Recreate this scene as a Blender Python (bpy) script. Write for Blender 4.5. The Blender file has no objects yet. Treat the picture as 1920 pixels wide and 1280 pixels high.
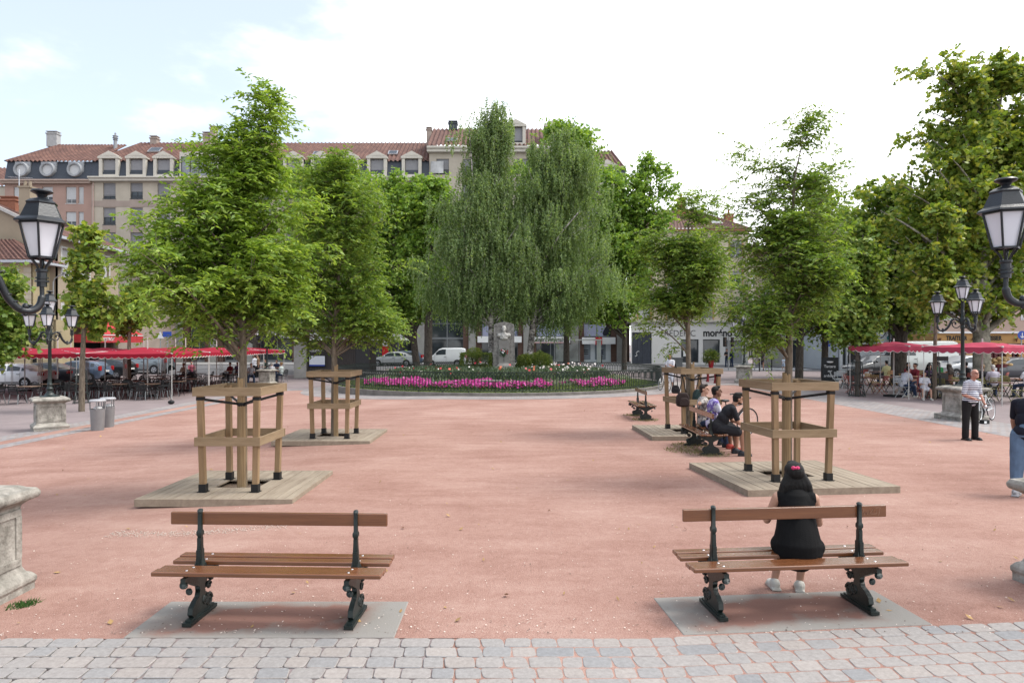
import bpy, bmesh, math, random
import numpy as np
from mathutils import Vector, Matrix, noise as mnoise

# ------------------------------------------------------------------ camera, sky, sun, exposure
SC = bpy.context.scene
COL = SC.collection
F_PX, CX, HOR, CAM_H = 1300.0, 960.0, 643.0, 2.3
cam_d = bpy.data.cameras.new("camera")
cam_d.sensor_width = 36.0
cam_d.lens = F_PX / 1920.0 * 36.0
cam_d.shift_y = (HOR - 640.0) / 1920.0
cam_d.clip_end = 3000.0
cam = bpy.data.objects.new("camera", cam_d)
cam.location = (0, 0, CAM_H)
cam.rotation_euler = (math.radians(90), 0, 0)
COL.objects.link(cam)
SC.camera = cam

SUN_EL, SUN_AZ = math.radians(58), math.radians(84)      # azimuth clockwise from +Y
world = bpy.data.worlds.new("World")
SC.world = world
world.use_nodes = True
wt = world.node_tree
wt.nodes.clear()
def wn(t, **k):
    n = wt.nodes.new(t)
    for a, b in k.items(): setattr(n, a, b)
    return n
w_out = wn('ShaderNodeOutputWorld'); w_bg = wn('ShaderNodeBackground')
w_bg.inputs['Strength'].default_value = 0.11
w_sky = wn('ShaderNodeTexSky', sky_type='NISHITA', sun_disc=False, sun_elevation=SUN_EL, sun_rotation=SUN_AZ)
w_sky.dust_density = 2.0
w_tc = wn('ShaderNodeTexCoord'); w_sep = wn('ShaderNodeSeparateXYZ')
w_map = wn('ShaderNodeMapping'); w_map.inputs['Scale'].default_value = (1.0, 1.0, 2.4)
w_ns = wn('ShaderNodeTexNoise'); w_ns.inputs['Scale'].default_value = 3.1; w_ns.inputs['Detail'].default_value = 7.0
w_ns.inputs['Roughness'].default_value = 0.55
def wmath(op, a, b=None, c=None):
    n = wn('ShaderNodeMath', operation=op)
    for i, x in enumerate((a, b, c)):
        if x is None: continue
        if isinstance(x, (int, float)): n.inputs[i].default_value = x
        else: wt.links.new(x, n.inputs[i])
    return n.outputs[0]
wt.links.new(w_tc.outputs['Generated'], w_sep.inputs[0])
wt.links.new(w_tc.outputs['Generated'], w_map.inputs['Vector'])
wt.links.new(w_map.outputs[0], w_ns.inputs['Vector'])
# the cloud deck is solid to the south-east and thins to open blue toward the north-west
bias = wmath('MULTIPLY_ADD', w_sep.outputs['X'], 0.62, 0.64)
dens = wmath('MULTIPLY_ADD', w_ns.outputs['Fac'], 1.25, -0.62)
dens = wmath('ADD', dens, bias)
ramp = wn('ShaderNodeMapRange', interpolation_type='SMOOTHSTEP')
ramp.inputs['From Min'].default_value = 0.38; ramp.inputs['From Max'].default_value = 0.76
ramp.inputs['To Min'].default_value = 0.23
wt.links.new(dens, ramp.inputs['Value'])
w_mix = wn('ShaderNodeMixRGB')
w_mix.inputs['Color2'].default_value = (9.6, 9.7, 9.9, 1)
wt.links.new(ramp.outputs[0], w_mix.inputs['Fac'])
wt.links.new(w_sky.outputs[0], w_mix.inputs['Color1'])
wt.links.new(w_mix.outputs[0], w_bg.inputs['Color'])
wt.links.new(w_bg.outputs[0], w_out.inputs['Surface'])

sun_d = bpy.data.lights.new("sun", 'SUN')
sun_d.energy = 1.7
sun_d.angle = math.radians(18)
sun_d.color = (1.0, 0.96, 0.9)
sun = bpy.data.objects.new("sun", sun_d)
sdir = Vector((math.sin(SUN_AZ) * math.cos(SUN_EL), math.cos(SUN_AZ) * math.cos(SUN_EL), math.sin(SUN_EL)))
sun.rotation_euler = sdir.to_track_quat('Z', 'Y').to_euler()
sun.location = (20, 10, 60)
COL.objects.link(sun)

SC.render.engine = 'CYCLES'
SC.view_settings.view_transform = 'Standard'
SC.view_settings.look = 'None'
SC.view_settings.exposure = 1.08
SC.view_settings.gamma = 1.0
SC.view_settings.use_curve_mapping = False
SC.cycles.use_denoising = True
SC.cycles.max_bounces = 9
SC.cycles.diffuse_bounces = 5
SC.cycles.glossy_bounces = 3
SC.cycles.transmission_bounces = 7
SC.cycles.transparent_max_bounces = 6
SC.cycles.caustics_reflective = False
SC.cycles.caustics_refractive = False

# ------------------------------------------------------------------ helpers
PI = math.pi
def gz(x, y=20.0):
    """the square falls gently toward its west side and evens out again at the street"""
    return -0.4 * min(1.0, max(0.0, (-x - 3.0) / 12.0)) * min(1.0, max(0.0, (64.0 - y) / 14.0))
def G(px, py, dz=0.0):
    """point of the ground (plus dz) seen at a photo pixel"""
    z = dz
    for _ in range(12):
        d = F_PX * (CAM_H - z) / (py - HOR)
        x = (px - CX) * d / F_PX
        z = gz(x, d) + dz
    return Vector((x, d, z))
def W(px, py, d):
    return Vector(((px - CX) * d / F_PX, d, CAM_H - (py - HOR) * d / F_PX))
def X(px, d): return (px - CX) * d / F_PX
def Z(py, d): return CAM_H - (py - HOR) * d / F_PX

class MB:
    def __init__(s): s.v = []; s.f = []
    def add(s, v, f):
        n = len(s.v)
        s.v.extend(tuple(p) for p in v)
        s.f.extend(tuple(i + n for i in q) for q in f)
        return s
    def box(s, c, d, rz=0.0, M=None):
        hx, hy, hz = d[0] / 2, d[1] / 2, d[2] / 2
        vs = [Vector((x, y, z)) for x in (-hx, hx) for y in (-hy, hy) for z in (-hz, hz)]
        R = M if M is not None else Matrix.Rotation(rz, 3, 'Z')
        c = Vector(c)
        return s.add([R @ p + c for p in vs],
                     [(0, 1, 3, 2), (4, 6, 7, 5), (0, 4, 5, 1), (2, 3, 7, 6), (0, 2, 6, 4), (1, 5, 7, 3)])
    def bx(s, x0, x1, y0, y1, z0, z1):
        return s.box(((x0 + x1) / 2, (y0 + y1) / 2, (z0 + z1) / 2), (abs(x1 - x0), abs(y1 - y0), abs(z1 - z0)))
    def bar(s, a, b, w, h, up=(0, 0, 1)):
        a, b = Vector(a), Vector(b)
        d = (b - a).normalized(); u = Vector(up)
        if abs(d.dot(u)) > 0.98: u = Vector((0, 1, 0))
        r = d.cross(u).normalized(); u = r.cross(d)
        M = Matrix((r, d, u)).transposed()
        return s.box((a + b) / 2, (w, (b - a).length, h), M=M)
    def tube(s, pts, r, seg=6, cap=True, closed=False):
        pts = [Vector(p) for p in pts]; n = len(pts)
        rr = r if isinstance(r, (list, tuple)) else [r] * n
        vs = []; prev = None
        for i, p in enumerate(pts):
            if closed: t = pts[(i + 1) % n] - pts[i - 1]
            else: t = pts[min(i + 1, n - 1)] - pts[max(i - 1, 0)]
            t = t.normalized() if t.length > 1e-9 else Vector((0, 0, 1))
            if prev is None:
                a = Vector((1, 0, 0)) if abs(t.x) < 0.8 else Vector((0, 1, 0))
                u = t.cross(a).normalized()
            else:
                u = prev - t * prev.dot(t)
                u = u.normalized() if u.length > 1e-6 else t.orthogonal().normalized()
            prev = u; w = t.cross(u)
            for k in range(seg):
                an = 2 * PI * k / seg
                vs.append(p + (u * math.cos(an) + w * math.sin(an)) * rr[i])
        fs = []
        for i in range(n if closed else n - 1):
            j = (i + 1) % n
            for k in range(seg):
                fs.append((i * seg + k, i * seg + (k + 1) % seg, j * seg + (k + 1) % seg, j * seg + k))
        if cap and not closed:
            fs.append(tuple(range(seg - 1, -1, -1))); fs.append(tuple((n - 1) * seg + k for k in range(seg)))
        return s.add(vs, fs)
    def lathe(s, prof, c=(0, 0, 0), seg=20, ph=0.0, cap=True, M=None):
        c = Vector(c); vs = []; n = len(prof)
        for r, z in prof:
            for k in range(seg):
                a = ph + 2 * PI * k / seg
                p = Vector((r * math.cos(a), r * math.sin(a), z))
                vs.append((M @ p if M is not None else p) + c)
        fs = [(i * seg + k, i * seg + (k + 1) % seg, (i + 1) * seg + (k + 1) % seg, (i + 1) * seg + k)
              for i in range(n - 1) for k in range(seg)]
        if cap:
            fs.append(tuple(range(seg - 1, -1, -1))); fs.append(tuple((n - 1) * seg + k for k in range(seg)))
        return s.add(vs, fs)
    def ell(s, c, r, seg=12, rings=8, M=None):
        c = Vector(c); vs = []; 
        for i in range(1, rings):
            th = PI * i / rings
            for k in range(seg):
                a = 2 * PI * k / seg
                vs.append(Vector((r[0] * math.sin(th) * math.cos(a), r[1] * math.sin(th) * math.sin(a), r[2] * math.cos(th))))
        vs.append(Vector((0, 0, r[2]))); vs.append(Vector((0, 0, -r[2])))
        if M is not None: vs = [M @ p for p in vs]
        t, b = len(vs) - 2, len(vs) - 1
        fs = [(i * seg + k, (i + 1) * seg + k, (i + 1) * seg + (k + 1) % seg, i * seg + (k + 1) % seg)
              for i in range(rings - 2) for k in range(seg)]
        fs += [(t, k, (k + 1) % seg) for k in range(seg)]
        fs += [(b, (rings - 2) * seg + (k + 1) % seg, (rings - 2) * seg + k) for k in range(seg)]
        return s.add([p + c for p in vs], fs)
    def cap(s, a, b, ra, rb, seg=10):
        a, b = Vector(a), Vector(b)
        s.ell(a, (ra,) * 3, seg, 7); s.ell(b, (rb,) * 3, seg, 7)
        if (b - a).length > 1e-5: s.tube([a, b], [ra, rb], seg)
        return s
    def prism(s, poly, t0, t1, axis='x'):
        """2-D outline in the two other axes, extruded along axis from t0 to t1"""
        n = len(poly)
        mk = {'x': lambda u, v, t: (t, u, v), 'y': lambda u, v, t: (u, t, v), 'z': lambda u, v, t: (u, v, t)}[axis]
        vs = [mk(u, v, t0) for u, v in poly] + [mk(u, v, t1) for u, v in poly]
        fs = [(i, (i + 1) % n, n + (i + 1) % n, n + i) for i in range(n)]
        fs.append(tuple(range(n - 1, -1, -1))); fs.append(tuple(range(n, 2 * n)))
        return s.add(vs, fs)
    def quad(s, a, b, c, d): return s.add([a, b, c, d], [(0, 1, 2, 3)])
    def wall(s, x0, x1, z0, z1, y, holes, reveal=0.2, back=None):
        """a facade in the plane y (facing -Y) with real openings and their reveals"""
        xs = sorted({x0, x1, *[min(max(h[i], x0), x1) for h in holes for i in (0, 1)]})
        zs = sorted({z0, z1, *[min(max(h[i], z0), z1) for h in holes for i in (2, 3)]})
        for i in range(len(xs) - 1):
            for j in range(len(zs) - 1):
                cx, cz = (xs[i] + xs[i + 1]) / 2, (zs[j] + zs[j + 1]) / 2
                if any(h[0] < cx < h[1] and h[2] < cz < h[3] for h in holes): continue
                s.quad((xs[i], y, zs[j]), (xs[i + 1], y, zs[j]), (xs[i + 1], y, zs[j + 1]), (xs[i], y, zs[j + 1]))
        for a, b, c, d in [h[:4] for h in holes]:
            r = y + reveal
            s.quad((a, y, c), (a, r, c), (b, r, c), (b, y, c)); s.quad((a, y, d), (b, y, d), (b, r, d), (a, r, d))
            s.quad((a, y, c), (a, y, d), (a, r, d), (a, r, c)); s.quad((b, y, c), (b, r, c), (b, r, d), (b, y, d))
        return s
    def mesh(s, name):
        me = bpy.data.meshes.new(name)
        me.from_pydata(s.v, [], s.f); me.update()
        return me
    def build(s, name, mat, parent=None, smooth=None, bevel=0.0, seg=2, loc=None, rz=None, fix=True):
        me = s.mesh(name)
        if fix:
            bm = bmesh.new(); bm.from_mesh(me); bmesh.ops.recalc_face_normals(bm, faces=bm.faces); bm.to_mesh(me); bm.free()
        return obj(name, me, mat, parent, smooth, bevel, seg, loc, rz)

def obj(name, me, mat, parent=None, smooth=None, bevel=0.0, seg=2, loc=None, rz=None):
    if mat is not None: me.materials.append(mat)
    if smooth is not None and len(me.polygons):
        me.polygons.foreach_set('use_smooth', [True] * len(me.polygons))
        if smooth < 179: me.set_sharp_from_angle(angle=math.radians(smooth))
    o = bpy.data.objects.new(name, me)
    COL.objects.link(o)
    if parent is not None: o.parent = parent
    if loc is not None: o.location = loc
    if rz is not None: o.rotation_euler = (0, 0, rz)
    if bevel > 0:
        m = o.modifiers.new('bevel', 'BEVEL'); m.width = bevel; m.segments = seg; m.limit_method = 'ANGLE'
    return o
def tag(o, label=None, cat=None, group=None, kind=None):
    if label: o['label'] = label
    if cat: o['category'] = cat
    if group: o['group'] = group
    if kind: o['kind'] = kind
    return o
def thing(name, label, cat, loc=(0, 0, 0), rz=0.0, group=None):
    o = bpy.data.objects.new(name, None)
    o.empty_display_size = 0.2
    COL.objects.link(o)
    o.location = loc; o.rotation_euler = (0, 0, rz)
    return tag(o, label, cat, group)
def dup(o, loc=None, rz=None, label=None, parent=None, group=None, kids=None):
    c = o.copy(); COL.objects.link(c)
    if parent is not None: c.parent = parent
    if loc is not None: c.location = loc
    if rz is not None: c.rotation_euler = (0, 0, rz)
    if label: c['label'] = label
    if group: c['group'] = group
    for ch in list(o.children): dup(ch, parent=c)
    return c
def struct(name, mb, mat, kind='structure', **k):
    o = mb.build(name, mat, **k) if isinstance(mb, MB) else mb
    o['kind'] = kind
    return o

# ------------------------------------------------------------------ materials
MAT = {}
def node_mat(name):
    m = bpy.data.materials.new(name); m.use_nodes = True
    nt = m.node_tree; nt.nodes.clear()
    out = nt.nodes.new('ShaderNodeOutputMaterial'); b = nt.nodes.new('ShaderNodeBsdfPrincipled')
    nt.links.new(b.outputs[0], out.inputs['Surface'])
    MAT[name] = m
    return m, nt, b, out
def nd(nt, t, **k):
    n = nt.nodes.new(t)
    for a, v in k.items():
        if a in n.inputs: n.inputs[a].default_value = v
        else: setattr(n, a, v)
    return n
def lk(nt, a, b): nt.links.new(a, b)
def ramp_node(nt, src, stops):
    r = nt.nodes.new('ShaderNodeValToRGB')
    el = r.color_ramp.elements
    while len(el) < len(stops): el.new(0.5)
    for e, (p, c) in zip(el, stops): e.position = p; e.color = (*c, 1)
    lk(nt, src, r.inputs[0])
    return r
def mul(c, k): return tuple(min(1.0, x * k) for x in c)
def M(name, col, rough=0.7, var=0.12, scale=3.0, bump=0.0, bscale=60.0, metal=0.0, spec=0.35, col2=None, stretch=(1, 1, 1), detail=6.0, coat=0.0):
    """a surface of one colour with its own unevenness"""
    if name in MAT: return MAT[name]
    m, nt, b, out = node_mat(name)
    tc = nd(nt, 'ShaderNodeTexCoord'); mp = nd(nt, 'ShaderNodeMapping'); mp.inputs['Scale'].default_value = stretch
    lk(nt, tc.outputs['Object'], mp.inputs['Vector'])
    n = nd(nt, 'ShaderNodeTexNoise', Scale=scale, Detail=detail, Roughness=0.62); lk(nt, mp.outputs[0], n.inputs['Vector'])
    c2 = col2 if col2 else mul(col, 1 + var)
    r = ramp_node(nt, n.outputs['Fac'], [(0.32, mul(col, 1 - var)), (0.68, c2)])
    lk(nt, r.outputs[0], b.inputs['Base Color'])
    b.inputs['Roughness'].default_value = rough; b.inputs['Metallic'].default_value = metal
    b.inputs['Specular IOR Level'].default_value = spec; b.inputs['Coat Weight'].default_value = coat
    if bump > 0:
        n2 = nd(nt, 'ShaderNodeTexNoise', Scale=bscale, Detail=5.0); lk(nt, mp.outputs[0], n2.inputs['Vector'])
        bp = nd(nt, 'ShaderNodeBump', Strength=bump, Distance=0.02); lk(nt, n2.outputs['Fac'], bp.inputs['Height'])
        lk(nt, bp.outputs[0], b.inputs['Normal'])
    return m
def glass(name, col, rough=0.06):
    """window glass over a dark room: mirrors the sky, shows the room's own tone"""
    if name in MAT: return MAT[name]
    m, nt, b, out = node_mat(name)
    tc = nd(nt, 'ShaderNodeTexCoord'); n = nd(nt, 'ShaderNodeTexNoise', Scale=0.8, Detail=3.0); lk(nt, tc.outputs['Object'], n.inputs['Vector'])
    r = ramp_node(nt, n.outputs['Fac'], [(0.35, mul(col, 0.6)), (0.65, mul(col, 1.5))]); lk(nt, r.outputs[0], b.inputs['Base Color'])
    b.inputs['Roughness'].default_value = rough; b.inputs['Specular IOR Level'].default_value = 0.6
    return m
def leaf_mat(name, dark, mid, light, trans=0.35):
    if name in MAT: return MAT[name]
    m, nt, b, out = node_mat(name)
    k = 1.55 if trans >= 0.42 else 1.0      # half of the light goes through a tree leaf
    g = nd(nt, 'ShaderNodeNewGeometry')
    r = ramp_node(nt, g.outputs['Random Per Island'], [(0.0, mul(dark, k)), (0.55, mul(mid, k)), (0.97, mul(light, k))])
    lk(nt, r.outputs[0], b.inputs['Base Color'])
    b.inputs['Roughness'].default_value = 0.5; b.inputs['Specular IOR Level'].default_value = 0.35
    t = nd(nt, 'ShaderNodeBsdfTranslucent'); mx = nd(nt, 'ShaderNodeMixRGB', blend_type='MULTIPLY'); mx.inputs[0].default_value = 1.0
    mx.inputs['Color2'].default_value = (1.25, 1.2, 0.5, 1)
    lk(nt, r.outputs[0], mx.inputs['Color1']); lk(nt, mx.outputs[0], t.inputs['Color'])
    ms = nd(nt, 'ShaderNodeMixShader'); ms.inputs[0].default_value = trans
    lk(nt, b.outputs[0], ms.inputs[1]); lk(nt, t.outputs[0], ms.inputs[2]); lk(nt, ms.outputs[0], out.inputs['Surface'])
    return m
def wood_mat(name, c1, c2, grain=(2, 2, 40), rough=0.6, spec=0.3, coat=0.0):
    m, nt, b, out = node_mat(name)
    tc = nd(nt, 'ShaderNodeTexCoord'); mp = nd(nt, 'ShaderNodeMapping'); mp.inputs['Scale'].default_value = grain
    lk(nt, tc.outputs['Object'], mp.inputs['Vector'])
    n = nd(nt, 'ShaderNodeTexNoise', Scale=1.0, Detail=8.0, Roughness=0.65, Distortion=0.6); lk(nt, mp.outputs[0], n.inputs['Vector'])
    n2 = nd(nt, 'ShaderNodeTexNoise', Scale=1.3, Detail=3.0); lk(nt, tc.outputs['Object'], n2.inputs['Vector'])
    ad = nd(nt, 'ShaderNodeMath', operation='MULTIPLY_ADD'); lk(nt, n2.outputs['Fac'], ad.inputs[0]); ad.inputs[1].default_value = 0.5
    lk(nt, n.outputs['Fac'], ad.inputs[2])
    r = ramp_node(nt, ad.outputs[0], [(0.5, c1), (1.0, c2)]); lk(nt, r.outputs[0], b.inputs['Base Color'])
    bp = nd(nt, 'ShaderNodeBump', Strength=0.25, Distance=0.004); lk(nt, n.outputs['Fac'], bp.inputs['Height']); lk(nt, bp.outputs[0], b.inputs['Normal'])
    b.inputs['Roughness'].default_value = rough; b.inputs['Specular IOR Level'].default_value = spec; b.inputs['Coat Weight'].default_value = coat
    b.inputs['Coat Roughness'].default_value = 0.25
    return m

# text as flat raised lettering
def text(body, x, y, z, size, mat, parent=None, name='lettering', align='LEFT', depth=0.012, bold=0.0, sx=1.0, rx=90.0, rz=0.0):
    cu = bpy.data.curves.new(name, 'FONT'); cu.body = body; cu.size = size; cu.extrude = depth; cu.offset = bold; cu.align_x = align
    t = bpy.data.objects.new(name, cu); COL.objects.link(t)
    dg = bpy.context.evaluated_depsgraph_get()
    me = bpy.data.meshes.new_from_object(t.evaluated_get(dg)); me.name = name
    bpy.data.objects.remove(t); bpy.data.curves.remove(cu)
    me.materials.clear()
    o = obj(name, me, mat, parent)
    o.location = (x, y, z); o.rotation_euler = (math.radians(rx), 0, rz); o.scale = (sx, 1, 1)
    return o

white_paint = M('white_paint', (0.62, 0.63, 0.64), 0.55, 0.06)
black_paint = M('black_paint', (0.008, 0.0085, 0.0095), 0.5, 0.2)
grey_metal = M('grey_metal', (0.30, 0.31, 0.32), 0.45, 0.1, metal=0.3)
steel = M('steel', (0.55, 0.56, 0.58), 0.35, 0.1, metal=0.8)
iron_green = M('iron_green', (0.006, 0.013, 0.012), 0.45, 0.3, 6.0, bump=0.15, bscale=50, spec=0.5)
lamp_iron = M('lamp_iron', (0.008, 0.011, 0.015), 0.38, 0.3, 6.0, bump=0.1, bscale=60, spec=0.5)
lamp_glass = M('lamp_opal_glass', (0.66, 0.67, 0.72), 0.25, 0.04, spec=0.5)
dark_glass = glass('dark_glass', (0.035, 0.042, 0.048))
# ------------------------------------------------------------------ the square: ground sheets
def ground_mats():
    # red crushed-stone court
    m, nt, b, out = node_mat('red_sand')
    tc = nd(nt, 'ShaderNodeTexCoord')
    n1 = nd(nt, 'ShaderNodeTexNoise', Scale=0.30, Detail=9.0, Roughness=0.68); n2 = nd(nt, 'ShaderNodeTexNoise', Scale=9.0, Detail=8.0, Roughness=0.7)
    n3 = nd(nt, 'ShaderNodeTexNoise', Scale=110.0, Detail=3.0)
    mp = nd(nt, 'ShaderNodeMapping'); mp.inputs['Scale'].default_value = (0.5, 2.2, 1); lk(nt, tc.outputs['Object'], mp.inputs[0])
    n4 = nd(nt, 'ShaderNodeTexNoise', Scale=1.4, Detail=6.0); lk(nt, mp.outputs[0], n4.inputs['Vector'])
    for n in (n1, n2, n3): lk(nt, tc.outputs['Object'], n.inputs['Vector'])
    a = nd(nt, 'ShaderNodeMath', operation='MULTIPLY_ADD'); lk(nt, n2.outputs['Fac'], a.inputs[0]); a.inputs[1].default_value = 0.45; lk(nt, n1.outputs['Fac'], a.inputs[2])
    a2 = nd(nt, 'ShaderNodeMath', operation='MULTIPLY_ADD'); lk(nt, n3.outputs['Fac'], a2.inputs[0]); a2.inputs[1].default_value = 0.85; lk(nt, a.outputs[0], a2.inputs[2])
    a3 = nd(nt, 'ShaderNodeMath', operation='MULTIPLY_ADD'); lk(nt, n4.outputs['Fac'], a3.inputs[0]); a3.inputs[1].default_value = 0.4; lk(nt, a2.outputs[0], a3.inputs[2])
    r = ramp_node(nt, a3.outputs[0], [(0.85, (0.212, 0.115, 0.091)), (1.16, (0.300, 0.178, 0.146)), (1.5, (0.40, 0.272, 0.229))])
    r.color_ramp.elements[0].position = 0.30
    r.color_ramp.elements[1].position = 0.50; r.color_ramp.elements[2].position = 0.74
    sc = nd(nt, 'ShaderNodeMath', operation='MULTIPLY_ADD'); lk(nt, a3.outputs[0], sc.inputs[0]); sc.inputs[1].default_value = 0.70; sc.inputs[2].default_value = -0.43
    lk(nt, sc.outputs[0], r.inputs[0])
    v = nd(nt, 'ShaderNodeTexVoronoi', Scale=16.0, Randomness=1.0); lk(nt, tc.outputs['Object'], v.inputs['Vector'])
    gt = nd(nt, 'ShaderNodeMath', operation='LESS_THAN'); lk(nt, v.outputs['Distance'], gt.inputs[0]); gt.inputs[1].default_value = 0.055
    mx = nd(nt, 'ShaderNodeMixRGB'); mx.inputs['Color2'].default_value = (0.46, 0.38, 0.33, 1); lk(nt, gt.outputs[0], mx.inputs[0]); lk(nt, r.outputs[0], mx.inputs['Color1'])
    lk(nt, mx.outputs[0], b.inputs['Base Color'])
    b.inputs['Roughness'].default_value = 0.95; b.inputs['Specular IOR Level'].default_value = 0.1
    bp = nd(nt, 'ShaderNodeBump', Strength=0.8, Distance=0.014); lk(nt, a2.outputs[0], bp.inputs['Height']); lk(nt, bp.outputs[0], b.inputs['Normal'])
    # small setts for the far strips
    m, nt, b, out = node_mat('grey_setts')
    tc = nd(nt, 'ShaderNodeTexCoord'); nz = nd(nt, 'ShaderNodeTexNoise', Scale=5.0, Detail=2.0); lk(nt, tc.outputs['Object'], nz.inputs['Vector'])
    vm = nd(nt, 'ShaderNodeVectorMath', operation='MULTIPLY_ADD'); lk(nt, nz.outputs['Color'], vm.inputs[0]); vm.inputs[1].default_value = (0.05, 0.05, 0); lk(nt, tc.outputs['Object'], vm.inputs[2])
    br = nd(nt, 'ShaderNodeTexBrick', Scale=1.0); br.inputs['Brick Width'].default_value = 0.22; br.inputs['Row Height'].default_value = 0.16
    br.inputs['Mortar Size'].default_value = 0.012; br.inputs['Color1'].default_value = (0.21, 0.21, 0.215, 1); br.inputs['Color2'].default_value = (0.31, 0.295, 0.285, 1)
    br.inputs['Mortar'].default_value = (0.23, 0.155, 0.13, 1); lk(nt, vm.outputs[0], br.inputs['Vector'])
    n = nd(nt, 'ShaderNodeTexNoise', Scale=1.2, Detail=6.0); lk(nt, tc.outputs['Object'], n.inputs['Vector'])
    r = ramp_node(nt, n.outputs['Fac'], [(0.3, (0.75, 0.75, 0.78)), (0.7, (1, 0.97, 0.95))])
    mx = nd(nt, 'ShaderNodeMixRGB', blend_type='MULTIPLY'); mx.inputs[0].default_value = 1; lk(nt, br.outputs['Color'], mx.inputs['Color1']); lk(nt, r.outputs[0], mx.inputs['Color2'])
    lk(nt, mx.outputs[0], b.inputs['Base Color']); b.inputs['Roughness'].default_value = 0.8
    bp = nd(nt, 'ShaderNodeBump', Strength=0.4, Distance=0.01); lk(nt, br.outputs['Fac'], bp.inputs['Height']); bp.invert = True; lk(nt, bp.outputs[0], b.inputs['Normal'])
    # individual foreground setts
    m, nt, b, out = node_mat('cobble_stone')
    g = nd(nt, 'ShaderNodeNewGeometry'); tc = nd(nt, 'ShaderNodeTexCoord')
    r = ramp_node(nt, g.outputs['Random Per Island'], [(0.0, (0.225, 0.228, 0.235)), (0.14, (0.268, 0.262, 0.26)), (0.38, (0.292, 0.274, 0.262)), (0.65, (0.30, 0.28, 0.268)), (0.85, (0.31, 0.28, 0.26)), (0.98, (0.335, 0.305, 0.285))])
    n = nd(nt, 'ShaderNodeTexNoise', Scale=26.0, Detail=9.0, Roughness=0.75); lk(nt, tc.outputs['Object'], n.inputs['Vector'])
    r2 = ramp_node(nt, n.outputs['Fac'], [(0.25, (0.62, 0.60, 0.60)), (0.65, (1.0, 1.0, 1.0))])
    mx = nd(nt, 'ShaderNodeMixRGB', blend_type='MULTIPLY'); mx.inputs[0].default_value = 1; lk(nt, r.outputs[0], mx.inputs['Color1']); lk(nt, r2.outputs[0], mx.inputs['Color2'])
    lk(nt, mx.outputs[0], b.inputs['Base Color']); b.inputs['Roughness'].default_value = 0.6; b.inputs['Specular IOR Level'].default_value = 0.35
    bp = nd(nt, 'ShaderNodeBump', Strength=0.35, Distance=0.006); lk(nt, n.outputs['Fac'], bp.inputs['Height']); lk(nt, bp.outputs[0], b.inputs['Normal'])
    # bench slab: grey exposed concrete half hidden by washed red sand
    m, nt, b, out = node_mat('bench_slab')
    tc = nd(nt, 'ShaderNodeTexCoord'); n = nd(nt, 'ShaderNodeTexNoise', Scale=1.6, Detail=9.0, Roughness=0.62); lk(nt, tc.outputs['Object'], n.inputs['Vector'])
    sp = nd(nt, 'ShaderNodeSeparateXYZ'); lk(nt, tc.outputs['Object'], sp.inputs[0])
    def edge(o, half):
        a = nd(nt, 'ShaderNodeMath', operation='ABSOLUTE'); lk(nt, o, a.inputs[0])
        s_ = nd(nt, 'ShaderNodeMapRange'); lk(nt, a.outputs[0], s_.inputs['Value']); s_.inputs['From Min'].default_value = half * 0.45; s_.inputs['From Max'].default_value = half * 1.0
        return s_.outputs[0]
    ex, ey = edge(sp.outputs['X'], 1.04), edge(sp.outputs['Y'], 0.40)
    mxm = nd(nt, 'ShaderNodeMath', operation='MAXIMUM'); lk(nt, ex, mxm.inputs[0]); lk(nt, ey, mxm.inputs[1])
    ad = nd(nt, 'ShaderNodeMath', operation='MULTIPLY_ADD'); lk(nt, mxm.outputs[0], ad.inputs[0]); ad.inputs[1].default_value = 0.40; lk(nt, n.outputs['Fac'], ad.inputs[2])
    n5 = nd(nt, 'ShaderNodeTexNoise', Scale=120.0, Detail=2.0); lk(nt, tc.outputs['Object'], n5.inputs['Vector'])
    ad2 = nd(nt, 'ShaderNodeMath', operation='MULTIPLY_ADD'); lk(nt, n5.outputs['Fac'], ad2.inputs[0]); ad2.inputs[1].default_value = 0.12; lk(nt, ad.outputs[0], ad2.inputs[2])
    r = ramp_node(nt, ad2.outputs[0], [(0.62, (0.215, 0.118, 0.096)), (0.74, (0.215, 0.175, 0.155)), (0.90, (0.225, 0.213, 0.198))])
    lk(nt, r.outputs[0], b.inputs['Base Color']); b.inputs['Roughness'].default_value = 0.9; b.inputs['Specular IOR Level'].default_value = 0.15
    bp = nd(nt, 'ShaderNodeBump', Strength=0.5, Distance=0.006); lk(nt, n5.outputs['Fac'], bp.inputs['Height']); lk(nt, bp.outputs[0], b.inputs['Normal'])
ground_mats()
asphalt_mauve = M('mauve_asphalt', (0.215, 0.178, 0.178), 0.9, 0.12, 0.8, bump=0.3, bscale=90, spec=0.15)
road_asphalt = M('road_asphalt', (0.14, 0.14, 0.147), 0.9, 0.15, 0.6, bump=0.3, bscale=80, spec=0.15)
pave_grey = M('grey_pavement', (0.30, 0.295, 0.29), 0.85, 0.1, 0.9, bump=0.2, bscale=70, spec=0.2)

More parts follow.
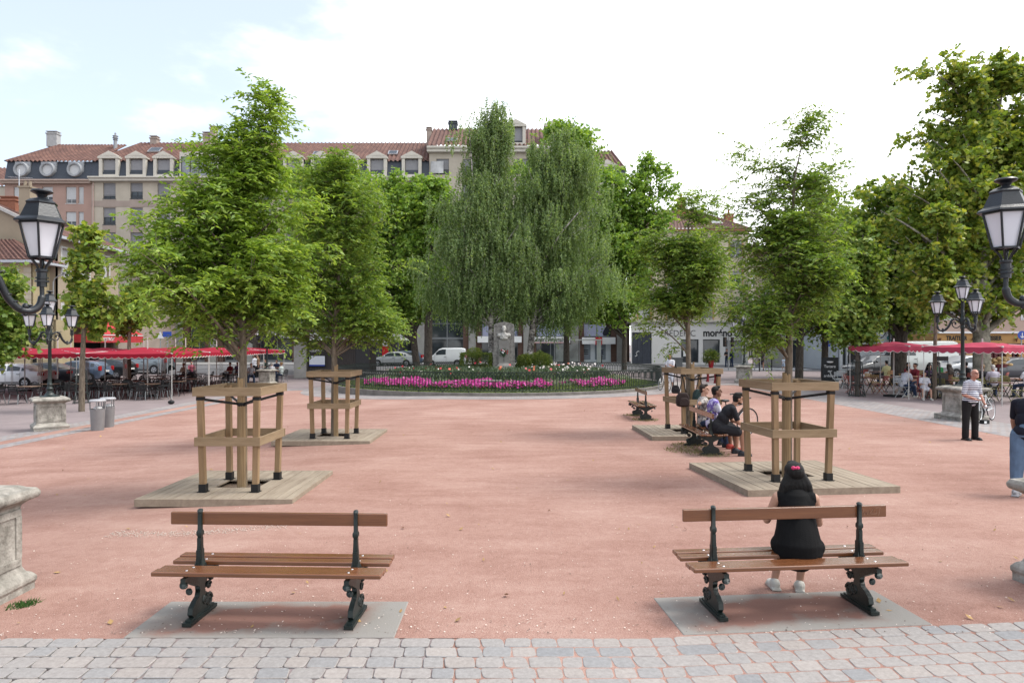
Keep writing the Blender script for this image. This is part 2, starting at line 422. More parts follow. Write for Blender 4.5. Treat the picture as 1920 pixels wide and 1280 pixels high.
RX0, RX1 = -12.75, 12.2          # the red court
RY0, RY1 = 5.42, 38.0
RCX, RCY, RR = -0.72, 39.0, 8.95   # the flower ring
XS = [-400, -120, -60, -40, -28, -15, -14.9, RX0, -11, -9, -6, -3, 0, 6, RX1, 14.2, 30, 60, 120, 400]
def sheet(xs, ys, dz):
    mb = MB()
    for i in range(len(xs) - 1):
        for j in range(len(ys) - 1):
            a, b, c, d = xs[i], xs[i + 1], ys[j], ys[j + 1]
            mb.quad((a, c, gz(a, c) + dz), (b, c, gz(b, c) + dz), (b, d, gz(b, d) + dz), (a, d, gz(a, d) + dz))
    bm = bmesh.new(); me = mb.mesh('sheet'); bm.from_mesh(me); bmesh.ops.remove_doubles(bm, verts=bm.verts, dist=1e-4)
    out = MB(); bm.verts.index_update(); out.v = [tuple(v.co) for v in bm.verts]; out.f = [tuple(v.index for v in f.verts) for f in bm.faces]
    bm.free(); bpy.data.meshes.remove(me)
    return out
struct('ground', sheet(XS, [-60, 0, 8, 20, 40, 50, 57, 64, 120, 300, 900], -0.010), asphalt_mauve)
struct('red_court', sheet([x for x in XS if RX0 <= x <= RX1], [RY0, 12, 20, 30, RY1], -0.004), MAT['red_sand'])
struct('court_joint_sand', sheet([-14, -6, 0, 6, 14], [2.6, RY0], -0.0015), MAT['red_sand'])
# sett borders: west border is a double strip with red sand between, east border is wide
mb = MB()
for a, b in ((-13.3, RX0), (-14.75, -13.85)):
    t = sheet([a, b], [4.0, 20, 30, RY1 + 1.2], 0.0); mb.add(t.v, t.f)
struct('west_sett_border', mb, MAT['grey_setts'])
mb = MB(); t = sheet([-13.85, -13.3], [4.0, 20, 30, RY1], -0.002); mb.add(t.v, t.f)
struct('border_sand', mb, MAT['red_sand'])
struct('east_sett_border', sheet([RX1, 14.2], [4.0, 20, 30, RY1 + 1.6], 0.0), MAT['grey_setts'])
struct('north_sett_border', sheet([RX0, -3, 0, RX1], [RY1, RY1 + 1.3], 0.0), MAT['grey_setts'])
# ring of setts round the flower bed
mb = MB(); N = 96
for k in range(N):
    a, b = 2 * PI * k / N, 2 * PI * (k + 1) / N
    p = lambda r, t: (RCX + r * math.cos(t), RCY + r * math.sin(t), gz(RCX + r * math.cos(t), 30) + 0.004)
    mb.quad(p(RR + 0.1, a), p(RR + 1.75, a), p(RR + 1.75, b), p(RR + 0.1, b))
o = struct('ring_path', mb, MAT['grey_setts'])
# road behind the square and its kerbs
struct('road', sheet([-400, -60, -28, -15, -3, 60, 400], [57, 64, 72.5], 0.004), road_asphalt)
struct('side_road', sheet([19, 27.5], [72.5, 100, 200], 0.004), road_asphalt)
mb = MB(); mb.bx(-120, 18, 72.6, 79.8, -0.1, 0.12); struct('far_pavement', mb, pave_grey, bevel=0.02)
mb = MB(); mb.bx(-27.5, 12, 55.6, 56.9, -0.5, 0.10); struct('near_pavement', mb, pave_grey, bevel=0.02)
mb = MB()
for k in range(6): mb.bx(20.2 + k * 1.05, 20.75 + k * 1.05, 60, 63.5, 0.006, 0.009)
struct('crossing_markings', mb, white_paint)

# foreground setts, each one its own rounded stone, joints filled with red sand
rng = random.Random(11)
mb = MB(); y = RY0 - 0.01; row = 0
while y > 2.9:
    h = rng.uniform(0.145, 0.175); x = -7.2 + rng.uniform(0, 0.2)
    while x < 7.2:
        w = rng.uniform(0.15, 0.25)
        if w > 0.23 and rng.random() < 0.4: w += 0.05
        g_ = rng.uniform(0.006, 0.012); z = rng.uniform(0.0005, 0.004)
        sk = rng.uniform(-0.012, 0.012) - 0.006
        x0, x1, y0, y1 = x + g_ / 2, x + w - g_ / 2, y - h + g_ * 0.5, y - g_ * 0.5
        cx, cy = (x0 + x1) / 2, (y0 + y1) / 2
        ring = []
        for (sx, sy) in ((-1, -1), (1, -1), (1, 1), (-1, 1)):
            hx, hy = (x1 - x0) / 2, (y1 - y0) / 2; c = rng.uniform(0.018, 0.034)
            ax, ay = cx + sx * hx, cy + sy * hy
            pts = [(ax, ay - sy * c), (ax - sx * c * 0.3, ay - sy * c * 0.3), (ax - sx * c, ay)]
            if sx * sy < 0: pts.reverse()
            if (sx, sy) == (-1, -1): pts = [(ax, ay - sy * c), (ax - sx * c * .3, ay - sy * c * .3), (ax - sx * c, ay)]
            ring += pts
        # order ring by angle
        ring.sort(key=lambda p: math.atan2((p[1] - cy) / (y1 - y0), (p[0] - cx) / (x1 - x0)))
        ring = [(px_ + sk * (py_ - cy) / h * 2 + rng.uniform(-.003, .003), py_ + rng.uniform(-.004, .004)) for px_, py_ in ring]
        ring = [(a, b_ + 0.1 * max(0.0, a - 1.0)) for a, b_ in ring]; cy += 0.1 * max(0.0, cx - 1.0)
        n = len(ring)
        vs = [(a, b, -0.03) for a, b in ring] + [(a, b, z - 0.004) for a, b in ring] + \
             [(cx + (a - cx) * 0.96, cy + (b - cy) * 0.95, z) for a, b in ring] + [(cx, cy, z + 0.001)]
        fs = [(i, (i + 1) % n, n + (i + 1) % n, n + i) for i in range(n)] + [(n + i, n + (i + 1) % n, 2 * n + (i + 1) % n, 2 * n + i) for i in range(n)] + \
             [(2 * n + i, 2 * n + (i + 1) % n, 3 * n) for i in range(n)]
        mb.add(vs, fs); x += w
    y -= h; row += 1
struct('cobblestone_paving', mb, MAT['cobble_stone'], smooth=18)

# concrete slabs under the two foreground benches
def slab(name, c, dx, dy, rz):
    mb = MB(); mb.box((0, 0, 0), (dx, dy, 0.06))
    o = mb.build(name, MAT['bench_slab'], bevel=0.01, loc=(c[0], c[1], -0.027), rz=rz); o['kind'] = 'structure'
slab('concrete_slab', (-1.98, 5.80), 2.12, 0.76, 0.0)
slab('concrete_slab', (2.36, 5.97), 2.10, 0.80, math.radians(5.5))

# fallen leaves, chips and butts lying about the court
rng = random.Random(5)
def litter(name, n, mat, smin, smax, yr=(5.5, 30), lift=0.004, curl=0.4, near=2.0):
    mb = MB()
    for _ in range(n):
        y = yr[0] + (yr[1] - yr[0]) * rng.random() ** near
        x = rng.uniform(-0.74 * y - 0.5, 0.74 * y + 0.5)
        if x < RX0 or x > RX1: continue
        s = rng.uniform(smin, smax); a = rng.uniform(0, 2 * PI); c, d = math.cos(a), math.sin(a); e = rng.uniform(0.35, 0.8)
        z = gz(x) + lift; k = s * curl * rng.random()
        p = lambda u, v, w: (x + s * (c * u - d * v), y + s * (d * u + c * v), z + w)
        mb.add([p(-.5, 0, 0), p(0, -e / 2, k * .6), p(.5, 0, k), p(0, e / 2, k * .3)], [(0, 1, 2, 3)])
    o = mb.build(name, mat, fix=False); o['kind'] = 'stuff'; return o
litter('stone_chips', 2300, M('pale_chip', (0.60, 0.52, 0.46), 0.8, 0.2, 30), 0.008, 0.022, (5.5, 22))
litter('dark_grit', 1300, M('dark_chip', (0.10, 0.07, 0.055), 0.9, 0.3, 30), 0.008, 0.022, (5.5, 22))
litter('fallen_leaves', 170, M('dry_leaf', (0.30, 0.19, 0.08), 0.8, 0.4, 8), 0.03, 0.075, (5.6, 26), curl=0.6, near=1.5)
# grit washed up along a line from the west pedestal toward the court
mb = MB(); rng = random.Random(9)
for _ in range(900):
    t = rng.random(); x = -5.0 + 2.2 * t; y = 8.62 - 0.2 * math.sin(t * 3) + 0.075 * rng.gauss(0, 1) + 0.2 * t
    s = rng.uniform(0.004, 0.013); z = gz(x) + 0.001
    mb.add([(x - s, y, z), (x, y - s * .7, z + s * .5), (x + s, y, z), (x, y + s * .7, z + s * .4)], [(0, 1, 2, 3)])
o = mb.build('washed_gravel', MAT['pale_chip'], fix=False); o['kind'] = 'stuff'
# dry grass round the feet of the side benches, weeds by the pedestal
def tuft(name, spots, mat, n, h, spread):
    mb = MB(); r = random.Random(4)
    for (cx, cy) in spots:
        for _ in range(n):
            a = r.uniform(0, 2 * PI); q = spread * r.random() ** 0.6; x, y = cx + q * math.cos(a), cy + q * math.sin(a)
            hh = h * r.uniform(0.3, 1) ; dx, dy = r.gauss(0, hh * .7), r.gauss(0, hh * .7); w = 0.006
            mb.add([(x - w, y, gz(x) - .004), (x + w, y, gz(x) - .004), (x + dx, y + dy, gz(x) + hh)], [(0, 1, 2)])
    o = mb.build(name, mat, fix=False); o['kind'] = 'stuff'; return o
tuft('dry_grass', [(4.0, 15.6), (4.1, 14.4), (3.95, 22.1), (4.0, 20.8), (3.7, 14.9)], leaf_mat('dry_grass_blade', (0.16, 0.13, 0.06), (0.22, 0.18, 0.09), (0.16, 0.19, 0.07), 0.2), 260, 0.07, 0.42)
tuft('weeds', [(-4.42, 6.20), (-4.36, 6.25)], leaf_mat('weed_blade', (0.03, 0.08, 0.02), (0.05, 0.12, 0.03), (0.08, 0.16, 0.04), 0.25), 110, 0.035, 0.10)
# ------------------------------------------------------------------ benches
bench_wood = wood_mat('varnished_bench_wood', (0.100, 0.034, 0.012), (0.185, 0.070, 0.026), (1.2, 26, 26), 0.26, 0.5, 0.6)
deck_wood = wood_mat('weathered_deck_wood', (0.185, 0.145, 0.108), (0.315, 0.265, 0.205), (9, 1.0, 9), 0.8, 0.2)
post_wood = wood_mat('pine_post_wood', (0.165, 0.105, 0.055), (0.30, 0.205, 0.118), (14, 14, 1.2), 0.7, 0.25)
rail_wood = wood_mat('pine_rail_wood', (0.175, 0.122, 0.070), (0.30, 0.222, 0.140), (1.6, 14, 14), 0.7, 0.25)
strap_mat = M('black_strap', (0.006, 0.006, 0.007), 0.6, 0.2)

def leg_mesh():
    mb = MB(); t = 0.021
    mb.box((0, 0, 0.014), (0.075, 0.46, 0.028)); mb.box((0, 0, 0.036), (0.05, 0.40, 0.018))
    # lobed cast foot, waist and the two arms under the seat, in side view (y, z)
    half = [(0.0, 0.04), (0.14, 0.04), (0.175, 0.075), (0.165, 0.125), (0.105, 0.165), (0.058, 0.185), (0.042, 0.225), (0.048, 0.265), (0.12, 0.30), (0.205, 0.345), (0.285, 0.372), (0.285, 0.405), (0.0, 0.405)]
    mb.prism(half, -t, t, 'x'); mb.prism([(-a, b) for a, b in reversed(half)], -t, t, 'x')
    for s in (-1, 1):
        def scroll(cy, cz, r, turns=1.3, w=0.012, a0=0.0):
            pts = [(0, cy + s * r * (1 - k / 26) * math.cos(a0 + turns * 2 * PI * k / 18), cz + r * (1 - k / 26) * math.sin(a0 + turns * 2 * PI * k / 18)) for k in range(19)]
            for xx in (-0.018, 0.018): mb.tube([(p[0] + xx, p[1], p[2]) for p in pts], w, 5)
        scroll(0.11, 0.10, 0.062); scroll(0.045, 0.125, 0.04, a0=2.0)
        scroll(0.115, 0.225, 0.034, 1.1); scroll(0.235, 0.335, 0.028, 1.2); scroll(0.165, 0.285, 0.026, 1.0)
        mb.ell((0, s * 0.272, 0.35), (0.036, 0.026, 0.030), 8, 6); mb.ell((0, s * 0.185, 0.27), (0.03, 0.018, 0.03), 8, 6)
    # back upright, tapering, with collars
    mb.lathe([(0.0, 0), (0.052, 0), (0.052, 0.03), (0.042, 0.045), (0.032, 0.10), (0.022, 0.27), (0.032, 0.285), (0.032, 0.31), (0.022, 0.325), (0.020, 0.46), (0.022, 0.475), (0.0, 0.485)],
             (0, 0, 0.40), 4, PI / 4, cap=False)
    mb.box((0, 0, 0.50), (0.035, 0.075, 0.12)); mb.box((0, 0, 0.60), (0.030, 0.05, 0.12)); mb.ell((0, 0.0, 0.885), (0.022, 0.032, 0.018), 8, 6)
    return mb
def make_bench(label, loc, rz, group, span=1.32):
    t = thing('park_bench', label, 'bench', loc, rz, group)
    for s in (-1, 1):
        leg_mesh().build('leg', iron_green, t, smooth=35, bevel=0.004, loc=(s * span / 2, 0, 0))
    L = 1.86
    for y, z in ((-0.224, 0.436), (-0.112, 0.427), (0.112, 0.427), (0.224, 0.436)):
        mb = MB(); mb.box((0, 0, 0), (L, 0.104, 0.036)); mb.build('seat_slat', bench_wood, t, bevel=0.009, seg=3, loc=(0, y, z))
    mb = MB(); mb.box((0, 0, 0), (L - 0.02, 0.034, 0.105)); mb.build('back_slat', bench_wood, t, bevel=0.008, seg=3, loc=(0, 0.028, 0.815))
    bolt = None
    for s in (-1, 1):
        for y, z in ((-0.224, 0.454), (-0.112, 0.445), (0.112, 0.445), (0.224, 0.454)):
            if bolt is None: mb = MB(); mb.ell((0, 0, 0), (0.011, 0.011, 0.004), 8, 4); bolt = o = mb.build('bolt', steel, t, smooth=60)
            else: o = bolt.copy(); COL.objects.link(o); o.parent = t
            o.location = (s * span / 2, y, z)
    return t
bench1 = make_bench('empty brown slatted bench in front of the wooden deck with the bushiest young tree', (-1.96, 5.80, 0.010), math.radians(-2.2), 'park benches')
bench2 = dup(bench1, (2.38, 6.00, 0.010), math.radians(5.5), 'brown slatted bench carrying the dark haired woman, a scrawled tag on its back')
bench3 = dup(bench1, (4.10, 14.95, 0), math.radians(90), 'brown bench carrying the three young men beside the leaning bicycle')
bench4 = dup(bench1, (4.0, 21.4, 0), math.radians(90), 'small empty bench seen end on near the ring fence, beyond the three men')
tagm = M('scratched_tag', (0.34, 0.19, 0.12), 0.7, 0.1)
back2 = [c for c in bench2.children if c.name.startswith('back_slat')][0]
mb = MB(); r = random.Random(3)
pts = [(0.70, 0.02), (0.715, -0.03), (0.725, 0.0), (0.74, -0.03), (0.755, 0.025), (0.765, -0.02), (0.80, 0.03), (0.78, -0.025), (0.83, -0.02), (0.82, 0.03), (0.86, 0.03), (0.845, -0.035)]
mb.tube([(x, -0.0176, z) for x, z in pts], 0.0022, 4); mb.build('graffiti', tagm, back2)

# ------------------------------------------------------------------ planting decks and tree guards
deck_soil = M('planting_soil', (0.12, 0.085, 0.06), 0.95, 0.3, 12, bump=0.6, bscale=40)
def make_deck(label, loc, rz, sx=2.3, sy=2.3):
    t = thing('wooden_deck', label, 'deck', loc, rz, 'decks round the young trees')
    n = 17; w = sx / n; mb = MB(); r = random.Random(int(abs(loc[0] * 100)))
    for k in range(n):
        x = -sx / 2 + (k + 0.5) * w; dz = r.uniform(-0.002, 0.002)
        segs = [(-sy / 2 + 0.03, sy / 2 - 0.03)] if abs(x) > 0.32 else [(-sy / 2 + 0.03, -0.30), (0.30, sy / 2 - 0.03)]
        for a, b in segs: mb.box((x, (a + b) / 2, 0.088 + dz), (w - 0.009, b - a, 0.024))
    mb.build('planks', deck_wood, t, bevel=0.003)
    for k in range(4):
        mb = MB(); L = (sx if k % 2 == 0 else sy - 0.06)
        mb.box((0, 0, 0), (L, 0.03, 0.112)); c = [(0, -sy / 2 + 0.015), (sx / 2 - 0.015, 0), (0, sy / 2 - 0.015), (-sx / 2 + 0.015, 0)][k]
        mb.build('edge_board', deck_wood, t, bevel=0.004, loc=(c[0], c[1], 0.047), rz=k * PI / 2)
    mb = MB(); mb.box((0, 0, 0.02), (sx - 0.1, sy - 0.1, 0.02)); mb.build('soil', deck_soil, t)
    return t
def make_guard(label, loc, rz, sx=0.86, sy=1.08, stake=(0.16, 0.06)):
    t = thing('tree_guard', label, 'tree guard', loc, rz, 'timber guards round the young trees')
    h = 1.56; lean = 0.035
    for ax in (-1, 1):
        for ay in (-1, 1):
            bx_, by = ax * (sx / 2 - lean), ay * (sy / 2 - lean); tx, ty = ax * sx / 2, ay * sy / 2
            mb = MB(); mb.bar((bx_, by, 0.03), (tx, ty, h - 0.01), 0.085, 0.085, up=(0, 1, 0))
            p = mb.build('post', post_wood, t, bevel=0.004)
            mb = MB(); mb.box((bx_, by, 0.06), (0.105, 0.105, 0.12)); mb.box((bx_, by, 0.004), (0.14, 0.14, 0.008))
            mb.build('foot', black_paint, p)
    for z in (h - 0.045, 0.765):
        k = 0.0 if z > 1 else -0.02
        for s in (-1, 1):
            mb = MB(); mb.box((0, 0, 0), (sx + 0.17 + 2 * k, 0.032, 0.13)); mb.build('rail', rail_wood, t, bevel=0.004, loc=(0, s * (sy / 2 + 0.062 + k), z))
            mb = MB(); mb.box((0, 0, 0), (sy + 0.085 + 2 * k, 0.032, 0.13)); mb.build('rail', rail_wood, t, bevel=0.004, loc=(s * (sx / 2 + 0.062 + k), 0, z), rz=PI / 2)
    mb = MB()
    for ax in (-1, 1):
        for ay in (-1, 1):
            tx, ty = ax * sx / 2 * .985, ay * sy / 2 * .985
            mb.bar((tx, ty, h - 0.16), (ax * 0.06, ay * 0.05, h - 0.27), 0.012, 0.04)
            mb.box((tx, ty, h - 0.15), (0.098, 0.098, 0.05))
    mb.lathe([(0.075, -0.03), (0.08, 0), (0.075, 0.03)], (0, 0, h - 0.28), 10, cap=False)
    mb.build('straps', strap_mat, t)
    # reed mat round the trunk and a split stake
    mb = MB(); r = random.Random(2)
    for k in range(16):
        a = 2 * PI * k / 16; q = 0.062
        mb.tube([(q * math.cos(a), q * math.sin(a), -0.03), (q * 1.0 * math.cos(a + .05), q * math.sin(a + .05), h * 0.6), (q * .92 * math.cos(a + .1), q * .92 * math.sin(a + .1), h + 0.14 + r.uniform(-.04, .03))], [0.017, 0.016, 0.014], 5)
    mb.build('trunk_sleeve', wood_mat('reed_mat', (0.20, 0.135, 0.075), (0.36, 0.26, 0.15), (40, 40, 1.0), 0.8, 0.2) if 'reed_mat' not in MAT else MAT['reed_mat'], t, smooth=60)
    return t
d1 = (-4.30, 11.10); d2 = (4.62, 11.72); d3 = (-4.40, 17.05); d4 = (4.42, 17.55)
make_deck('weathered square plank deck under the bushiest young tree, behind the empty front bench', (*d1, gz(d1[0]) - 0.003), 0.0, 2.28, 2.25)
make_deck('plank deck turned slightly askew, in front of which the seated woman looks', (*d2, -0.003), math.radians(6.5), 2.46, 2.40)
make_deck('plank deck of the second young tree beside the flower ring, partly behind another guard', (*d3, gz(d3[0]) - 0.003), 0.0, 2.27, 2.25)
make_deck('plank deck behind the bench of the three men, under the guard with hanging bags', (*d4, -0.003), math.radians(2), 2.3, 2.3)
make_guard('timber guard round the bushiest young tree, its posts on the deck behind the empty bench', (-4.27, 10.97, gz(-4.27) + 0.098), 0.0, 0.86, 1.05)
make_guard('timber guard of the loose feathery young tree in front of the seated woman', (4.58, 11.56, 0.098), math.radians(7), 0.96, 1.02)
make_guard('timber guard round the second young tree on the deck before the iron ring fence', (-4.30, 16.85, gz(-4.3) + 0.098), 0.0, 0.88, 1.06)
make_guard('timber guard with two backpacks and red straps hanging from its rail', (4.52, 17.45, 0.098), math.radians(9), 0.92, 1.10)

# bags hung on the guard, and the red straps
def backpack(label, loc, col, s=1.0, rz=0.0):
    t = thing('backpack', label, 'backpack', loc, rz, 'bags hung on the timber guard')
    mat = M('bag_cloth_%s' % ''.join('abcdefghij'[int(c * 100) % 10] for c in col), col, 0.7, 0.2, 10, bump=0.3, bscale=40)
    mb = MB(); pr = [(-.15, .02), (-.17, .12), (-.15, .27), (-.09, .36), (.09, .36), (.15, .27), (.17, .12), (.15, .02), (.08, 0), (-.08, 0)]
    mb.prism([(a * s, b * s) for a, b in pr], -0.08 * s, 0.07 * s, 'y'); mb.build('bag_body', mat, t, smooth=50, bevel=0.03 * s, seg=3)
    mb = MB(); mb.prism([(a * s * .8, (b * .55 + .03) * s) for a, b in pr], -0.125 * s, -0.08 * s, 'y'); mb.build('front_pocket', mat, t, smooth=50, bevel=0.015 * s)
    mb = MB(); mb.tube([(-.09 * s, 0, .34 * s), (-.02, 0, .62), (.0, .02, .78)], 0.012, 5); mb.tube([(.09 * s, 0, .34 * s), (.03, 0, .62), (.0, .02, .78)], 0.012, 5)
    mb.build('strap', strap_mat, t)
    return t
backpack('dark brown backpack hanging from the front rail of the timber guard', (4.13, 16.78, 0.76), (0.020, 0.010, 0.009), 0.95, 0.1)
backpack('dark teal backpack hanging inside the timber guard beside the brown one', (4.62, 17.1, 0.80), (0.014, 0.034, 0.033), 1.0, 0.2)
backpack('small black bag hanging deepest inside the timber guard', (4.22, 17.9, 1.0), (0.02, 0.019, 0.024), 0.6, 0.0)
def hang(label, loc, col):
    t = thing('hanging_strap', label, 'strap', loc, 0.1, 'straps hung on the timber guard')
    mb = MB(); mb.tube([(0, 0, 0.02), (0.005, 0, -0.10), (-0.01, 0, -0.21)], [0.032, 0.028, 0.038], 6); mb.build('strap_band', M('red_strap', col, 0.7, 0.2), t)
hang('red cloth strap hanging nearer the middle of the guard rail', (4.80, 17.0, 1.56), (0.17, 0.012, 0.018))
hang('red cloth strap hanging by the corner post of the guard', (5.0, 17.05, 1.52), (0.20, 0.04, 0.03))

# ------------------------------------------------------------------ lamp standards on stone pedestals
stone_old = M('weathered_limestone', (0.235, 0.22, 0.19), 0.85, 0.36, 5.0, bump=0.8, bscale=26, spec=0.2, col2=(0.40, 0.375, 0.335), detail=9)
def lantern(parent, loc, rz):
    """hexagonal street lantern, z=0 at the fork socket"""
    L = bpy.data.objects.new('lantern', None); COL.objects.link(L); L.parent = parent; L.location = loc; L.rotation_euler = (0, 0, rz)
    mb = MB()
    mb.lathe([(0.045, -0.17), (0.045, -0.03), (0.055, -0.02), (0.055, 0.0), (0.03, 0.01)], seg=12)
    mb.lathe([(0.062, -0.125), (0.062, -0.108)], seg=12); mb.lathe([(0.058, -0.09), (0.058, -0.078)], seg=12)
    for k in range(6):
        a = k * PI / 3
        mb.tube([(0.03 * math.cos(a), 0.03 * math.sin(a), 0.0), (0.055 * math.cos(a), 0.055 * math.sin(a), 0.05), (0.105 * math.cos(a), 0.105 * math.sin(a), 0.115)], 0.009, 5)
        b0, b1 = Vector((0.115 * math.cos(a), 0.115 * math.sin(a), 0.115)), Vector((0.192 * math.cos(a), 0.192 * math.sin(a), 0.45))
        mb.tube([b0, b1], 0.011, 5)
    mb.lathe([(0.12, 0.105), (0.122, 0.125), (0.10, 0.125)], seg=6, cap=False); mb.lathe([(0.17, 0.44), (0.196, 0.44), (0.196, 0.462), (0.16, 0.462)], seg=6, cap=False)
    for i in range(3): mb.tube([(0.0, 0.0, 0.0), (0.02 * math.cos(i * 2.1), 0.02 * math.sin(i * 2.1), 0.06), (0.0, 0, 0.11)], 0.006, 4)
    mb.build('lantern_frame', lamp_iron, L, smooth=30)
    mb = MB(); mb.lathe([(0.100, 0.122), (0.180, 0.448)], seg=6); mb.build('lantern_glass', lamp_glass, L)
    mb = MB(); mb.lathe([(0.15, 0.455), (0.245, 0.455), (0.24, 0.472), (0.19, 0.505), (0.135, 0.635), (0.142, 0.645), (0.142, 0.655), (0.10, 0.685), (0.052, 0.70)], seg=6)
    mb.lathe([(0.045, 0.69), (0.036, 0.71), (0.05, 0.735), (0.092, 0.755), (0.098, 0.765), (0.085, 0.78), (0.03, 0.79), (0.0, 0.792)], seg=14, cap=False)
    mb.build('lantern_roof', lamp_iron, L, smooth=30)
    return L
def make_lamp(label, loc, rz, ped_rz, arm0):
    t = thing('street_lamp', label, 'street lamp', loc, rz, 'lamp standards round the square')
    q = math.sqrt(2)
    mb = MB(); P = lambda pr, **k: mb.lathe([(a * q, b) for a, b in pr], seg=4, ph=PI / 4 + ped_rz, **k)
    P([(0.46, -0.25), (0.46, 0.07), (0.475, 0.09), (0.475, 0.13), (0.44, 0.17), (0.40, 0.19), (0.385, 0.22), (0.375, 0.24), (0.365, 0.80), (0.375, 0.83), (0.40, 0.845), (0.42, 0.86), (0.485, 0.885), (0.50, 0.91), (0.50, 0.94), (0.475, 0.975), (0.41, 0.99), (0.36, 1.015)])
    p = mb.build('pedestal', stone_old, t, smooth=35, bevel=0.008)
    mb = MB()
    for k in range(4):
        R = Matrix.Rotation(ped_rz + k * PI / 2, 3, 'Z')
        for c, d in (((0, -0.372, 0.29), (0.70, 0.03, 0.07)), ((0, -0.372, 0.76), (0.70, 0.03, 0.07)), ((-0.315, -0.372, 0.525), (0.09, 0.03, 0.40)), ((0.315, -0.372, 0.525), (0.09, 0.03, 0.40))):
            mb.box(R @ Vector(c), d, M=R)
    mb.build('panel_frame', stone_old, p, bevel=0.006)
    mb = MB(); mb.lathe([(0.27, 1.01), (0.27, 1.03), (0.23, 1.05), (0.16, 1.06), (0.13, 1.09), (0.12, 1.12), (0.09, 1.14), (0.075, 1.20), (0.10, 1.23), (0.10, 1.27), (0.072, 1.30), (0.066, 1.36), (0.082, 1.39), (0.06, 1.43),
              (0.054, 1.50), (0.048, 2.72), (0.062, 2.74), (0.062, 2.78), (0.052, 2.80), (0.058, 2.84), (0.075, 2.88), (0.075, 3.02), (0.06, 3.06), (0.05, 3.10), (0.038, 3.40)], seg=16)
    mb.build('pole', iron_green, t, smooth=40)
    lantern(t, (0, 0, 3.52), arm0)
    for k in range(3):
        a = arm0 + k * 2 * PI / 3; R = Matrix.Rotation(a, 3, 'Z')
        mb = MB(); T = lambda pts, r, s=8: mb.tube([R @ Vector((x, 0, z)) for x, z in pts], r, s)
        def bez(p, n=8):
            out = []
            for i in range(len(p) - 1):
                p0, p1, p2, p3 = p[max(i - 1, 0)], p[i], p[i + 1], p[min(i + 2, len(p) - 1)]
                for j in range(n):
                    u = j / n
                    out.append(tuple(0.5 * (2 * p1[c] + (p2[c] - p0[c]) * u + (2 * p0[c] - 5 * p1[c] + 4 * p2[c] - p3[c]) * u * u + (3 * p1[c] - p0[c] - 3 * p2[c] + p3[c]) * u ** 3) for c in (0, 1)))
            return out + [p[-1]]
        pts = bez([(0.05, 2.93), (0.12, 2.99), (0.20, 3.02), (0.275, 2.98), (0.32, 2.88), (0.37, 2.78), (0.46, 2.69), (0.55, 2.68), (0.62, 2.73), (0.645, 2.82), (0.645, 2.92)])
        T(pts, [0.021 + 0.013 * (0.2 < i / len(pts) < 0.9) for i in range(len(pts))], 10)
        T(bez([(0.06, 2.82), (0.14, 2.76), (0.22, 2.78), (0.265, 2.86), (0.235, 2.93), (0.18, 2.93), (0.165, 2.88), (0.195, 2.86)]), 0.015)
        T(bez([(0.04, 3.05), (0.09, 3.13), (0.08, 3.22), (0.03, 3.26), (0.0, 3.2)]), 0.010, 6)
        T(bez([(0.265, 3.0), (0.30, 3.04), (0.335, 3.05), (0.325, 3.02)], 4), [0.017, 0.015, 0.012, 0.01, 0.009, 0.008, 0.008, 0.007, 0.006, 0.006, 0.005, 0.004, 0.004], 6)
        tw = [(0.32 + 0.14 * i / 20, 2.88 - 0.19 * i / 20) for i in range(21)]
        mb.tube([R @ (Vector((x, 0, z)) + 0.032 * Vector((math.cos(i * .9) * .6, math.sin(i * .9), math.cos(i * .9) * .6))) for i, (x, z) in enumerate(tw)], 0.008, 5)
        mb.ell(R @ Vector((0.505, 0, 2.72)), (0.03, 0.03, 0.035), 8, 6); mb.ell(R @ Vector((0.505, 0, 2.645)), (0.024, 0.024, 0.02), 8, 6)
        mb.ell(R @ Vector((0.185, 0, 2.895)), (0.028, 0.014, 0.028), 8, 6)
        mb.build('arm', lamp_iron, t, smooth=50)
        lantern(t, R @ Vector((0.645, 0, 3.09)), a)
    return t
lw = G(95, 797); 
lampA = make_lamp('lamp standard on a stone pedestal beside the two grey litter bins', (-14.4, 21.6, gz(-14.4)), 0, math.radians(40), math.radians(178))
def lamp_copy(label, loc, rz): return dup(lampA, loc, rz, label)
nl = lamp_copy('near lamp standard beyond the empty front bench, only one arm and pedestal edge showing', (-5.0, 6.3, gz(-5.0)), math.radians(-3))
nr = lamp_copy('near lamp standard cut by the frame, its pedestal before the man in faded jeans', (5.34, 6.45, 0), math.radians(-14))
for o in (nl, nr):
    for k in o.children:
        if k.name.startswith('pedestal'): k.rotation_euler[2] = math.radians(-37 if o is nl else -16); k.scale = (.86, .86, 1)
lamp_copy('lamp standard behind the old man in the striped shirt', (13.55, 20.85, 0), math.radians(-32))
lamp_copy('lamp standard near the crossing, in front of the white shop with black lettering', (13.5, 40.3, 0), math.radians(20))
lamp_copy('lamp standard at the far end of the terrace of black chairs', (-15.9, 45.0, gz(-15.9)), math.radians(40))
lamp_copy('lamp standard behind the pink parasols, in front of the pale blue house', (26.4, 48.5, 0), math.radians(-12))

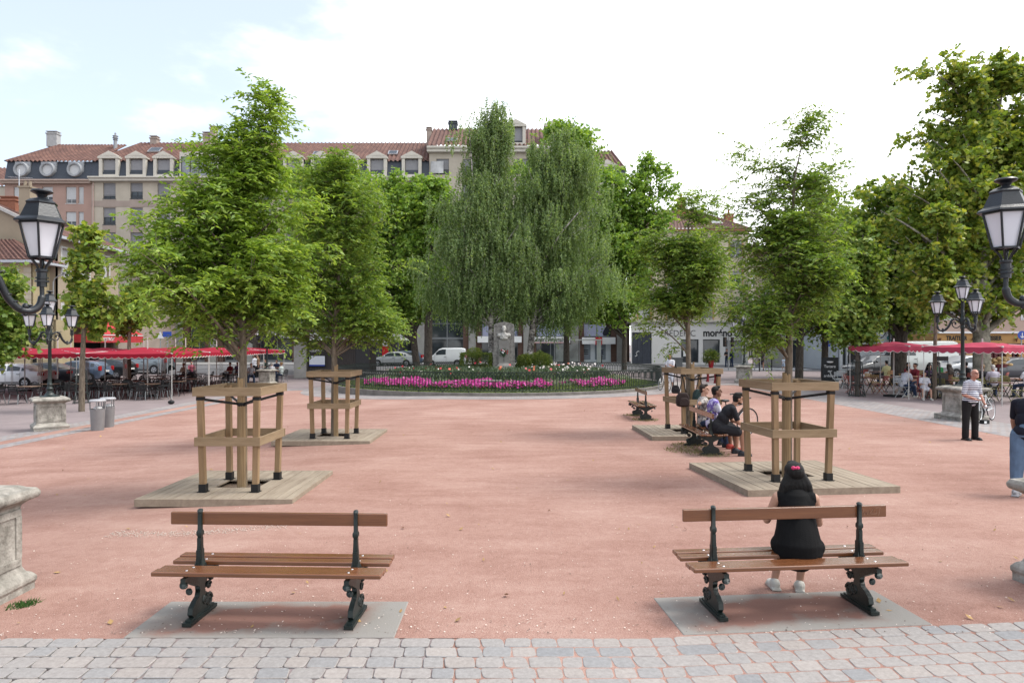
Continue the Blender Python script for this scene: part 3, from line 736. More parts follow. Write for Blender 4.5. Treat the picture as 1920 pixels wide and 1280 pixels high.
# ------------------------------------------------------------------ litter bins
bin_grey = M('bin_grey', (0.20, 0.203, 0.21), 0.5, 0.08, 4)
def make_bin(label, loc, rz):
    t = thing('litter_bin', label, 'litter bin', loc, rz, 'grey litter bins')
    mb = MB(); mb.lathe([(0.17, 0), (0.175, 0.02), (0.20, 0.62), (0.205, 0.64), (0.19, 0.64), (0.17, 0.05)], seg=22); mb.build('body', bin_grey, t, smooth=40)
    mb = MB()
    for a in (0.4, PI / 2 + 0.4, PI + 0.4, 1.5 * PI + .4): mb.tube([(0.195 * math.cos(a), 0.195 * math.sin(a), 0.6), (0.205 * math.cos(a), 0.205 * math.sin(a), 0.90)], 0.018, 6)
    mb.build('lid_stays', bin_grey, t)
    mb = MB(); mb.lathe([(0.16, 0.86), (0.225, 0.86), (0.23, 0.89), (0.20, 0.92), (0.0, 0.93)], seg=22, cap=False); mb.build('lid', M('bin_lid', (0.32, 0.325, 0.34), 0.5, 0.06), t, smooth=40)
    mb = MB(); r = random.Random(8); mb.ell((0.03, -0.03, 0.66), (0.12, 0.11, 0.07), 9, 6); mb.build('rubbish', M('rubbish_paper', (0.5, 0.5, 0.5), 0.8, 0.3, 12), t)
    return t
p = G(183, 806); b1 = make_bin('grey round litter bin standing in front of its twin', p, 0.0)
p = G(202, 800); dup(b1, p, 0.7, 'grey round litter bin half hidden behind its twin')

# ------------------------------------------------------------------ the flower ring: kerb, iron fence, lawn, beds
kerb_stone = M('kerb_stone', (0.165, 0.15, 0.135), 0.85, 0.25, 4, bump=0.4, bscale=30)
N = 120
mb = MB(); pr = [(RR - 0.06, -0.5), (RR + 0.10, -0.5), (RR + 0.10, 0.125), (RR + 0.085, 0.14), (RR - 0.06, 0.14)]
mb.lathe(pr, (RCX, RCY, 0), N, cap=False); o = mb.build('ring_kerb', kerb_stone); o['kind'] = 'structure'
fence = thing('ring_fence', 'low dark green hooped iron fence circling the flower bed', 'fence', (RCX, RCY, 0.0))
NB = 372; fr = RR - 0.02
def cp(k, z, dr=0.0): a = 2 * PI * k / NB; return ((fr + dr) * math.cos(a), (fr + dr) * math.sin(a), z)
mb = MB()
for k in range(NB):
    mb.tube([cp(k, 0.30), cp(k, 0.80)], 0.0165, 4, cap=False)
    mb.tube([cp(k, 0.80), cp(k + 0.22, 0.90), cp(k + 0.62, 0.985), cp(k + 1, 1.02)], 0.0145, 4, cap=False)
    mb.tube([cp(k + 2, 0.80), cp(k + 1.78, 0.90), cp(k + 1.38, 0.985), cp(k + 1, 1.02)], 0.0145, 4, cap=False)
    mb.tube([cp(k, 0.30), cp(k + 0.14, 0.245), cp(k + 0.5, 0.222), cp(k + 0.86, 0.245), cp(k + 1, 0.30)], 0.0145, 4, cap=False)
mb.build('hoops', iron_green, fence)
mb = MB(); mb.lathe([(fr - .018, 1.02), (fr + .018, 1.02), (fr + .018, 1.045), (fr - .018, 1.045), (fr - .018, 1.02)], seg=N, cap=False); mb.build('top_rail', iron_green, fence)
mb = MB(); mb.lathe([(fr - .010, 0.205), (fr + .010, 0.205), (fr + .010, 0.222), (fr - .010, 0.222), (fr - .010, 0.205)], seg=N, cap=False); mb.build('bottom_rail', iron_green, fence)
foot = None
for k in range(48):
    a = 2 * PI * k / 48
    if foot is None:
        m_ = MB(); m_.box((0, 0, 0.17), (0.03, 0.03, 0.10)); m_.box((0, 0, 0.145), (0.07, 0.07, 0.012)); foot = m_.build('post_foot', iron_green, fence); o = foot
    else:
        o = foot.copy(); COL.objects.link(o); o.parent = fence
    o.location = (fr * math.cos(a), fr * math.sin(a), 0.0); o.rotation_euler = (0, 0, a)

lawn_mat = M('lawn_turf', (0.075, 0.125, 0.030), 0.9, 0.3, 2.5, bump=0.6, bscale=50, col2=(0.17, 0.20, 0.065))
mb = MB(); mb.lathe([(RR - 0.07, 0.11), (RR - 0.6, 0.16), (RR - 2.0, 0.30), (RR - 4, 0.46), (RR - 6.5, 0.55), (0.0, 0.58)], (RCX, RCY, 0), 72, cap=False)
lawn = mb.build('flower_bed_ground', lawn_mat, smooth=60); lawn['kind'] = 'structure'
def mound(r_):
    for (r0, z0), (r1, z1) in zip([(0, .58), (RR - 6.5, .55), (RR - 4, .46), (RR - 2, .30), (RR - .6, .16)], [(RR - 6.5, .55), (RR - 4, .46), (RR - 2, .30), (RR - .6, .16), (RR - .07, .11)]):
        if r_ <= r1: return z0 + (z1 - z0) * (r_ - r0) / (r1 - r0)
    return 0.11
def np_mesh(name, V, Fq, mat, parent=None, k=4):
    """V (n*k,3): n separate k-gons"""
    me = bpy.data.meshes.new(name); n = len(V) // k
    me.vertices.add(len(V)); me.vertices.foreach_set('co', np.ascontiguousarray(V, dtype=np.float32).ravel())
    me.loops.add(len(V)); me.loops.foreach_set('vertex_index', np.arange(len(V), dtype=np.int32))
    me.polygons.add(n); me.polygons.foreach_set('loop_start', np.arange(0, len(V), k, dtype=np.int32))
    me.update(calc_edges=True)
    return obj(name, me, mat, parent)
def blades(name, n, mat, r0, r1, a0, a1, h, w, lean, seed, zoff=0.0, patch=None):
    g = np.random.default_rng(seed)
    r_ = np.sqrt(g.uniform(r0 ** 2, r1 ** 2, n)); a = g.uniform(a0, a1, n)
    if patch is not None:
        keep = patch(r_, a, g); r_, a = r_[keep], a[keep]; n = len(r_)
    z = np.array([mound(q) for q in r_]) + zoff
    B = np.stack([RCX + r_ * np.cos(a), RCY + r_ * np.sin(a), z - 0.01], 1)
    hh = h * g.uniform(0.45, 1.0, n); d = g.normal(0, lean, (n, 3)); d[:, 2] = 1.0
    th = g.uniform(0, 2 * PI, n); s = np.stack([np.cos(th), np.sin(th), 0 * th], 1) * w * g.uniform(.6, 1.2, n)[:, None]
    T = B + d * hh[:, None]
    V = np.stack([B - s * .5, B + s * .5, T + s * .5, T - s * .35], 1).reshape(-1, 3)
    o = np_mesh(name, V, None, mat); o['kind'] = 'stuff'; return o
lawn_blade = leaf_mat('lawn_blade', (0.045, 0.085, 0.018), (0.085, 0.135, 0.035), (0.19, 0.21, 0.08), 0.25)
blades('lawn_grass', 30000, lawn_blade, RR - 2.6, RR - 0.08, PI * 1.02, PI * 1.98, 0.075, 0.028, 0.5, 1)
bed_leaf = leaf_mat('perennial_leaf', (0.035, 0.065, 0.030), (0.075, 0.115, 0.065), (0.15, 0.18, 0.11), 0.25)
blades('perennial_foliage', 15000, bed_leaf, 2.0, RR - 2.9, 0, 2 * PI, 0.55, 0.06, 0.30, 2)
blades('silver_foliage', 5000, leaf_mat('silver_leaf', (0.10, 0.13, 0.09), (0.18, 0.21, 0.15), (0.26, 0.28, 0.16), 0.2), RR - 3.3, RR - 1.7, PI * 1.0, PI * 2.0, 0.26, 0.055, 0.5, 3)
def front(r_, a, g):                     # petunia drifts in wavy tongues along the south rim
    t = np.degrees(a) - 270.0
    edge = RR - 2.2 + 0.5 * np.sin(t * 0.21) + 0.3 * np.sin(t * 0.53 + 1)
    on = (r_ > edge) & (r_ < RR - 0.95 + 0.1 * np.sin(t * .9)) & (t > -58) & (t < 51)
    gap = ((t > 19) & (t < 31)) | ((t > 36) & (t < 39.5))
    return on & (~gap | (g.random(len(t)) < 0.04))
petal = leaf_mat('magenta_petal', (0.34, 0.010, 0.16), (0.48, 0.03, 0.27), (0.55, 0.085, 0.35), 0.3)
blades('petunia_foliage', 9000, leaf_mat('petunia_leaf', (0.03, 0.07, 0.02), (0.06, 0.12, 0.035), (0.12, 0.17, 0.06), 0.25), RR - 3, RR - 0.8, PI, 2 * PI, 0.26, 0.05, 0.6, 4, patch=front)
def blooms(name, n, mat, r0, r1, a0, a1, zlo, zhi, size, seed, patch=None):
    g = np.random.default_rng(seed); r_ = np.sqrt(g.uniform(r0 ** 2, r1 ** 2, n)); a = g.uniform(a0, a1, n)
    if patch is not None:
        keep = patch(r_, a, g); r_, a = r_[keep], a[keep]; n = len(r_)
    z = np.array([mound(q) for q in r_]) + g.uniform(zlo, zhi, n)
    C = np.stack([RCX + r_ * np.cos(a), RCY + r_ * np.sin(a), z], 1)
    nr = g.normal(0, .45, (n, 3)); nr[:, 2] += 0.7; nr[:, 1] -= 0.7; nr /= np.linalg.norm(nr, axis=1)[:, None]
    u = np.cross(nr, [0.2, 0.1, 1.0]); u /= np.linalg.norm(u, axis=1)[:, None]; w = np.cross(nr, u)
    s = size * g.uniform(.6, 1.2, n)[:, None]
    ring = [C + (u * math.cos(t) + w * math.sin(t)) * s * (1.0 if i % 2 == 0 else .8) for i, t in enumerate(np.linspace(0, 2 * PI, 7)[:-1])]
    o = np_mesh(name, np.stack(ring, 1).reshape(-1, 3), None, mat, k=6); o['kind'] = 'stuff'; return o
blooms('petunia_flowers', 9500, petal, RR - 3, RR - 0.8, PI, 2 * PI, 0.10, 0.30, 0.055, 5, front)
blooms('white_flowers', 46, leaf_mat('white_petal', (0.6, 0.5, 0.5), (0.7, 0.64, 0.62), (0.75, 0.7, 0.68), 0.2), 3.2, 5.6, PI * 1.68, PI * 2.02, 0.40, 0.75, 0.06, 6)
blooms('pale_flowers', 30, MAT['white_petal'], 3.0, 6.0, PI, 2 * PI, 0.35, 0.7, 0.06, 16)
blooms('rose_flowers', 34, leaf_mat('rose_petal', (0.35, 0.02, 0.03), (0.5, 0.05, 0.06), (0.55, 0.16, 0.08), 0.2), 3.0, 6.4, PI, 2 * PI, 0.35, 0.8, 0.07, 7)

# plaque in the petunias
t = thing('plaque', 'small dark plaque with a pale top among the magenta flowers', 'plaque', (-0.95, 31.6, 0.2)); mb = MB(); mb.bx(-.45, .45, -.05, .1, 0.0, .36); mb.build('plaque_slab', M('plaque_brown', (0.16, 0.12, 0.11), .7, .2), t)
mb = MB(); mb.bx(-.5, .5, -.07, .12, .36, .41); mb.build('plaque_ledge', stone_old, t, bevel=0.01)

# monument with a bust
mon = thing('monument', 'grey stone stele carrying a pale bust of a bearded man', 'monument', (X(945, 39.2), 39.2, 0.5))
stele = M('stele_stone', (0.11, 0.103, 0.096), 0.85, 0.3, 6, bump=0.5, bscale=24, col2=(0.27, 0.26, 0.245)); smooth_st = M('stele_face_stone', (0.18, 0.172, 0.162), 0.75, 0.15, 5, bump=0.2, bscale=40)
mb = MB(); mb.prism([(-.62, .45), (.62, .45), (.57, 2.83), (.40, 2.93), (.0, 3.0), (-.40, 2.93), (-.57, 2.83)], 0.0, 0.5, 'y'); mb.build('stele', stele, mon, bevel=0.02)
mb = MB(); mb.bx(-.31, .31, -.16, 0.02, .62, 1.98); mb.build('column', smooth_st, mon, bevel=0.015)
mb = MB(); mb.lathe([(1.08, -.4), (1.08, .20), (1.02, .24), (.70, .50), (.66, .50)], (0, .2, 0), 4, PI / 4); mb.lathe([(.6, .48), (.52, .56), (.34, .68)], (0, .08, 0), 4, PI / 4); mb.build('base', smooth_st, mon, bevel=0.02)
# ------------------------------------------------------------------ trees
bark_young = M('young_bark', (0.105, 0.08, 0.06), .9, .3, 10, bump=.5, bscale=40, stretch=(2, 2, .5), col2=(.20, .165, .125))
bark_dark = M('dark_bark', (0.045, 0.036, 0.030), .95, .35, 8, bump=.6, bscale=30, stretch=(2, 2, .6), col2=(.10, .085, .07))
bark_plane = M('plane_bark', (0.12, 0.11, 0.085), .9, .3, 4, bump=.3, bscale=25, col2=(.34, .32, .26))
def birch_bark():
    m, nt, b, out = node_mat('birch_bark'); tc = nd(nt, 'ShaderNodeTexCoord'); mp = nd(nt, 'ShaderNodeMapping'); mp.inputs['Scale'].default_value = (3, 3, 5); lk(nt, tc.outputs['Object'], mp.inputs[0])
    n = nd(nt, 'ShaderNodeTexNoise', Scale=1.0, Detail=6.0, Roughness=.7); lk(nt, mp.outputs[0], n.inputs['Vector'])
    r = ramp_node(nt, n.outputs['Fac'], [(.42, (.035, .03, .028)), (.52, (.30, .28, .26)), (.62, (.52, .50, .47))]); lk(nt, r.outputs[0], b.inputs['Base Color']); b.inputs['Roughness'].default_value = .8
    return m
bark_birch = birch_bark()
leaf_zel = leaf_mat('young_tree_leaf', (0.080, 0.140, 0.022), (0.135, 0.215, 0.036), (0.220, 0.295, 0.065), .45)
leaf_zel2 = leaf_mat('darker_young_leaf', (0.060, 0.112, 0.020), (0.105, 0.172, 0.032), (0.180, 0.245, 0.055), .45)
leaf_plane = leaf_mat('plane_leaf', (0.058, 0.105, 0.019), (0.105, 0.165, 0.032), (0.19, 0.225, 0.050), .42)
leaf_plane_y = leaf_mat('yellowing_plane_leaf', (0.070, 0.118, 0.019), (0.130, 0.185, 0.032), (0.24, 0.245, 0.050), .44)
leaf_lime = leaf_mat('street_tree_leaf', (0.070, 0.135, 0.022), (0.125, 0.210, 0.036), (0.205, 0.285, 0.062), .45)
leaf_birch = leaf_mat('birch_leaf', (0.070, 0.115, 0.042), (0.115, 0.172, 0.066), (0.180, 0.240, 0.100), .46)
leaf_bush = leaf_mat('shrub_leaf', (0.045, 0.085, 0.015), (0.10, 0.15, 0.028), (0.20, 0.22, 0.05), .35)

def nrmz(a): return a / np.maximum(np.linalg.norm(a, axis=-1, keepdims=True), 1e-9)
def leaf_quads(P, D, N, L, Wd, droop=0.15, lobed=False):
    D = nrmz(D); S = nrmz(np.cross(D, N)); N2 = np.cross(S, D)
    L = L[:, None]; Wd = Wd[:, None]
    mid = P + D * L * .48 + N2 * L * .05
    tip = P + D * L - N2 * L * droop
    a, b = mid + S * Wd * .5, mid - S * Wd * .5
    if not lobed: return np.stack([P, a, tip, b], 1).reshape(-1, 3), 4
    q = P + D * L * .72
    return np.stack([P, P + D * L * .30 + S * Wd * .62, q + S * Wd * .22, q + S * Wd * .45 + D * L * .06, tip, q - S * Wd * .45 + D * L * .06, q - S * Wd * .22, P + D * L * .30 - S * Wd * .62], 1).reshape(-1, 3), 8
def clumps_from(lobes, n, g, shell=.36):
    """points through the volume of ellipsoidal lobes (cx, cy, cz, rx, ry, rz, weight)"""
    w = np.array([l[6] if len(l) > 6 else (l[3] * l[4] * l[5]) ** .62 for l in lobes]); w = w / w.sum()
    idx = g.choice(len(lobes), n, p=w); k = len(lobes); idx[:min(n, k)] = np.arange(min(n, k)); Lb = np.array([l[:6] for l in lobes])[idx]
    u = nrmz(g.normal(size=(n, 3))); r = g.random(n)[:, None] ** shell
    return Lb[:, :3] + u * r * Lb[:, 3:6], nrmz(u * Lb[:, 3:6] + np.array([0, 0, .15]))
def fans(lobes, K, m, g, trunk, zmin, r0, spread=.17, steep=.75):
    """limbs that rise from the trunk to K ends in the lobes, each carrying m leafy clumps along its outer part"""
    E, _ = clumps_from(lobes, K, g, .22); T = np.array([p[:3] for p in trunk]); R = np.array([p[3] for p in trunk]); C, O, limbs = [], [], []
    for e in E:
        hor = math.hypot(e[0] - np.interp(e[2], T[:, 2], T[:, 0]), e[1]); zb = min(max(e[2] - steep * hor - .25 * g.random() * (1 + hor), zmin), T[-1, 2] - .05)
        b = np.array([np.interp(zb, T[:, 2], T[:, k]) for k in (0, 1, 2)]); rb = np.interp(zb, T[:, 2], R); L = np.linalg.norm(e - b)
        q = b + (e - b) * .5 + np.array([0, 0, .10 * L]) + g.normal(size=3) * .05 * L; B = lambda s: b * (1 - s) ** 2 + 2 * q * s * (1 - s) + e * s * s
        rr = min(r0, rb * .75) * min(1, .45 + L * .25); limbs.append([(*B(s), rr * (1 - .86 * s)) for s in np.linspace(0, 1, 8)])
        for s in g.uniform(.38, 1.03, m):
            n = g.normal(size=3) * np.array([1, 1, .55]); C.append(B(s) + n * L * spread * (.45 + .55 * s)); o = (e - b) / max(L, 1e-6) * .9 + n * .45; O.append(o / np.linalg.norm(o))
    return np.array(C), np.array(O), limbs
def twig_sprays(C, O, g, rad, twigs, per, leaf, wide, droop, flat=.6, jit=.25, lobed=False, hang=.35):
    """leafy twigs radiating from each clump centre, layered flat and bending down at the tip"""
    n = len(C); K = n * twigs
    c = np.repeat(C, twigs, 0); o = np.repeat(O, twigs, 0)
    d = nrmz(o * .75 + g.normal(size=(K, 3)) * np.array([1, 1, 1 - flat]))
    ln = rad * g.uniform(.5, 1.15, K)
    s0 = c + g.normal(size=(K, 3)) * rad * .22
    t = np.tile(np.linspace(.12, 1, per), K) + g.normal(size=K * per) * .03; k = np.repeat(np.arange(K), per)
    P = s0[k] + d[k] * (t * ln[k])[:, None]; P[:, 2] -= hang * ln[k] * t ** 2
    side = nrmz(np.cross(d, np.array([0, 0, 1.0]) + g.normal(size=(K, 3)) * .15))[k] * np.where(np.arange(K * per) % 2 == 0, 1, -1)[:, None]
    D = d[k] * .55 + side * .85 + g.normal(size=P.shape) * jit; D[:, 2] -= droop
    N = np.array([0, 0, 1.0]) + g.normal(size=P.shape) * (jit + .25)
    q = g.uniform(.65, 1.15, len(P))
    V, kk = leaf_quads(P, D, N, leaf * q, wide * q, lobed=lobed)
    return V, kk, (s0, s0 + d * ln[:, None] * .9 - np.array([0, 0, 1]) * (hang * .8 * ln)[:, None])
def weep(C, g, strands, ln, per, leaf, wide):
    n = len(C); K = n * strands
    c = np.repeat(C, strands, 0) + g.normal(size=(K, 3)) * np.array([.30, .30, .22]); L = ln * g.uniform(.35, 1.2, K)
    sw = g.normal(size=(K, 2)) * .16
    t = np.tile(np.linspace(0, 1, per), K); k = np.repeat(np.arange(K), per)
    P = c[k].copy(); P[:, :2] += sw[k] * (np.sqrt(t) * L[k])[:, None]; P[:, 2] -= t * L[k]
    P += g.normal(size=P.shape) * .025
    D = g.normal(size=P.shape) * .7; D[:, 2] -= .8; N = g.normal(size=P.shape)
    q = g.uniform(.6, 1.2, len(P)); V, kk = leaf_quads(P, D, N, leaf * q, wide * q)
    e = c.copy(); e[:, :2] += sw * L[:, None]; e[:, 2] -= L
    return V, kk, (c, e)
def tree(name, label, loc, trunk, limbs, V, kk, twig, lmat, bmat, group=None, twig_r=.006, ntwig=500, fork_r=.4):
    """trunk: [(x,y,z,r)...] local; limbs: list of polylines [(x,y,z,r)...]; V: leaf corner points"""
    t = thing(name, label, 'tree', loc, 0, group)
    mb = MB(); mb.tube([p[:3] for p in trunk], [p[3] for p in trunk], 10)
    for l in limbs: mb.tube([p[:3] for p in l], [p[3] for p in l], 6)
    mb.build('trunk', bmat, t, smooth=60); mb = MB()
    if twig is not None:
        a, b = twig; step = max(1, len(a) // ntwig)
        for i in range(0, len(a), step): mb.tube([a[i], (a[i] + b[i]) / 2 + np.array([0, 0, .03]), b[i]], [twig_r, twig_r * .8, twig_r * .4], 3, cap=False)
    if mb.v: mb.build('twig_sprays', bmat, t, smooth=60)  # bare twig stems, not all joined to the limbs
    np_mesh('crown', V, None, lmat, t, k=kk)
    return t
def limbs_to(C, trunk, g, n, r0=.03, zmin=None, lift=.3, spread=.35):
    """curved limbs from the trunk out to n of the clump centres"""
    out = []; T = np.array([p[:3] for p in trunk]); R = np.array([p[3] for p in trunk])
    idx = g.choice(len(C), min(n, len(C)), replace=False)
    for i in idx:
        c = C[i]; hor = math.hypot(c[0], c[1]); zb = c[2] - lift * 1.0 - spread * hor - .2 * g.random()
        zb = min(max(zb, zmin if zmin is not None else T[0, 2]), T[-1, 2] - .1)
        j = np.searchsorted(T[:, 2], zb); j = min(max(j, 1), len(T) - 1); f = (zb - T[j - 1, 2]) / max(T[j, 2] - T[j - 1, 2], 1e-6)
        b = T[j - 1] + (T[j] - T[j - 1]) * f; rb = R[j - 1] + (R[j] - R[j - 1]) * f
        m = b + (c - b) * .45 + np.array([0, 0, .12 * np.linalg.norm(c - b)]); rr = min(r0, rb * .7)
        pts = [];
        for s in np.linspace(0, 1, 7):
            p = b * (1 - s) ** 2 + 2 * m * s * (1 - s) + c * s * s + (g.normal(size=3) * .02 * np.linalg.norm(c - b) if 0 < s < 1 else 0)
            pts.append((*p, rr * (1 - .85 * s)))
        out.append(pts)
    return out
def lobes_px(lb, d, base, ydep=1.0, shrink=0.0):
    """lobes given as they appear (px, py, rx, ry) at distance d, returned as local ellipsoids as deep as they are wide"""
    out = []; g = random.Random(len(lb))
    for l in lb:
        rx, rz = l[2] * d / F_PX, l[3] * d / F_PX; rx, rz = max(rx - shrink, rx * .35), max(rz - shrink * .7, rz * .35); dy = l[4] if len(l) > 4 else g.uniform(-.5, .5) * rx
        out.append((X(l[0], d) - base[0], dy, Z(l[1], d) - base[2], rx, max(rx, rz * .5) * ydep, rz))
    return out

# the four young trees of the court
def young(label, base, d, trunk_px, lb, n, seed, lmat, rad=.42, tw=9, per=11, leaf=.085, wide=.036, nl=34, group='young trees in timber guards'):
    g = np.random.default_rng(seed); L = lobes_px(lb, d, base, 1.0, rad * .40); tr = [(X(px, d) - base[0], 0, Z(py, d) - base[2], r) for px, py, r in trunk_px]; tr[0] = (tr[0][0], 0, 0.0, tr[0][3])
    C, O, lim = fans(L, n // 6, 6, g, tr, 1.95, .034); V, k, tw_ = twig_sprays(C, O, g, rad, tw, per, leaf, wide, .25)
    return tree('young_tree', label, base, tr, lim, V, k, tw_, lmat, bark_young, group, .005, 900)
b = (-4.24, 10.97, gz(-4.24) + .06)
young('bushiest young tree with one tall leader, in the guard behind the empty front bench', b, 10.97, [(456, 905, .062), (456, 700, .058), (455, 580, .052), (458, 450, .038), (470, 330, .022), (496, 240, .010), (502, 215, .004)],
    [(400, 480, 150, 85), (470, 400, 120, 90), (350, 420, 90, 60), (320, 520, 80, 45), (540, 480, 75, 80), (440, 330, 70, 60), (500, 290, 32, 60), (505, 215, 26, 40), (345, 345, 50, 35), (440, 235, 28, 28), (420, 545, 95, 42), (530, 555, 60, 40), (300, 455, 52, 35), (290, 560, 45, 25), (375, 290, 40, 40), (508, 178, 12, 12), (490, 262, 26, 30), (470, 290, 34, 34)], 420, 3, leaf_zel, .42, 11, 12, .10, .040)
b = (-4.30, 16.85, gz(-4.3) + .06)
young('second young tree, rounder and lower, in the guard before the iron ring fence', b, 16.85, [(626, 818, .075), (627, 690, .07), (627, 640, .062), (632, 560, .045), (640, 450, .028), (650, 320, .01)],
    [(640, 480, 95, 80), (600, 420, 70, 60), (690, 540, 60, 50), (640, 370, 75, 45), (580, 520, 65, 55), (640, 320, 50, 28), (700, 460, 45, 60), (640, 590, 100, 30), (710, 590, 40, 20), (590, 345, 45, 35), (530, 610, 30, 14), (560, 590, 30, 22)], 330, 4, leaf_zel2, .50, 10, 11, .115, .046)
b = (4.60, 11.56, .06)
young('loose feathery young tree, thin toward its top, in the guard before the seated woman', b, 11.56, [(1478, 895, .062), (1479, 700, .058), (1480, 610, .055), (1482, 480, .036), (1490, 330, .018), (1506, 262, .005)],
    [(1480, 520, 90, 75), (1440, 460, 75, 55), (1530, 480, 80, 65), (1400, 560, 40, 45), (1470, 400, 75, 45), (1420, 370, 45, 35), (1560, 420, 50, 45), (1500, 330, 45, 40), (1555, 330, 32, 30), (1410, 295, 32, 22), (1510, 260, 24, 36), (1430, 600, 50, 35), (1550, 570, 60, 40), (1400, 420, 35, 30), (1590, 330, 18, 18), (1500, 222, 12, 12)], 240, 5, leaf_zel2, .42, 9, 11, .095, .035, nl=34)
b = (4.53, 17.45, .06)
young('dark rounded young tree in the guard with the hanging bags', b, 17.45, [(1291, 800, .07), (1291, 690, .065), (1290, 620, .058), (1290, 520, .038), (1290, 420, .016), (1302, 385, .005)],
    [(1290, 520, 80, 60), (1250, 480, 55, 55), (1330, 510, 55, 60), (1290, 430, 70, 45), (1240, 545, 45, 30), (1280, 565, 60, 22), (1330, 400, 35, 45), (1300, 370, 25, 30), (1225, 440, 35, 30), (1222, 605, 22, 9)], 270, 6, leaf_zel2, .50, 9, 11, .115, .046)

# birches and shrubs inside the ring
def birch(label, base, d, trunks, lb, n, seed, strands=10, ln=1.25):
    g = np.random.default_rng(seed); L = lobes_px(lb, d, base);     trs = [[(X(px, d) - base[0], dy, Z(py, d) - base[2], r) for px, py, r, dy in tr] for tr in trunks]; trs[0][0] = (*trs[0][0][:2], -.1, trs[0][0][3])
    C, O, lim = fans(L, n // 6, 6, g, trs[0], 2.6, .05, .16, 1.1); lim = lim + trs[1:]
    V, k, tw_ = weep(C, g, strands, ln, 26, .115, .075)
    return tree('birch_tree', label, base, trs[0], lim, V, k, tw_, leaf_birch, bark_birch, 'weeping birches in the flower ring', .007, 1300)
d = 40.8; b = (X(918, d), d, .55)
birch('weeping birch just behind the monument with the tallest drooping grey green crown', b, d, [[(922, 690, .24, 0), (922, 600, .20, 0), (926, 480, .15, .1), (935, 330, .09, .1), (930, 190, .02, 0)], [(920, 600, .13, 0), (898, 500, .11, -.4), (890, 380, .06, -.6), (880, 230, .015, -.6)]],
    [(890, 460, 55, 100), (920, 350, 48, 100), (900, 280, 42, 60), (880, 230, 20, 28), (930, 250, 32, 50), (926, 205, 14, 22), (905, 230, 22, 30), (960, 420, 45, 60), (870, 340, 40, 45), (968, 350, 32, 60), (985, 480, 38, 70), (845, 480, 40, 70), (860, 400, 42, 60), (950, 470, 40, 95), (905, 540, 70, 38), (830, 535, 38, 32), (790, 500, 24, 20)], 760, 21)
d = 42.2; b = (X(990, d), d, .55)
birch('second weeping birch with white stems showing through, beside the monument', b, d, [[(990, 690, .22, 0), (1000, 600, .18, 0), (1012, 500, .13, 0), (1030, 380, .08, 0), (1055, 240, .02, 0)], [(1005, 560, .10, .2), (1000, 450, .08, .5), (1003, 350, .05, .6), (1004, 270, .015, .6)], [(1012, 500, .08, -.3), (1050, 440, .06, -.8), (1085, 400, .03, -1.0)]],
    [(1040, 450, 70, 95), (1010, 370, 55, 85), (1070, 360, 60, 70), (1045, 275, 50, 40), (1095, 470, 55, 75), (1000, 320, 40, 50), (975, 430, 40, 80), (965, 520, 40, 50), (1120, 500, 40, 60), (1080, 320, 45, 50), (990, 500, 45, 55), (1110, 410, 30, 45), (1050, 540, 75, 32), (1000, 290, 25, 38), (1080, 300, 25, 32)], 780, 22)
def shrub(name, label, c, r, n, seed, mat, leaf=.07, group='clipped shrubs by the monument', box=False):
    g = np.random.default_rng(seed); t = thing(name, label, 'shrub', c, 0, group); m = n
    if box: P = g.uniform(-1, 1, (m, 3)); i = g.integers(0, 3, m); P[np.arange(m), i] = np.sign(P[np.arange(m), i]) * g.uniform(.82, 1.04, m); P = P * np.array(r)
    else: u = nrmz(g.normal(size=(m, 3))); P = u * (g.random(m)[:, None] ** .25) * np.array(r); P *= (1 + .16 * np.sin(u[:, :1] * 7 + seed) * np.cos(u[:, 1:2] * 5))
    P[:, 2] += r[2]; D = nrmz(P - np.array([0, 0, r[2] * .6])) + g.normal(size=P.shape) * .7; N = g.normal(size=P.shape) + np.array([0, 0, .5])
    q = g.uniform(.6, 1.2, m); V, k = leaf_quads(P, D, N, leaf * q, leaf * .55 * q); np_mesh('crown', V, None, mat, t, k=k)
    mb = MB(); rr = random.Random(seed)
    for _ in range(14): a = rr.uniform(0, 6.3); mb.tube([(r[0] * .5 * rr.uniform(-1, 1), r[1] * .4 * rr.uniform(-1, 1), -.4), (r[0] * .7 * math.cos(a), r[1] * .7 * math.sin(a), r[2])], [.025, .01], 4)
    mb.build('trunk', bark_dark, t); return t
shrub('clipped_shrub', 'broad clipped yellow green hedge block beside the monument, next to the white van', (X(893, 39.6), 39.6, .72), (.86, .6, .50), 7500, 31, leaf_bush, box=True)
shrub('clipped_shrub', 'clipped shrub on the near side of the second birch stem', (X(985, 39.6), 39.6, .68), (.5, .55, .50), 6000, 32, leaf_bush)
shrub('clipped_shrub', 'dense rounded shrub before the bus shelter end', (X(1012, 39.8), 39.8, .70), (.68, .6, .56), 6500, 33, leaf_bush)
shrub('loose_shrub', 'small loose yellowish shrub rising above the hedge block', (X(890, 40.3), 40.3, 1.4), (.45, .4, .32), 1600, 34, leaf_plane_y)

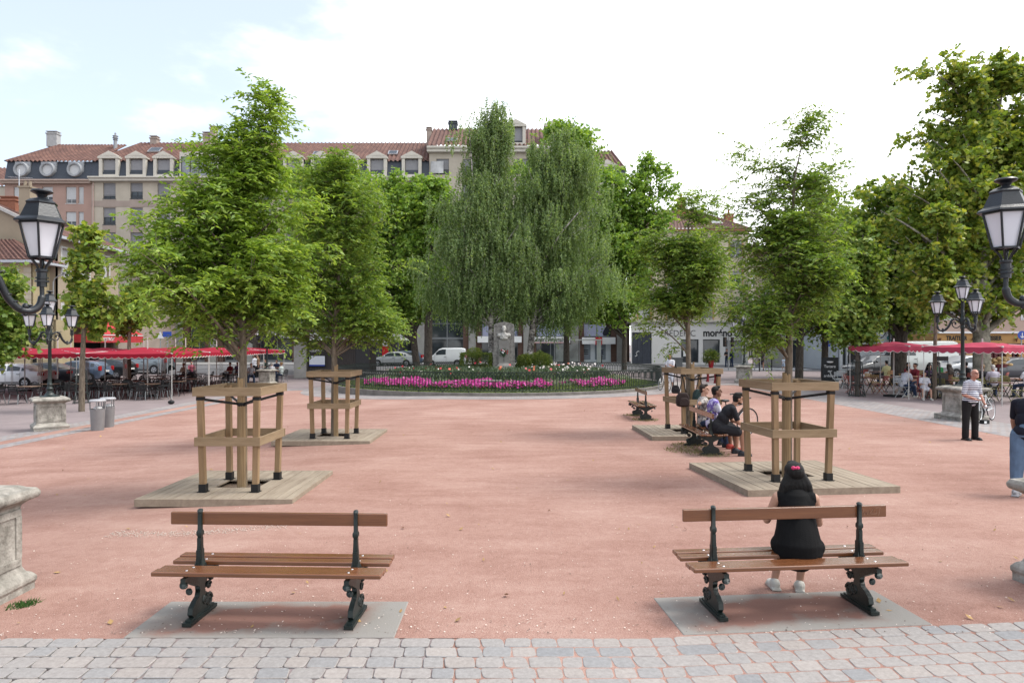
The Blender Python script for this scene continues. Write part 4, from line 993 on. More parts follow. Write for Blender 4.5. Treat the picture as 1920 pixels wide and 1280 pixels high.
# plane and street trees round the square
def plane(label, d, trunk_px, lb, n, seed, mat=leaf_plane, leaf=.20, wide=.19, rad=.75, tw=9, per=7, bark=bark_dark, nl=24, base_py=None, name='plane_tree', group='plane trees round the square', lr=.09, zmin=2.6):
    bx0 = X(trunk_px[0][0], d); base = (bx0, d, gz(bx0)); g = np.random.default_rng(seed); L = lobes_px(lb, d, base, 1.0, rad * .12); tr = [(X(px, d) - base[0], 0, Z(py, d) - base[2], r) for px, py, r in trunk_px]; tr[0] = (0, 0, -.1, tr[0][3])
    C, O, lim = fans(L, n // 5, 5, g, tr, zmin, lr, .15, .6); V, k, tw_ = twig_sprays(C, O, g, rad, tw, per, leaf, wide, .35, flat=.3, jit=.55, lobed=d < 40, hang=.3)
    return tree(name, label, base, tr, lim, V, k, tw_, mat, bark, group, .012, 420)
# east side
plane('largest plane tree with yellowing leaves towering over the pink parasols', 33, [(1842, 733, .42), (1840, 620, .36), (1836, 520, .33), (1850, 400, .22), (1870, 250, .08), (1880, 160, .03)],
    [(1850, 330, 110, 90), (1790, 250, 70, 75), (1880, 200, 80, 75), (1720, 390, 75, 55), (1700, 470, 75, 50), (1780, 480, 85, 60), (1880, 450, 90, 70), (1760, 330, 60, 40), (1660, 420, 45, 40), (1770, 160, 38, 25), (1745, 120, 22, 10), (1850, 545, 95, 26), (1930, 320, 60, 120), (1900, 130, 40, 30), (1690, 330, 30, 24), (1965, 480, 60, 80), (1730, 540, 60, 24)], 800, 41, leaf_plane_y, .205, .20, .72, bark=bark_plane, nl=34, lr=.13)
plane('plane tree with a swollen dark trunk behind the pink parasols', 38, [(1684, 722, .40), (1686, 640, .40), (1692, 600, .30), (1694, 540, .26), (1700, 420, .15), (1710, 320, .05)],
    [(1650, 520, 65, 50), (1700, 480, 60, 50), (1620, 440, 45, 45), (1690, 400, 60, 45), (1740, 560, 45, 30), (1640, 580, 45, 22), (1620, 500, 50, 40), (1760, 440, 50, 60), (1660, 360, 50, 34), (1600, 400, 36, 30), (1720, 590, 40, 22)], 460, 42, leaf_plane, .21, .20, .75, nl=22, lr=.12)
plane('slender street tree in the terrace with a metal corset beside the chalkboard', 30, [(1607, 742, .10), (1608, 660, .09), (1612, 560, .07), (1618, 440, .03)],
    [(1600, 520, 42, 45), (1630, 560, 35, 40), (1580, 570, 35, 35), (1620, 460, 35, 40), (1600, 610, 40, 22)], 150, 43, leaf_plane, .18, .17, .55, lr=.03, name='street_tree', group='slender street trees')
plane('street tree with a dark straight trunk behind the loose feathery tree', 44, [(1498, 703, .26), (1500, 640, .22), (1505, 560, .18), (1515, 430, .10), (1520, 340, .03)],
    [(1510, 500, 60, 60), (1555, 460, 50, 55), (1480, 560, 45, 40), (1540, 560, 55, 40), (1560, 400, 35, 35), (1500, 420, 50, 50), (1430, 590, 40, 24), (1600, 430, 45, 50), (1460, 480, 50, 60), (1600, 520, 50, 50), (1430, 540, 40, 40), (1540, 360, 40, 30)], 380, 44, leaf_plane, .22, .2, .85, lr=.09)
plane('street tree whose trunk stands by the blue street signs', 46, [(1546, 704, .24), (1547, 640, .20), (1550, 560, .16), (1560, 430, .06)],
    [(1560, 540, 50, 45), (1590, 480, 45, 55), (1540, 590, 45, 28), (1600, 560, 45, 40), (1580, 420, 40, 40), (1610, 610, 40, 20), (1640, 430, 45, 45), (1650, 520, 50, 50), (1560, 620, 50, 14)], 340, 45, leaf_plane, .22, .2, .85, lr=.08)
plane('thin young plane whose bare stem rises between the two pink parasols', 28.5, [(1752, 746, .085), (1753, 660, .075), (1756, 560, .055), (1758, 430, .02)],
    [(1750, 480, 32, 30), (1770, 420, 30, 30), (1735, 540, 25, 18), (1770, 530, 22, 18)], 70, 46, leaf_plane_y, .19, .18, .5, bark=bark_young, lr=.025, nl=12, name='street_tree', group='slender street trees')
plane('tree with upswept open crown behind the white shop roof line', 56, [(1170, 695, .22), (1172, 600, .18), (1185, 480, .13), (1215, 380, .06), (1225, 300, .02)],
    [(1215, 400, 40, 40), (1225, 340, 32, 40), (1262, 340, 16, 32), (1160, 470, 55, 60), (1130, 380, 50, 50), (1190, 520, 40, 45), (1150, 560, 55, 30), (1205, 310, 20, 18), (1110, 340, 40, 40), (1110, 440, 45, 50), (1160, 350, 36, 36), (1195, 440, 40, 40), (1100, 540, 50, 40)], 460, 47, leaf_lime, .27, .25, 1.0, lr=.12, nl=26)
plane('pale tree rising above the birches near the roof ridge', 58, [(1062, 690, .28), (1062, 600, .22), (1060, 450, .15), (1065, 300, .05), (1070, 230, .02)],
    [(1070, 260, 40, 32), (1040, 240, 25, 20), (1100, 330, 45, 50), (1060, 350, 60, 60), (1100, 450, 60, 60), (1130, 530, 45, 45), (1000, 330, 45, 50), (970, 310, 28, 26), (1070, 560, 80, 30), (1100, 270, 20, 20)], 520, 48, leaf_lime, .28, .26, 1.0, lr=.12)
# north row in front of the long facade
plane('street tree with a dark forked leaning trunk by the silver saloon', 54, [(783, 697, .30), (776, 640, .26), (765, 600, .22), (750, 560, .16), (745, 460, .10), (740, 360, .03)],
    [(740, 440, 60, 60), (780, 500, 45, 55), (720, 520, 55, 50), (760, 380, 45, 45), (700, 420, 45, 50), (800, 420, 35, 50), (690, 570, 60, 34), (790, 570, 40, 30), (750, 335, 28, 20), (720, 350, 40, 30), (780, 340, 34, 34), (840, 480, 40, 70), (660, 480, 50, 60), (830, 560, 40, 36), (740, 560, 50, 30)], 520, 51, leaf_lime, .26, .24, .95, lr=.14, nl=28)
plane('street tree with a straight dark trunk beside the white delivery van', 52, [(802, 698, .34), (803, 640, .30), (806, 540, .22), (812, 420, .10), (815, 340, .03)],
    [(810, 470, 40, 60), (790, 400, 35, 45), (830, 400, 28, 40), (815, 350, 26, 30), (800, 550, 40, 30)], 300, 52, leaf_lime, .26, .24, .95, lr=.12)
plane('street tree behind the second young tree, cresting the dormer windows', 60, [(622, 690, .26), (624, 600, .2), (630, 450, .12), (640, 330, .04)],
    [(640, 340, 60, 38), (600, 400, 60, 50), (680, 400, 50, 50), (560, 450, 55, 60), (650, 470, 70, 60), (590, 540, 70, 45), (680, 560, 60, 40), (620, 310, 35, 22), (690, 350, 30, 25), (540, 380, 50, 50), (540, 530, 50, 50), (560, 330, 40, 30)], 520, 53, leaf_lime, .27, .25, 1.0, lr=.12)
plane('street tree behind the bushiest young tree, low over the far parasols', 58, [(480, 692, .22), (478, 600, .17), (480, 480, .08)],
    [(480, 500, 60, 60), (430, 560, 50, 40), (520, 540, 60, 50), (380, 590, 40, 20), (560, 520, 40, 50)], 360, 54, leaf_plane, .27, .25, 1.0, lr=.1)
# west side: thin planes in the terrace
plane('thin young plane with pale broad leaves in an iron corset among the black chairs', 27.5, [(153, 752, .12), (154, 690, .10), (158, 600, .075), (163, 500, .04), (168, 440, .012)],
    [(165, 480, 22, 30), (150, 540, 35, 28), (180, 570, 38, 28), (160, 440, 12, 14), (140, 580, 26, 22), (195, 545, 24, 18), (150, 615, 30, 14), (210, 590, 22, 14)], 75, 55, leaf_plane_y, .20, .19, .5, bark=bark_young, lr=.03, nl=16, name='street_tree', group='slender street trees')
plane('thin young plane further down the terrace of red parasols', 39, [(242, 718, .12), (242, 660, .10), (243, 590, .07), (245, 540, .03)],
    [(240, 560, 30, 22), (225, 590, 28, 18), (262, 590, 26, 18), (215, 620, 20, 10), (250, 540, 18, 14)], 60, 56, leaf_plane, .21, .2, .6, bark=bark_young, lr=.03, nl=14, name='street_tree', group='slender street trees')
plane('plane tree at the frame edge in front of the yellow banded house', 30, [(-12, 745, .16), (-10, 650, .13), (-5, 560, .08), (0, 490, .03)],
    [(5, 570, 38, 40), (25, 610, 30, 30), (0, 520, 28, 28), (20, 540, 22, 24), (-40, 560, 50, 60), (10, 650, 30, 16)], 140, 57, leaf_plane, .20, .19, .6, bark=bark_young, lr=.05)
# ------------------------------------------------------------------ buildings
wall_cream = M('cream_render', (0.386, 0.346, 0.287), .9, .10, .7, bump=.15, bscale=30, spec=.15)
wall_band = M('rose_grey_render', (0.301, 0.247, 0.215), .9, .10, .7, bump=.15, bscale=30, spec=.15)
wall_pink = M('pink_render', (0.323, 0.219, 0.184), .9, .08, .6, bump=.15, bscale=30, spec=.15)
wall_beige = M('beige_house_render', (0.262, 0.217, 0.163), .9, .10, .5, bump=.15, bscale=25, spec=.15)
wall_yellow = M('yellow_house_render', (0.350, 0.293, 0.186), .9, .10, .7, bump=.15, bscale=25, spec=.15)
wall_white = M('white_shop_render', (0.62, 0.61, 0.60), .85, .05, .6, spec=.15)
wall_blue = M('pale_blue_render', (0.466, 0.498, 0.529), .9, .05, .7, spec=.15)
wall_orange = M('orange_shop_render', (0.426, 0.255, 0.106), .85, .08, .7, spec=.15)
wall_salmon = M('salmon_render', (0.380, 0.281, 0.236), .9, .06, .7, spec=.15)
trim_cream = M('stone_trim', (0.466, 0.439, 0.386), .8, .08, 2)
slate = M('slate_cladding', (0.040, 0.048, 0.062), .6, .3, 8, bump=.3, bscale=14, stretch=(1, 1, 3))
brown_brick = M('brown_tile_cladding', (0.095, 0.053, 0.040), .7, .25, 2.2, bump=.2, bscale=20, stretch=(1, 1, 4))
conc = M('pillar_concrete', (0.274, 0.270, 0.255), .85, .12, 2)
shutter = M('grey_roller_shutter', (0.205, 0.205, 0.217), .6, .08, 3)
white_shutter = M('white_roller_shutter', (0.441, 0.448, 0.456), .6, .05, 3)
win_white = M('white_window_frame', (0.471, 0.471, 0.471), .5, .05)
win_dark = M('dark_window_frame', (0.055, 0.06, 0.068), .5, .1)
sign_white = M('white_sign_board', (0.74, 0.75, 0.75), .5, .05)
sign_black = M('black_sign_board', (0.012, 0.012, 0.013), .35, .1)
lavender = M('lavender_window_film', (0.42, 0.45, 0.62), .4, .06)
letter_black = M('black_lettering', (0.010, 0.010, 0.011), .5, .05); letter_blue = M('blue_lettering', (0.012, 0.045, 0.30), .4, .1); letter_white = M('white_lettering', (0.7, 0.7, 0.7), .5, .03)
letter_grey = M('grey_lettering', (0.22, 0.24, 0.28), .5, .03); red_sign = M('red_sign_board', (0.50, 0.012, 0.018), .4, .05)
dark_inside = M('dark_interior', (0.012, 0.012, 0.013), .8, .3, 1.5)
def tile_mat():
    m, nt, b, out = node_mat('roof_tile'); tc = nd(nt, 'ShaderNodeTexCoord')
    br = nd(nt, 'ShaderNodeTexBrick', Scale=1.0); br.inputs['Brick Width'].default_value = .5; br.inputs['Row Height'].default_value = .42; br.inputs['Mortar Size'].default_value = .05; br.offset = 0
    br.inputs['Color1'].default_value = (.110, .056, .045, 1); br.inputs['Color2'].default_value = (.155, .083, .066, 1); br.inputs['Mortar'].default_value = (.075, .036, .03, 1)
    lk(nt, tc.outputs['UV'], br.inputs['Vector']); n = nd(nt, 'ShaderNodeTexNoise', Scale=.9, Detail=7.0); lk(nt, tc.outputs['Object'], n.inputs['Vector'])
    r = ramp_node(nt, n.outputs['Fac'], [(.3, (.70, .66, .68)), (.7, (1.15, 1.1, 1.05))]); mx = nd(nt, 'ShaderNodeMixRGB', blend_type='MULTIPLY'); mx.inputs[0].default_value = 1
    lk(nt, br.outputs['Color'], mx.inputs['Color1']); lk(nt, r.outputs[0], mx.inputs['Color2']); lk(nt, mx.outputs[0], b.inputs['Base Color']); b.inputs['Roughness'].default_value = .85
    return m
roof_tile = tile_mat()
def tiled(name, a, b, c, d, parent, pitch=.22, amp=.035):
    """corrugated tile slope through eave a-b and ridge d-c"""
    a, b, c, d = map(Vector, (a, b, c, d)); w = max((b - a).length, (c - d).length); n = max(4, int(w / pitch) * 5)
    nr = (b - a).cross(d - a).normalized(); nr = nr if nr.z > 0 else -nr; L = (d - a).length; v = []; f = []; uv = []
    rows = max(2, int(L / .30)); 
    for j in range(rows + 1):
        t = j / rows
        for i in range(n + 1):
            s = i / n; p = (a.lerp(b, s)).lerp(d.lerp(c, s), t); k = math.sin(s * w / pitch * 2 * PI)
            v.append(p + nr * (amp * k)); uv.append((s * w, t * L))
    for j in range(rows):
        for i in range(n): f.append((j * (n + 1) + i, j * (n + 1) + i + 1, (j + 1) * (n + 1) + i + 1, (j + 1) * (n + 1) + i))
    me = bpy.data.meshes.new(name); me.from_pydata(v, [], f); u = me.uv_layers.new(name='uv')
    li = np.empty(len(me.loops), dtype=np.int32); me.loops.foreach_get('vertex_index', li); u.data.foreach_set('uv', np.array(uv, dtype=np.float32)[li].ravel())
    return obj(name, me, roof_tile, parent, smooth=180)

WCACHE = {}
def window(parent, x0, x1, z0, z1, y, style='shutter', rec=.2, rail=True, drop=None, seed=0):
    """a window set back in its opening: frame > pane, shutter, rail.  parts are copies when the size repeats"""
    w, h = x1 - x0, z1 - z0; key = (round(w, 2), round(h, 2), style, rec, rail, drop)
    if key in WCACHE:
        src = WCACHE[key]; c = src.copy(); COL.objects.link(c); c.parent = parent
        for k in src.children: q = k.copy(); COL.objects.link(q); q.parent = c
        c.location = ((x0 + x1) / 2, y, z0); return c
    fm = win_white if style in ('white', 'whiteshut', 'surround') else win_dark
    mb = MB(); t = .07; yy = rec - .05
    mb.bx(-w / 2, -w / 2 + t, yy, yy + .05, 0, h); mb.bx(w / 2 - t, w / 2, yy, yy + .05, 0, h); mb.bx(-w / 2 + t, w / 2 - t, yy, yy + .05, 0, t); mb.bx(-w / 2 + t, w / 2 - t, yy, yy + .05, h - t, h)
    mb.bx(-.03, .03, yy, yy + .05, t, h - t); mb.bx(-w / 2 - .05, w / 2 + .05, -.05, rec - .051, -.07, -.003)
    if style == 'surround':
        for s in (-1, 1): mb.bx(s * (w / 2 + .002), s * (w / 2 + .16), -.04, .0, -.16, h + .16)
        mb.bx(-w / 2, w / 2, -.04, 0, h + .002, h + .16); mb.bx(-w / 2, w / 2, -.045, 0, -.16, -.072)
    fr = mb.build('window', fm, parent); fr.location = ((x0 + x1) / 2, y, z0)
    mb = MB(); mb.bx(-w / 2 + .01, w / 2 - .01, rec + .005, rec + .02, .01, h - .01); mb.build('pane', dark_glass, fr)
    d = drop if drop is not None else .82
    if style in ('shutter', 'whiteshut', 'surround') and d > 0:
        mb = MB(); n = max(2, int(h * d / .09)); 
        for i in range(n): z = h - (i + 1) * h * d / n; mb.bx(-w / 2 + .03, w / 2 - .03, yy - .03, yy - .012, z + .006, z + h * d / n)
        mb.build('shutter', shutter if style == 'shutter' else white_shutter, fr)
    if rail:
        mb = MB(); 
        for i in range(3): mb.bx(-w / 2, w / 2, .02, .04, .12 + i * .14, .145 + i * .14)
        mb.build('guard_rail', win_dark if style == 'shutter' else win_white, fr)
    WCACHE[key] = fr
    return fr
def dormer(parent, xc, z0, y, w=1.55, h=1.75):
    mb = MB(); W_ = w / 2 + .36
    mb.bx(-W_, -w / 2, -.15, 1.1, -.45, h + .05); mb.bx(w / 2, W_, -.15, 1.1, -.45, h + .05); mb.bx(-w / 2, w / 2, -.12, .25, -.45, -.02); mb.bx(-W_ - .1, W_ + .1, -.25, 1.2, h + .05, h + .25)
    mb.prism([(-W_ - .14, h + .25), (W_ + .14, h + .25), (0, h + .92)], -.22, 1.6, 'y'); mb.prism([(-W_ + .18, h + .31), (W_ - .18, h + .31), (0, h + .70)], -.245, -.22, 'y'); mb.bx(-.28, .28, -.26, -.2, h + .40, h + .48)
    o = mb.build('dormer', trim_cream, parent, bevel=.01); o.location = (xc, y, z0)
    mb = MB(); mb.bx(-w / 2 + .05, w / 2 - .05, .14, .2, .25, h - .03); mb.build('dormer_shutter', shutter, o)
    mb = MB(); mb.bx(-w / 2, w / 2, .22, .25, 0, h); mb.build('dormer_pane', dark_glass, o)
    mb = MB(); mb.bx(-w / 2, w / 2, .02, .06, .18, .23); mb.bx(-w / 2, w / 2, .02, .06, .05, .08); mb.build('dormer_rail', win_dark, o)
    return o
def dupw(src, parent, loc):
    c = src.copy(); COL.objects.link(c); c.parent = parent; c.location = loc
    for k in src.children: q = k.copy(); COL.objects.link(q); q.parent = c
    return c
def chimney(parent, x, y, z0, z1, w=.9, mat=None, pots=0):
    mb = MB(); mb.bx(x - w / 2, x + w / 2, y - .4, y + .4, z0, z1); mb.bx(x - w / 2 - .08, x + w / 2 + .08, y - .48, y + .48, z1, z1 + .15)
    for i in range(pots): mb.lathe([(.14, 0), (.11, .5), (.15, .5)], (x + (i - (pots - 1) / 2) * .4, y, z1 + .15), 8)
    if not pots: mb.bx(x - w / 2 + .05, x + w / 2 - .05, y - .3, y + .3, z1 + .15, z1 + .3); mb.bx(x - w / 2 - .05, x + w / 2 + .05, y - .45, y + .45, z1 + .3, z1 + .38)
    return mb.build('chimney', mat or wall_band, parent)
def skylight(parent, x, y, z, slope, w=1.1, h=1.0):
    mb = MB(); R = Matrix.Rotation(slope, 3, 'X'); mb.box((x, y, z), (w, h, .12), M=R); o = mb.build('roof_window', steel, parent)
    mb = MB(); mb.box(Vector((x, y, z)) + R @ Vector((0, 0, .065)), (w - .16, h - .16, .02), M=R); mb.build('roof_pane', dark_glass, o); return o

FY = 80.0
def xs(px): return X(px, FY)
def zs(py): return Z(py, FY)
ROWS = [(372.5, 343), (421, 389.5), (468, 436), (515, 484), (562, 531)]
# long cream block
B = thing('apartment_block', 'long cream apartment block with a row of pedimented dormers under a tiled roof', 'apartment block', (0, 0, 0), 0, 'apartment blocks of the north side')
cols = [205, 256, 307, 358, 409, 460, 505, 550, 602, 654, 707, 772]
x0, x1 = xs(172), xs(805)
holes = [(xs(c) - .72, xs(c) + .72, zs(a), zs(b)) for c in cols for a, b in ROWS]
mb = MB(); mb.wall(x0, x1, 6.3, zs(333), FY, holes, .22); mb.bx(x0, x1, FY + 10, FY + 10.3, 0, zs(333)); mb.bx(x0 - .0, x0 + .3, FY + .01, FY + 10, 6.3, zs(333)); mb.build('wall', wall_cream, B)
mb = MB()
for c in cols:
    for i, (a, b) in enumerate(ROWS[1:]): 
        for (u, v) in ((zs(b) + .02, zs(ROWS[i][0]) - .1),): mb.bx(xs(c) - .80, xs(c) + .80, FY - .02, FY + .0, u, v)
for z in (zs(382), zs(476)): mb.bx(x0, x1, FY - .045, FY, z - .33, z + .33)
mb.build('wall_bands', wall_band, B)
mb = MB(); mb.bx(x0 - .1, x1, FY - .55, FY + .2, zs(341), zs(336)); mb.bx(x0 - .1, x1, FY - .75, FY + .2, zs(336), zs(333)); mb.build('cornice', trim_cream, B, bevel=.03)
for i, h in enumerate(holes): window(B, h[0], h[1], h[2], h[3], FY, 'shutter', .22, True, (.82, .95, .82, .55)[(i * 7) % 4])
mb = MB(); mb.prism([(FY - .1, zs(333)), (FY + .45, 23.45), (FY + 9, 23.45), (FY + 9, zs(333))], x0, x1, 'x'); mb.build('mansard', slate, B)
tiled('roof', (x0 - .1, FY + .15, 23.35), (x1, FY + .15, 23.35), (x1, FY + 4.6, 26.7), (x0 + 3.2, FY + 4.6, 26.7), B, .5, .10)
mb = MB(); mb.quad((x0, FY + 9.2, 23.4), (x1, FY + 9.2, 23.4), (x1, FY + 4.6, 26.68), (x0 + 3.2, FY + 4.6, 26.68)); mb.quad((x0 - .1, FY + .15, 23.3), (x0 + 3.2, FY + 4.6, 26.68), (x0 + 3.2, FY + 4.6, 26.6), (x0, FY + 9.2, 23.3)); mb.build('roof_back', roof_tile, B, fix=False)
d0 = dormer(B, xs(205), zs(327), FY)
for c in (256, 307, 448, 499, 550, 602, 654, 707, 772): dupw(d0, B, (xs(c), FY, zs(327)))
mb = MB(); mb.bx(xs(339), xs(412), FY - .3, FY + 2.2, zs(333), zs(286)); gb = mb.build('glazed_bay', trim_cream, B)
mb = MB(); mb.bx(xs(343), xs(408), FY - .34, FY - .3, zs(331), zs(295)); mb.build('bay_glass', glass('grey_bay_glass', (.16, .17, .19), .2), gb)
mb = MB(); [mb.bx(xs(343 + k * 16.2) - .05, xs(343 + k * 16.2) + .05, FY - .37, FY - .34, zs(331), zs(295)) for k in range(5)]; mb.build('bay_bars', win_dark, gb)
chimney(B, xs(252), FY + 4.6, 26.3, 27.1, .8); chimney(B, xs(364), FY + 3.4, 25.6, 27.2, .7); chimney(B, xs(380), FY + 3.0, 25, 27.8, .62); skylight(B, xs(271), FY + 2.4, 25.25, .65, 1.4, 1.2); skylight(B, xs(589), FY + 1.6, 24.6, .65); skylight(B, xs(732), FY + 1.8, 24.75, .65)
mb = MB(); mb.tube([(xs(176), FY - .12, 6.5), (xs(176), FY - .12, zs(342))], .07, 6); mb.build('downpipe', M('pinkish_pipe', (.42, .30, .26), .5, .1), B)
# taller block
Cb = thing('apartment_block', 'taller cream block whose ridge rises above its neighbours behind the birches', 'apartment block', (0, 0, 0), 0, 'apartment blocks of the north side')
cols2 = [830, 880, 930, 980, 1030]
x0, x1 = xs(805), xs(1090); ztop = zs(287)
rows2 = ROWS + [(326, 298)]
holes = [(xs(c) - .72, xs(c) + .72, zs(a), zs(b)) for c in cols2 for a, b in rows2]
mb = MB(); mb.wall(x0, x1, 6.3, ztop, FY - .02, holes, .22); mb.bx(x0, x0 + .3, FY + .3, FY + 10, 6.3, ztop); mb.bx(x1 - .3, x1, FY + .3, FY + 10, 6.3, ztop); mb.bx(x0, x1, FY + 10, FY + 10.3, 0, ztop); mb.build('wall', wall_cream, Cb)
for h in holes: window(Cb, h[0], h[1], h[2], h[3], FY - .02, 'shutter', .22, True, .7)
mb = MB(); mb.bx(x0 - .2, x1 + .1, FY - .6, FY + .2, zs(287), zs(281)); mb.bx(x0 - .2, x1 + .1, FY - .8, FY + .2, zs(281), zs(277)); mb.build('cornice', trim_cream, Cb, bevel=.03)
tiled('roof', (x0 - .2, FY - .75, zs(277) + .05), (x1 + .1, FY - .75, zs(277) + .05), (x1 + .1, FY + 4, zs(277) + 3.4), (x0 - .0, FY + 4, zs(277) + 3.4), Cb, .5, .10)
mb = MB(); mb.prism([(FY + .0, zs(281)), (FY + 4, zs(277) + 3.3), (FY + 9.5, zs(281))], x0, x0 + .25, 'x'); mb.prism([(FY + .0, zs(281)), (FY + 4, zs(277) + 3.3), (FY + 9.5, zs(281))], x1 - .3, x1, 'x'); mb.build('gable', wall_band, Cb)
dupw(d0, Cb, (xs(967), FY - .3, zs(277) + .5)); dupw(d0, Cb, (xs(1040), FY - .3, zs(277) + .5)); skylight(Cb, xs(846), FY + .5, zs(262) + .15, .62, 1.3, 1.0); chimney(Cb, xs(844), FY + 4, zs(277) + 3.2, zs(277) + 3.9, 1.0, slate); chimney(Cb, xs(800), FY + 2.5, 25, 27.5, .55)
mb = MB(); mb.bx(xs(808), xs(832), FY - .35, FY - .3, zs(326), zs(304)); mb.build('balcony_screen', glass('balcony_glass', (.30, .30, .30), .25), Cb)
# lower east end
Eb = thing('apartment_block', 'lower east end of the long block with bare slate upper wall', 'apartment block', (0, 0, 0), 0, 'apartment blocks of the north side')
x0, x1 = xs(1090), xs(1173)
cols3 = [1110, 1148]; holes = [(xs(c) - .72, xs(c) + .72, zs(a), zs(b)) for c in cols3 for a, b in ROWS]
mb = MB(); mb.wall(x0, x1, 6.3, zs(345), FY, holes, .22); mb.bx(x1 - .3, x1, FY + .3, FY + 10, 0, zs(345)); mb.build('wall', wall_cream, Eb)
for h in holes: window(Eb, h[0], h[1], h[2], h[3], FY, 'shutter', .22, True, .82)
mb = MB(); mb.prism([(FY, zs(345)), (FY + .35, zs(316)), (FY + 9, zs(316)), (FY + 9, zs(345))], x0, x1, 'x'); mb.build('mansard', slate, Eb)
mb = MB(); mb.bx(x0, x1 + .1, FY - .5, FY, zs(350), zs(345)); mb.build('cornice', trim_cream, Eb, bevel=.03)
tiled('roof', (x0, FY + .1, zs(317) + .05), (x1 + .15, FY + .1, zs(317) + .05), (x1 - .9, FY + 4.3, zs(317) + 3.3), (x0, FY + 4.3, zs(317) + 3.3), Eb, .5, .10)
mb = MB(); mb.add([(x1 + .15, FY + .1, zs(317)), (x1 + .15, FY + 9, zs(317)), (x1 - .9, FY + 4.3, zs(317) + 3.25)], [(0, 1, 2)]); mb.build('roof_hip', roof_tile, Eb, fix=False)
dupw(d0, Eb, (xs(1138), FY, zs(343)))
# pink block
A = thing('apartment_block', 'pink rendered block with three round windows in its slate mansard', 'apartment block', (0, 0, 0), 0, 'apartment blocks of the north side')
x0, x1 = xs(8), xs(172); yy = FY + .1
hp = [(xs(c) - w, xs(c) + w, zs(a), zs(b)) for a, b in ((381, 350), (427, 397), (474, 443), (521, 490)) for c, w in ((34, .6), (52, .32), (88, .6), (132, .6), (151, .30))]
mb = MB(); mb.wall(x0, x1, 0, zs(345), yy, hp, .2); mb.bx(x0, x0 + .3, yy + .01, yy + 9, 0, zs(345)); mb.build('wall', wall_pink, A)
for i, h in enumerate(hp): window(A, h[0], h[1], h[2], h[3], yy, 'whiteshut', .2, True, (.75, 1.0, .6)[i % 3])
mb = MB(); mb.bx(x0 - .2, x1, yy - .5, yy + .2, zs(345), zs(341)); mb.bx(x0 - .2, x1, yy - .7, yy + .2, zs(341), zs(338)); mb.build('cornice', M('pink_cornice', (0.342, 0.262, 0.220), .8, .06), A, bevel=.03)
mb = MB(); mb.prism([(yy - .1, zs(338)), (yy + .4, zs(301)), (yy + 8.5, zs(301)), (yy + 8.5, zs(338))], x0, x1 + .2, 'x'); mb.build('mansard', slate, A)
tiled('roof', (x0 - .2, yy + .1, zs(301)), (x1 + .2, yy + .1, zs(301)), (x1 + 1.5, yy + 4.6, 26.5), (xs(62), yy + 4.6, 26.5), A, .5, .10)
mb = MB(); mb.add([(x0 - .2, yy + .1, zs(301)), (xs(62), yy + 4.6, 26.45), (x0 - .2, yy + 9, zs(301))], [(0, 1, 2)]); mb.build('roof_hip', roof_tile, A, fix=False)
rw = None
for c in (40, 89, 140):
    if rw is None:
        RX = Matrix.Rotation(PI / 2, 3, 'X'); mb = MB(); mb.lathe([(.55, 0), (.62, .32), (.80, .34), (.84, .25), (.86, -.2)], (0, 0, 0), 28, M=RX, cap=False); mb.bx(-.9, .9, .1, .3, -.95, .95)
        rw = mb.build('round_window', M('zinc_grey', (.24, .25, .265), .5, .1), A, smooth=40); o = rw
        mb = MB(); mb.lathe([(.0, .1), (.60, .1), (.62, .26), (.60, .26)], (0, 0, 0), 28, M=RX, cap=False); mb.build('round_pane', white_shutter, rw)
    else: o = dupw(rw, A, (0, 0, 0))
    o.location = (xs(c), yy + .02, zs(318))
for k in o.children: k.active_material = white_shutter
mb = MB(); mb.bx(-.5, .5, -.30, -.26, -.42, .0); 
chimney(A, xs(50), yy + 4.6, 26.2, 27.7, 1.25, M('grey_stack', (0.319, 0.319, 0.319), .8, .15)); 
mb = MB(); mb.lathe([(.3, -.6), (.22, -.3), (.2, .7), (.3, .8), (.18, .9), (.34, 1.0), (.22, 1.15), (.34, 1.25), (.1, 1.4), (.12, 1.6), (0, 1.7)], (xs(182), yy + 3.6, 26.0), 10); mb.build('vent_cowl', M('zinc_grey', (.24, .25, .265), .5, .1), A)
# far-off neighbour at the frame edge
N_ = thing('house', 'brown roofed house peeping out beyond the pink block', 'house', (0, 0, 0)); mb = MB(); mb.bx(xs(-90), xs(8), FY + 3, FY + 14, 0, zs(338)); mb.build('wall', wall_cream, N_)
tiled('roof', (xs(-92), FY + 2.7, zs(338)), (xs(9), FY + 2.7, zs(338)), (xs(4), FY + 7, zs(286)), (xs(-92), FY + 7, zs(286)), N_, .5, .10)

# ground floor of the long blocks: pillars, glazing, shop fronts.  they belong to the block above them
pil = [277, 340, 404, 470, 567, 675, 790, 886, 988, 1077, 1162]
host = lambda px: B if px < 805 else (Cb if px < 1090 else Eb)
for c in pil:
    mb = MB(); mb.bx(xs(c) - .42, xs(c) + .42, FY - .65, FY + .2, 0, 6.0); mb.build('pillar', conc, host(c), bevel=.03)
    mb = MB()
    for s in (-1, 1): mb.bx(xs(c) + s * .423, xs(c) + s * 1.05, FY - .45, FY + .5, 0, 6.0)
    mb.build('pillar_cladding', brown_brick, host(c))
for H, a, b in ((B, 172, 805), (Cb, 805, 1090), (Eb, 1090, 1173)):
    mb = MB(); mb.bx(xs(a), xs(b), FY - .9, FY + .05, 6.0, 6.3); mb.bx(xs(a), xs(b), FY - 1.05, FY - .1, 6.3, 6.55); mb.bx(xs(a), xs(b), FY - .8, FY - .1, 6.55, 7.0); mb.build('ledge', trim_cream, H, bevel=.02)
    mb = MB(); mb.bx(xs(a), xs(b), FY + 1.4, FY + 1.5, 0, 6.0); mb.build('shop_back', dark_inside, H)
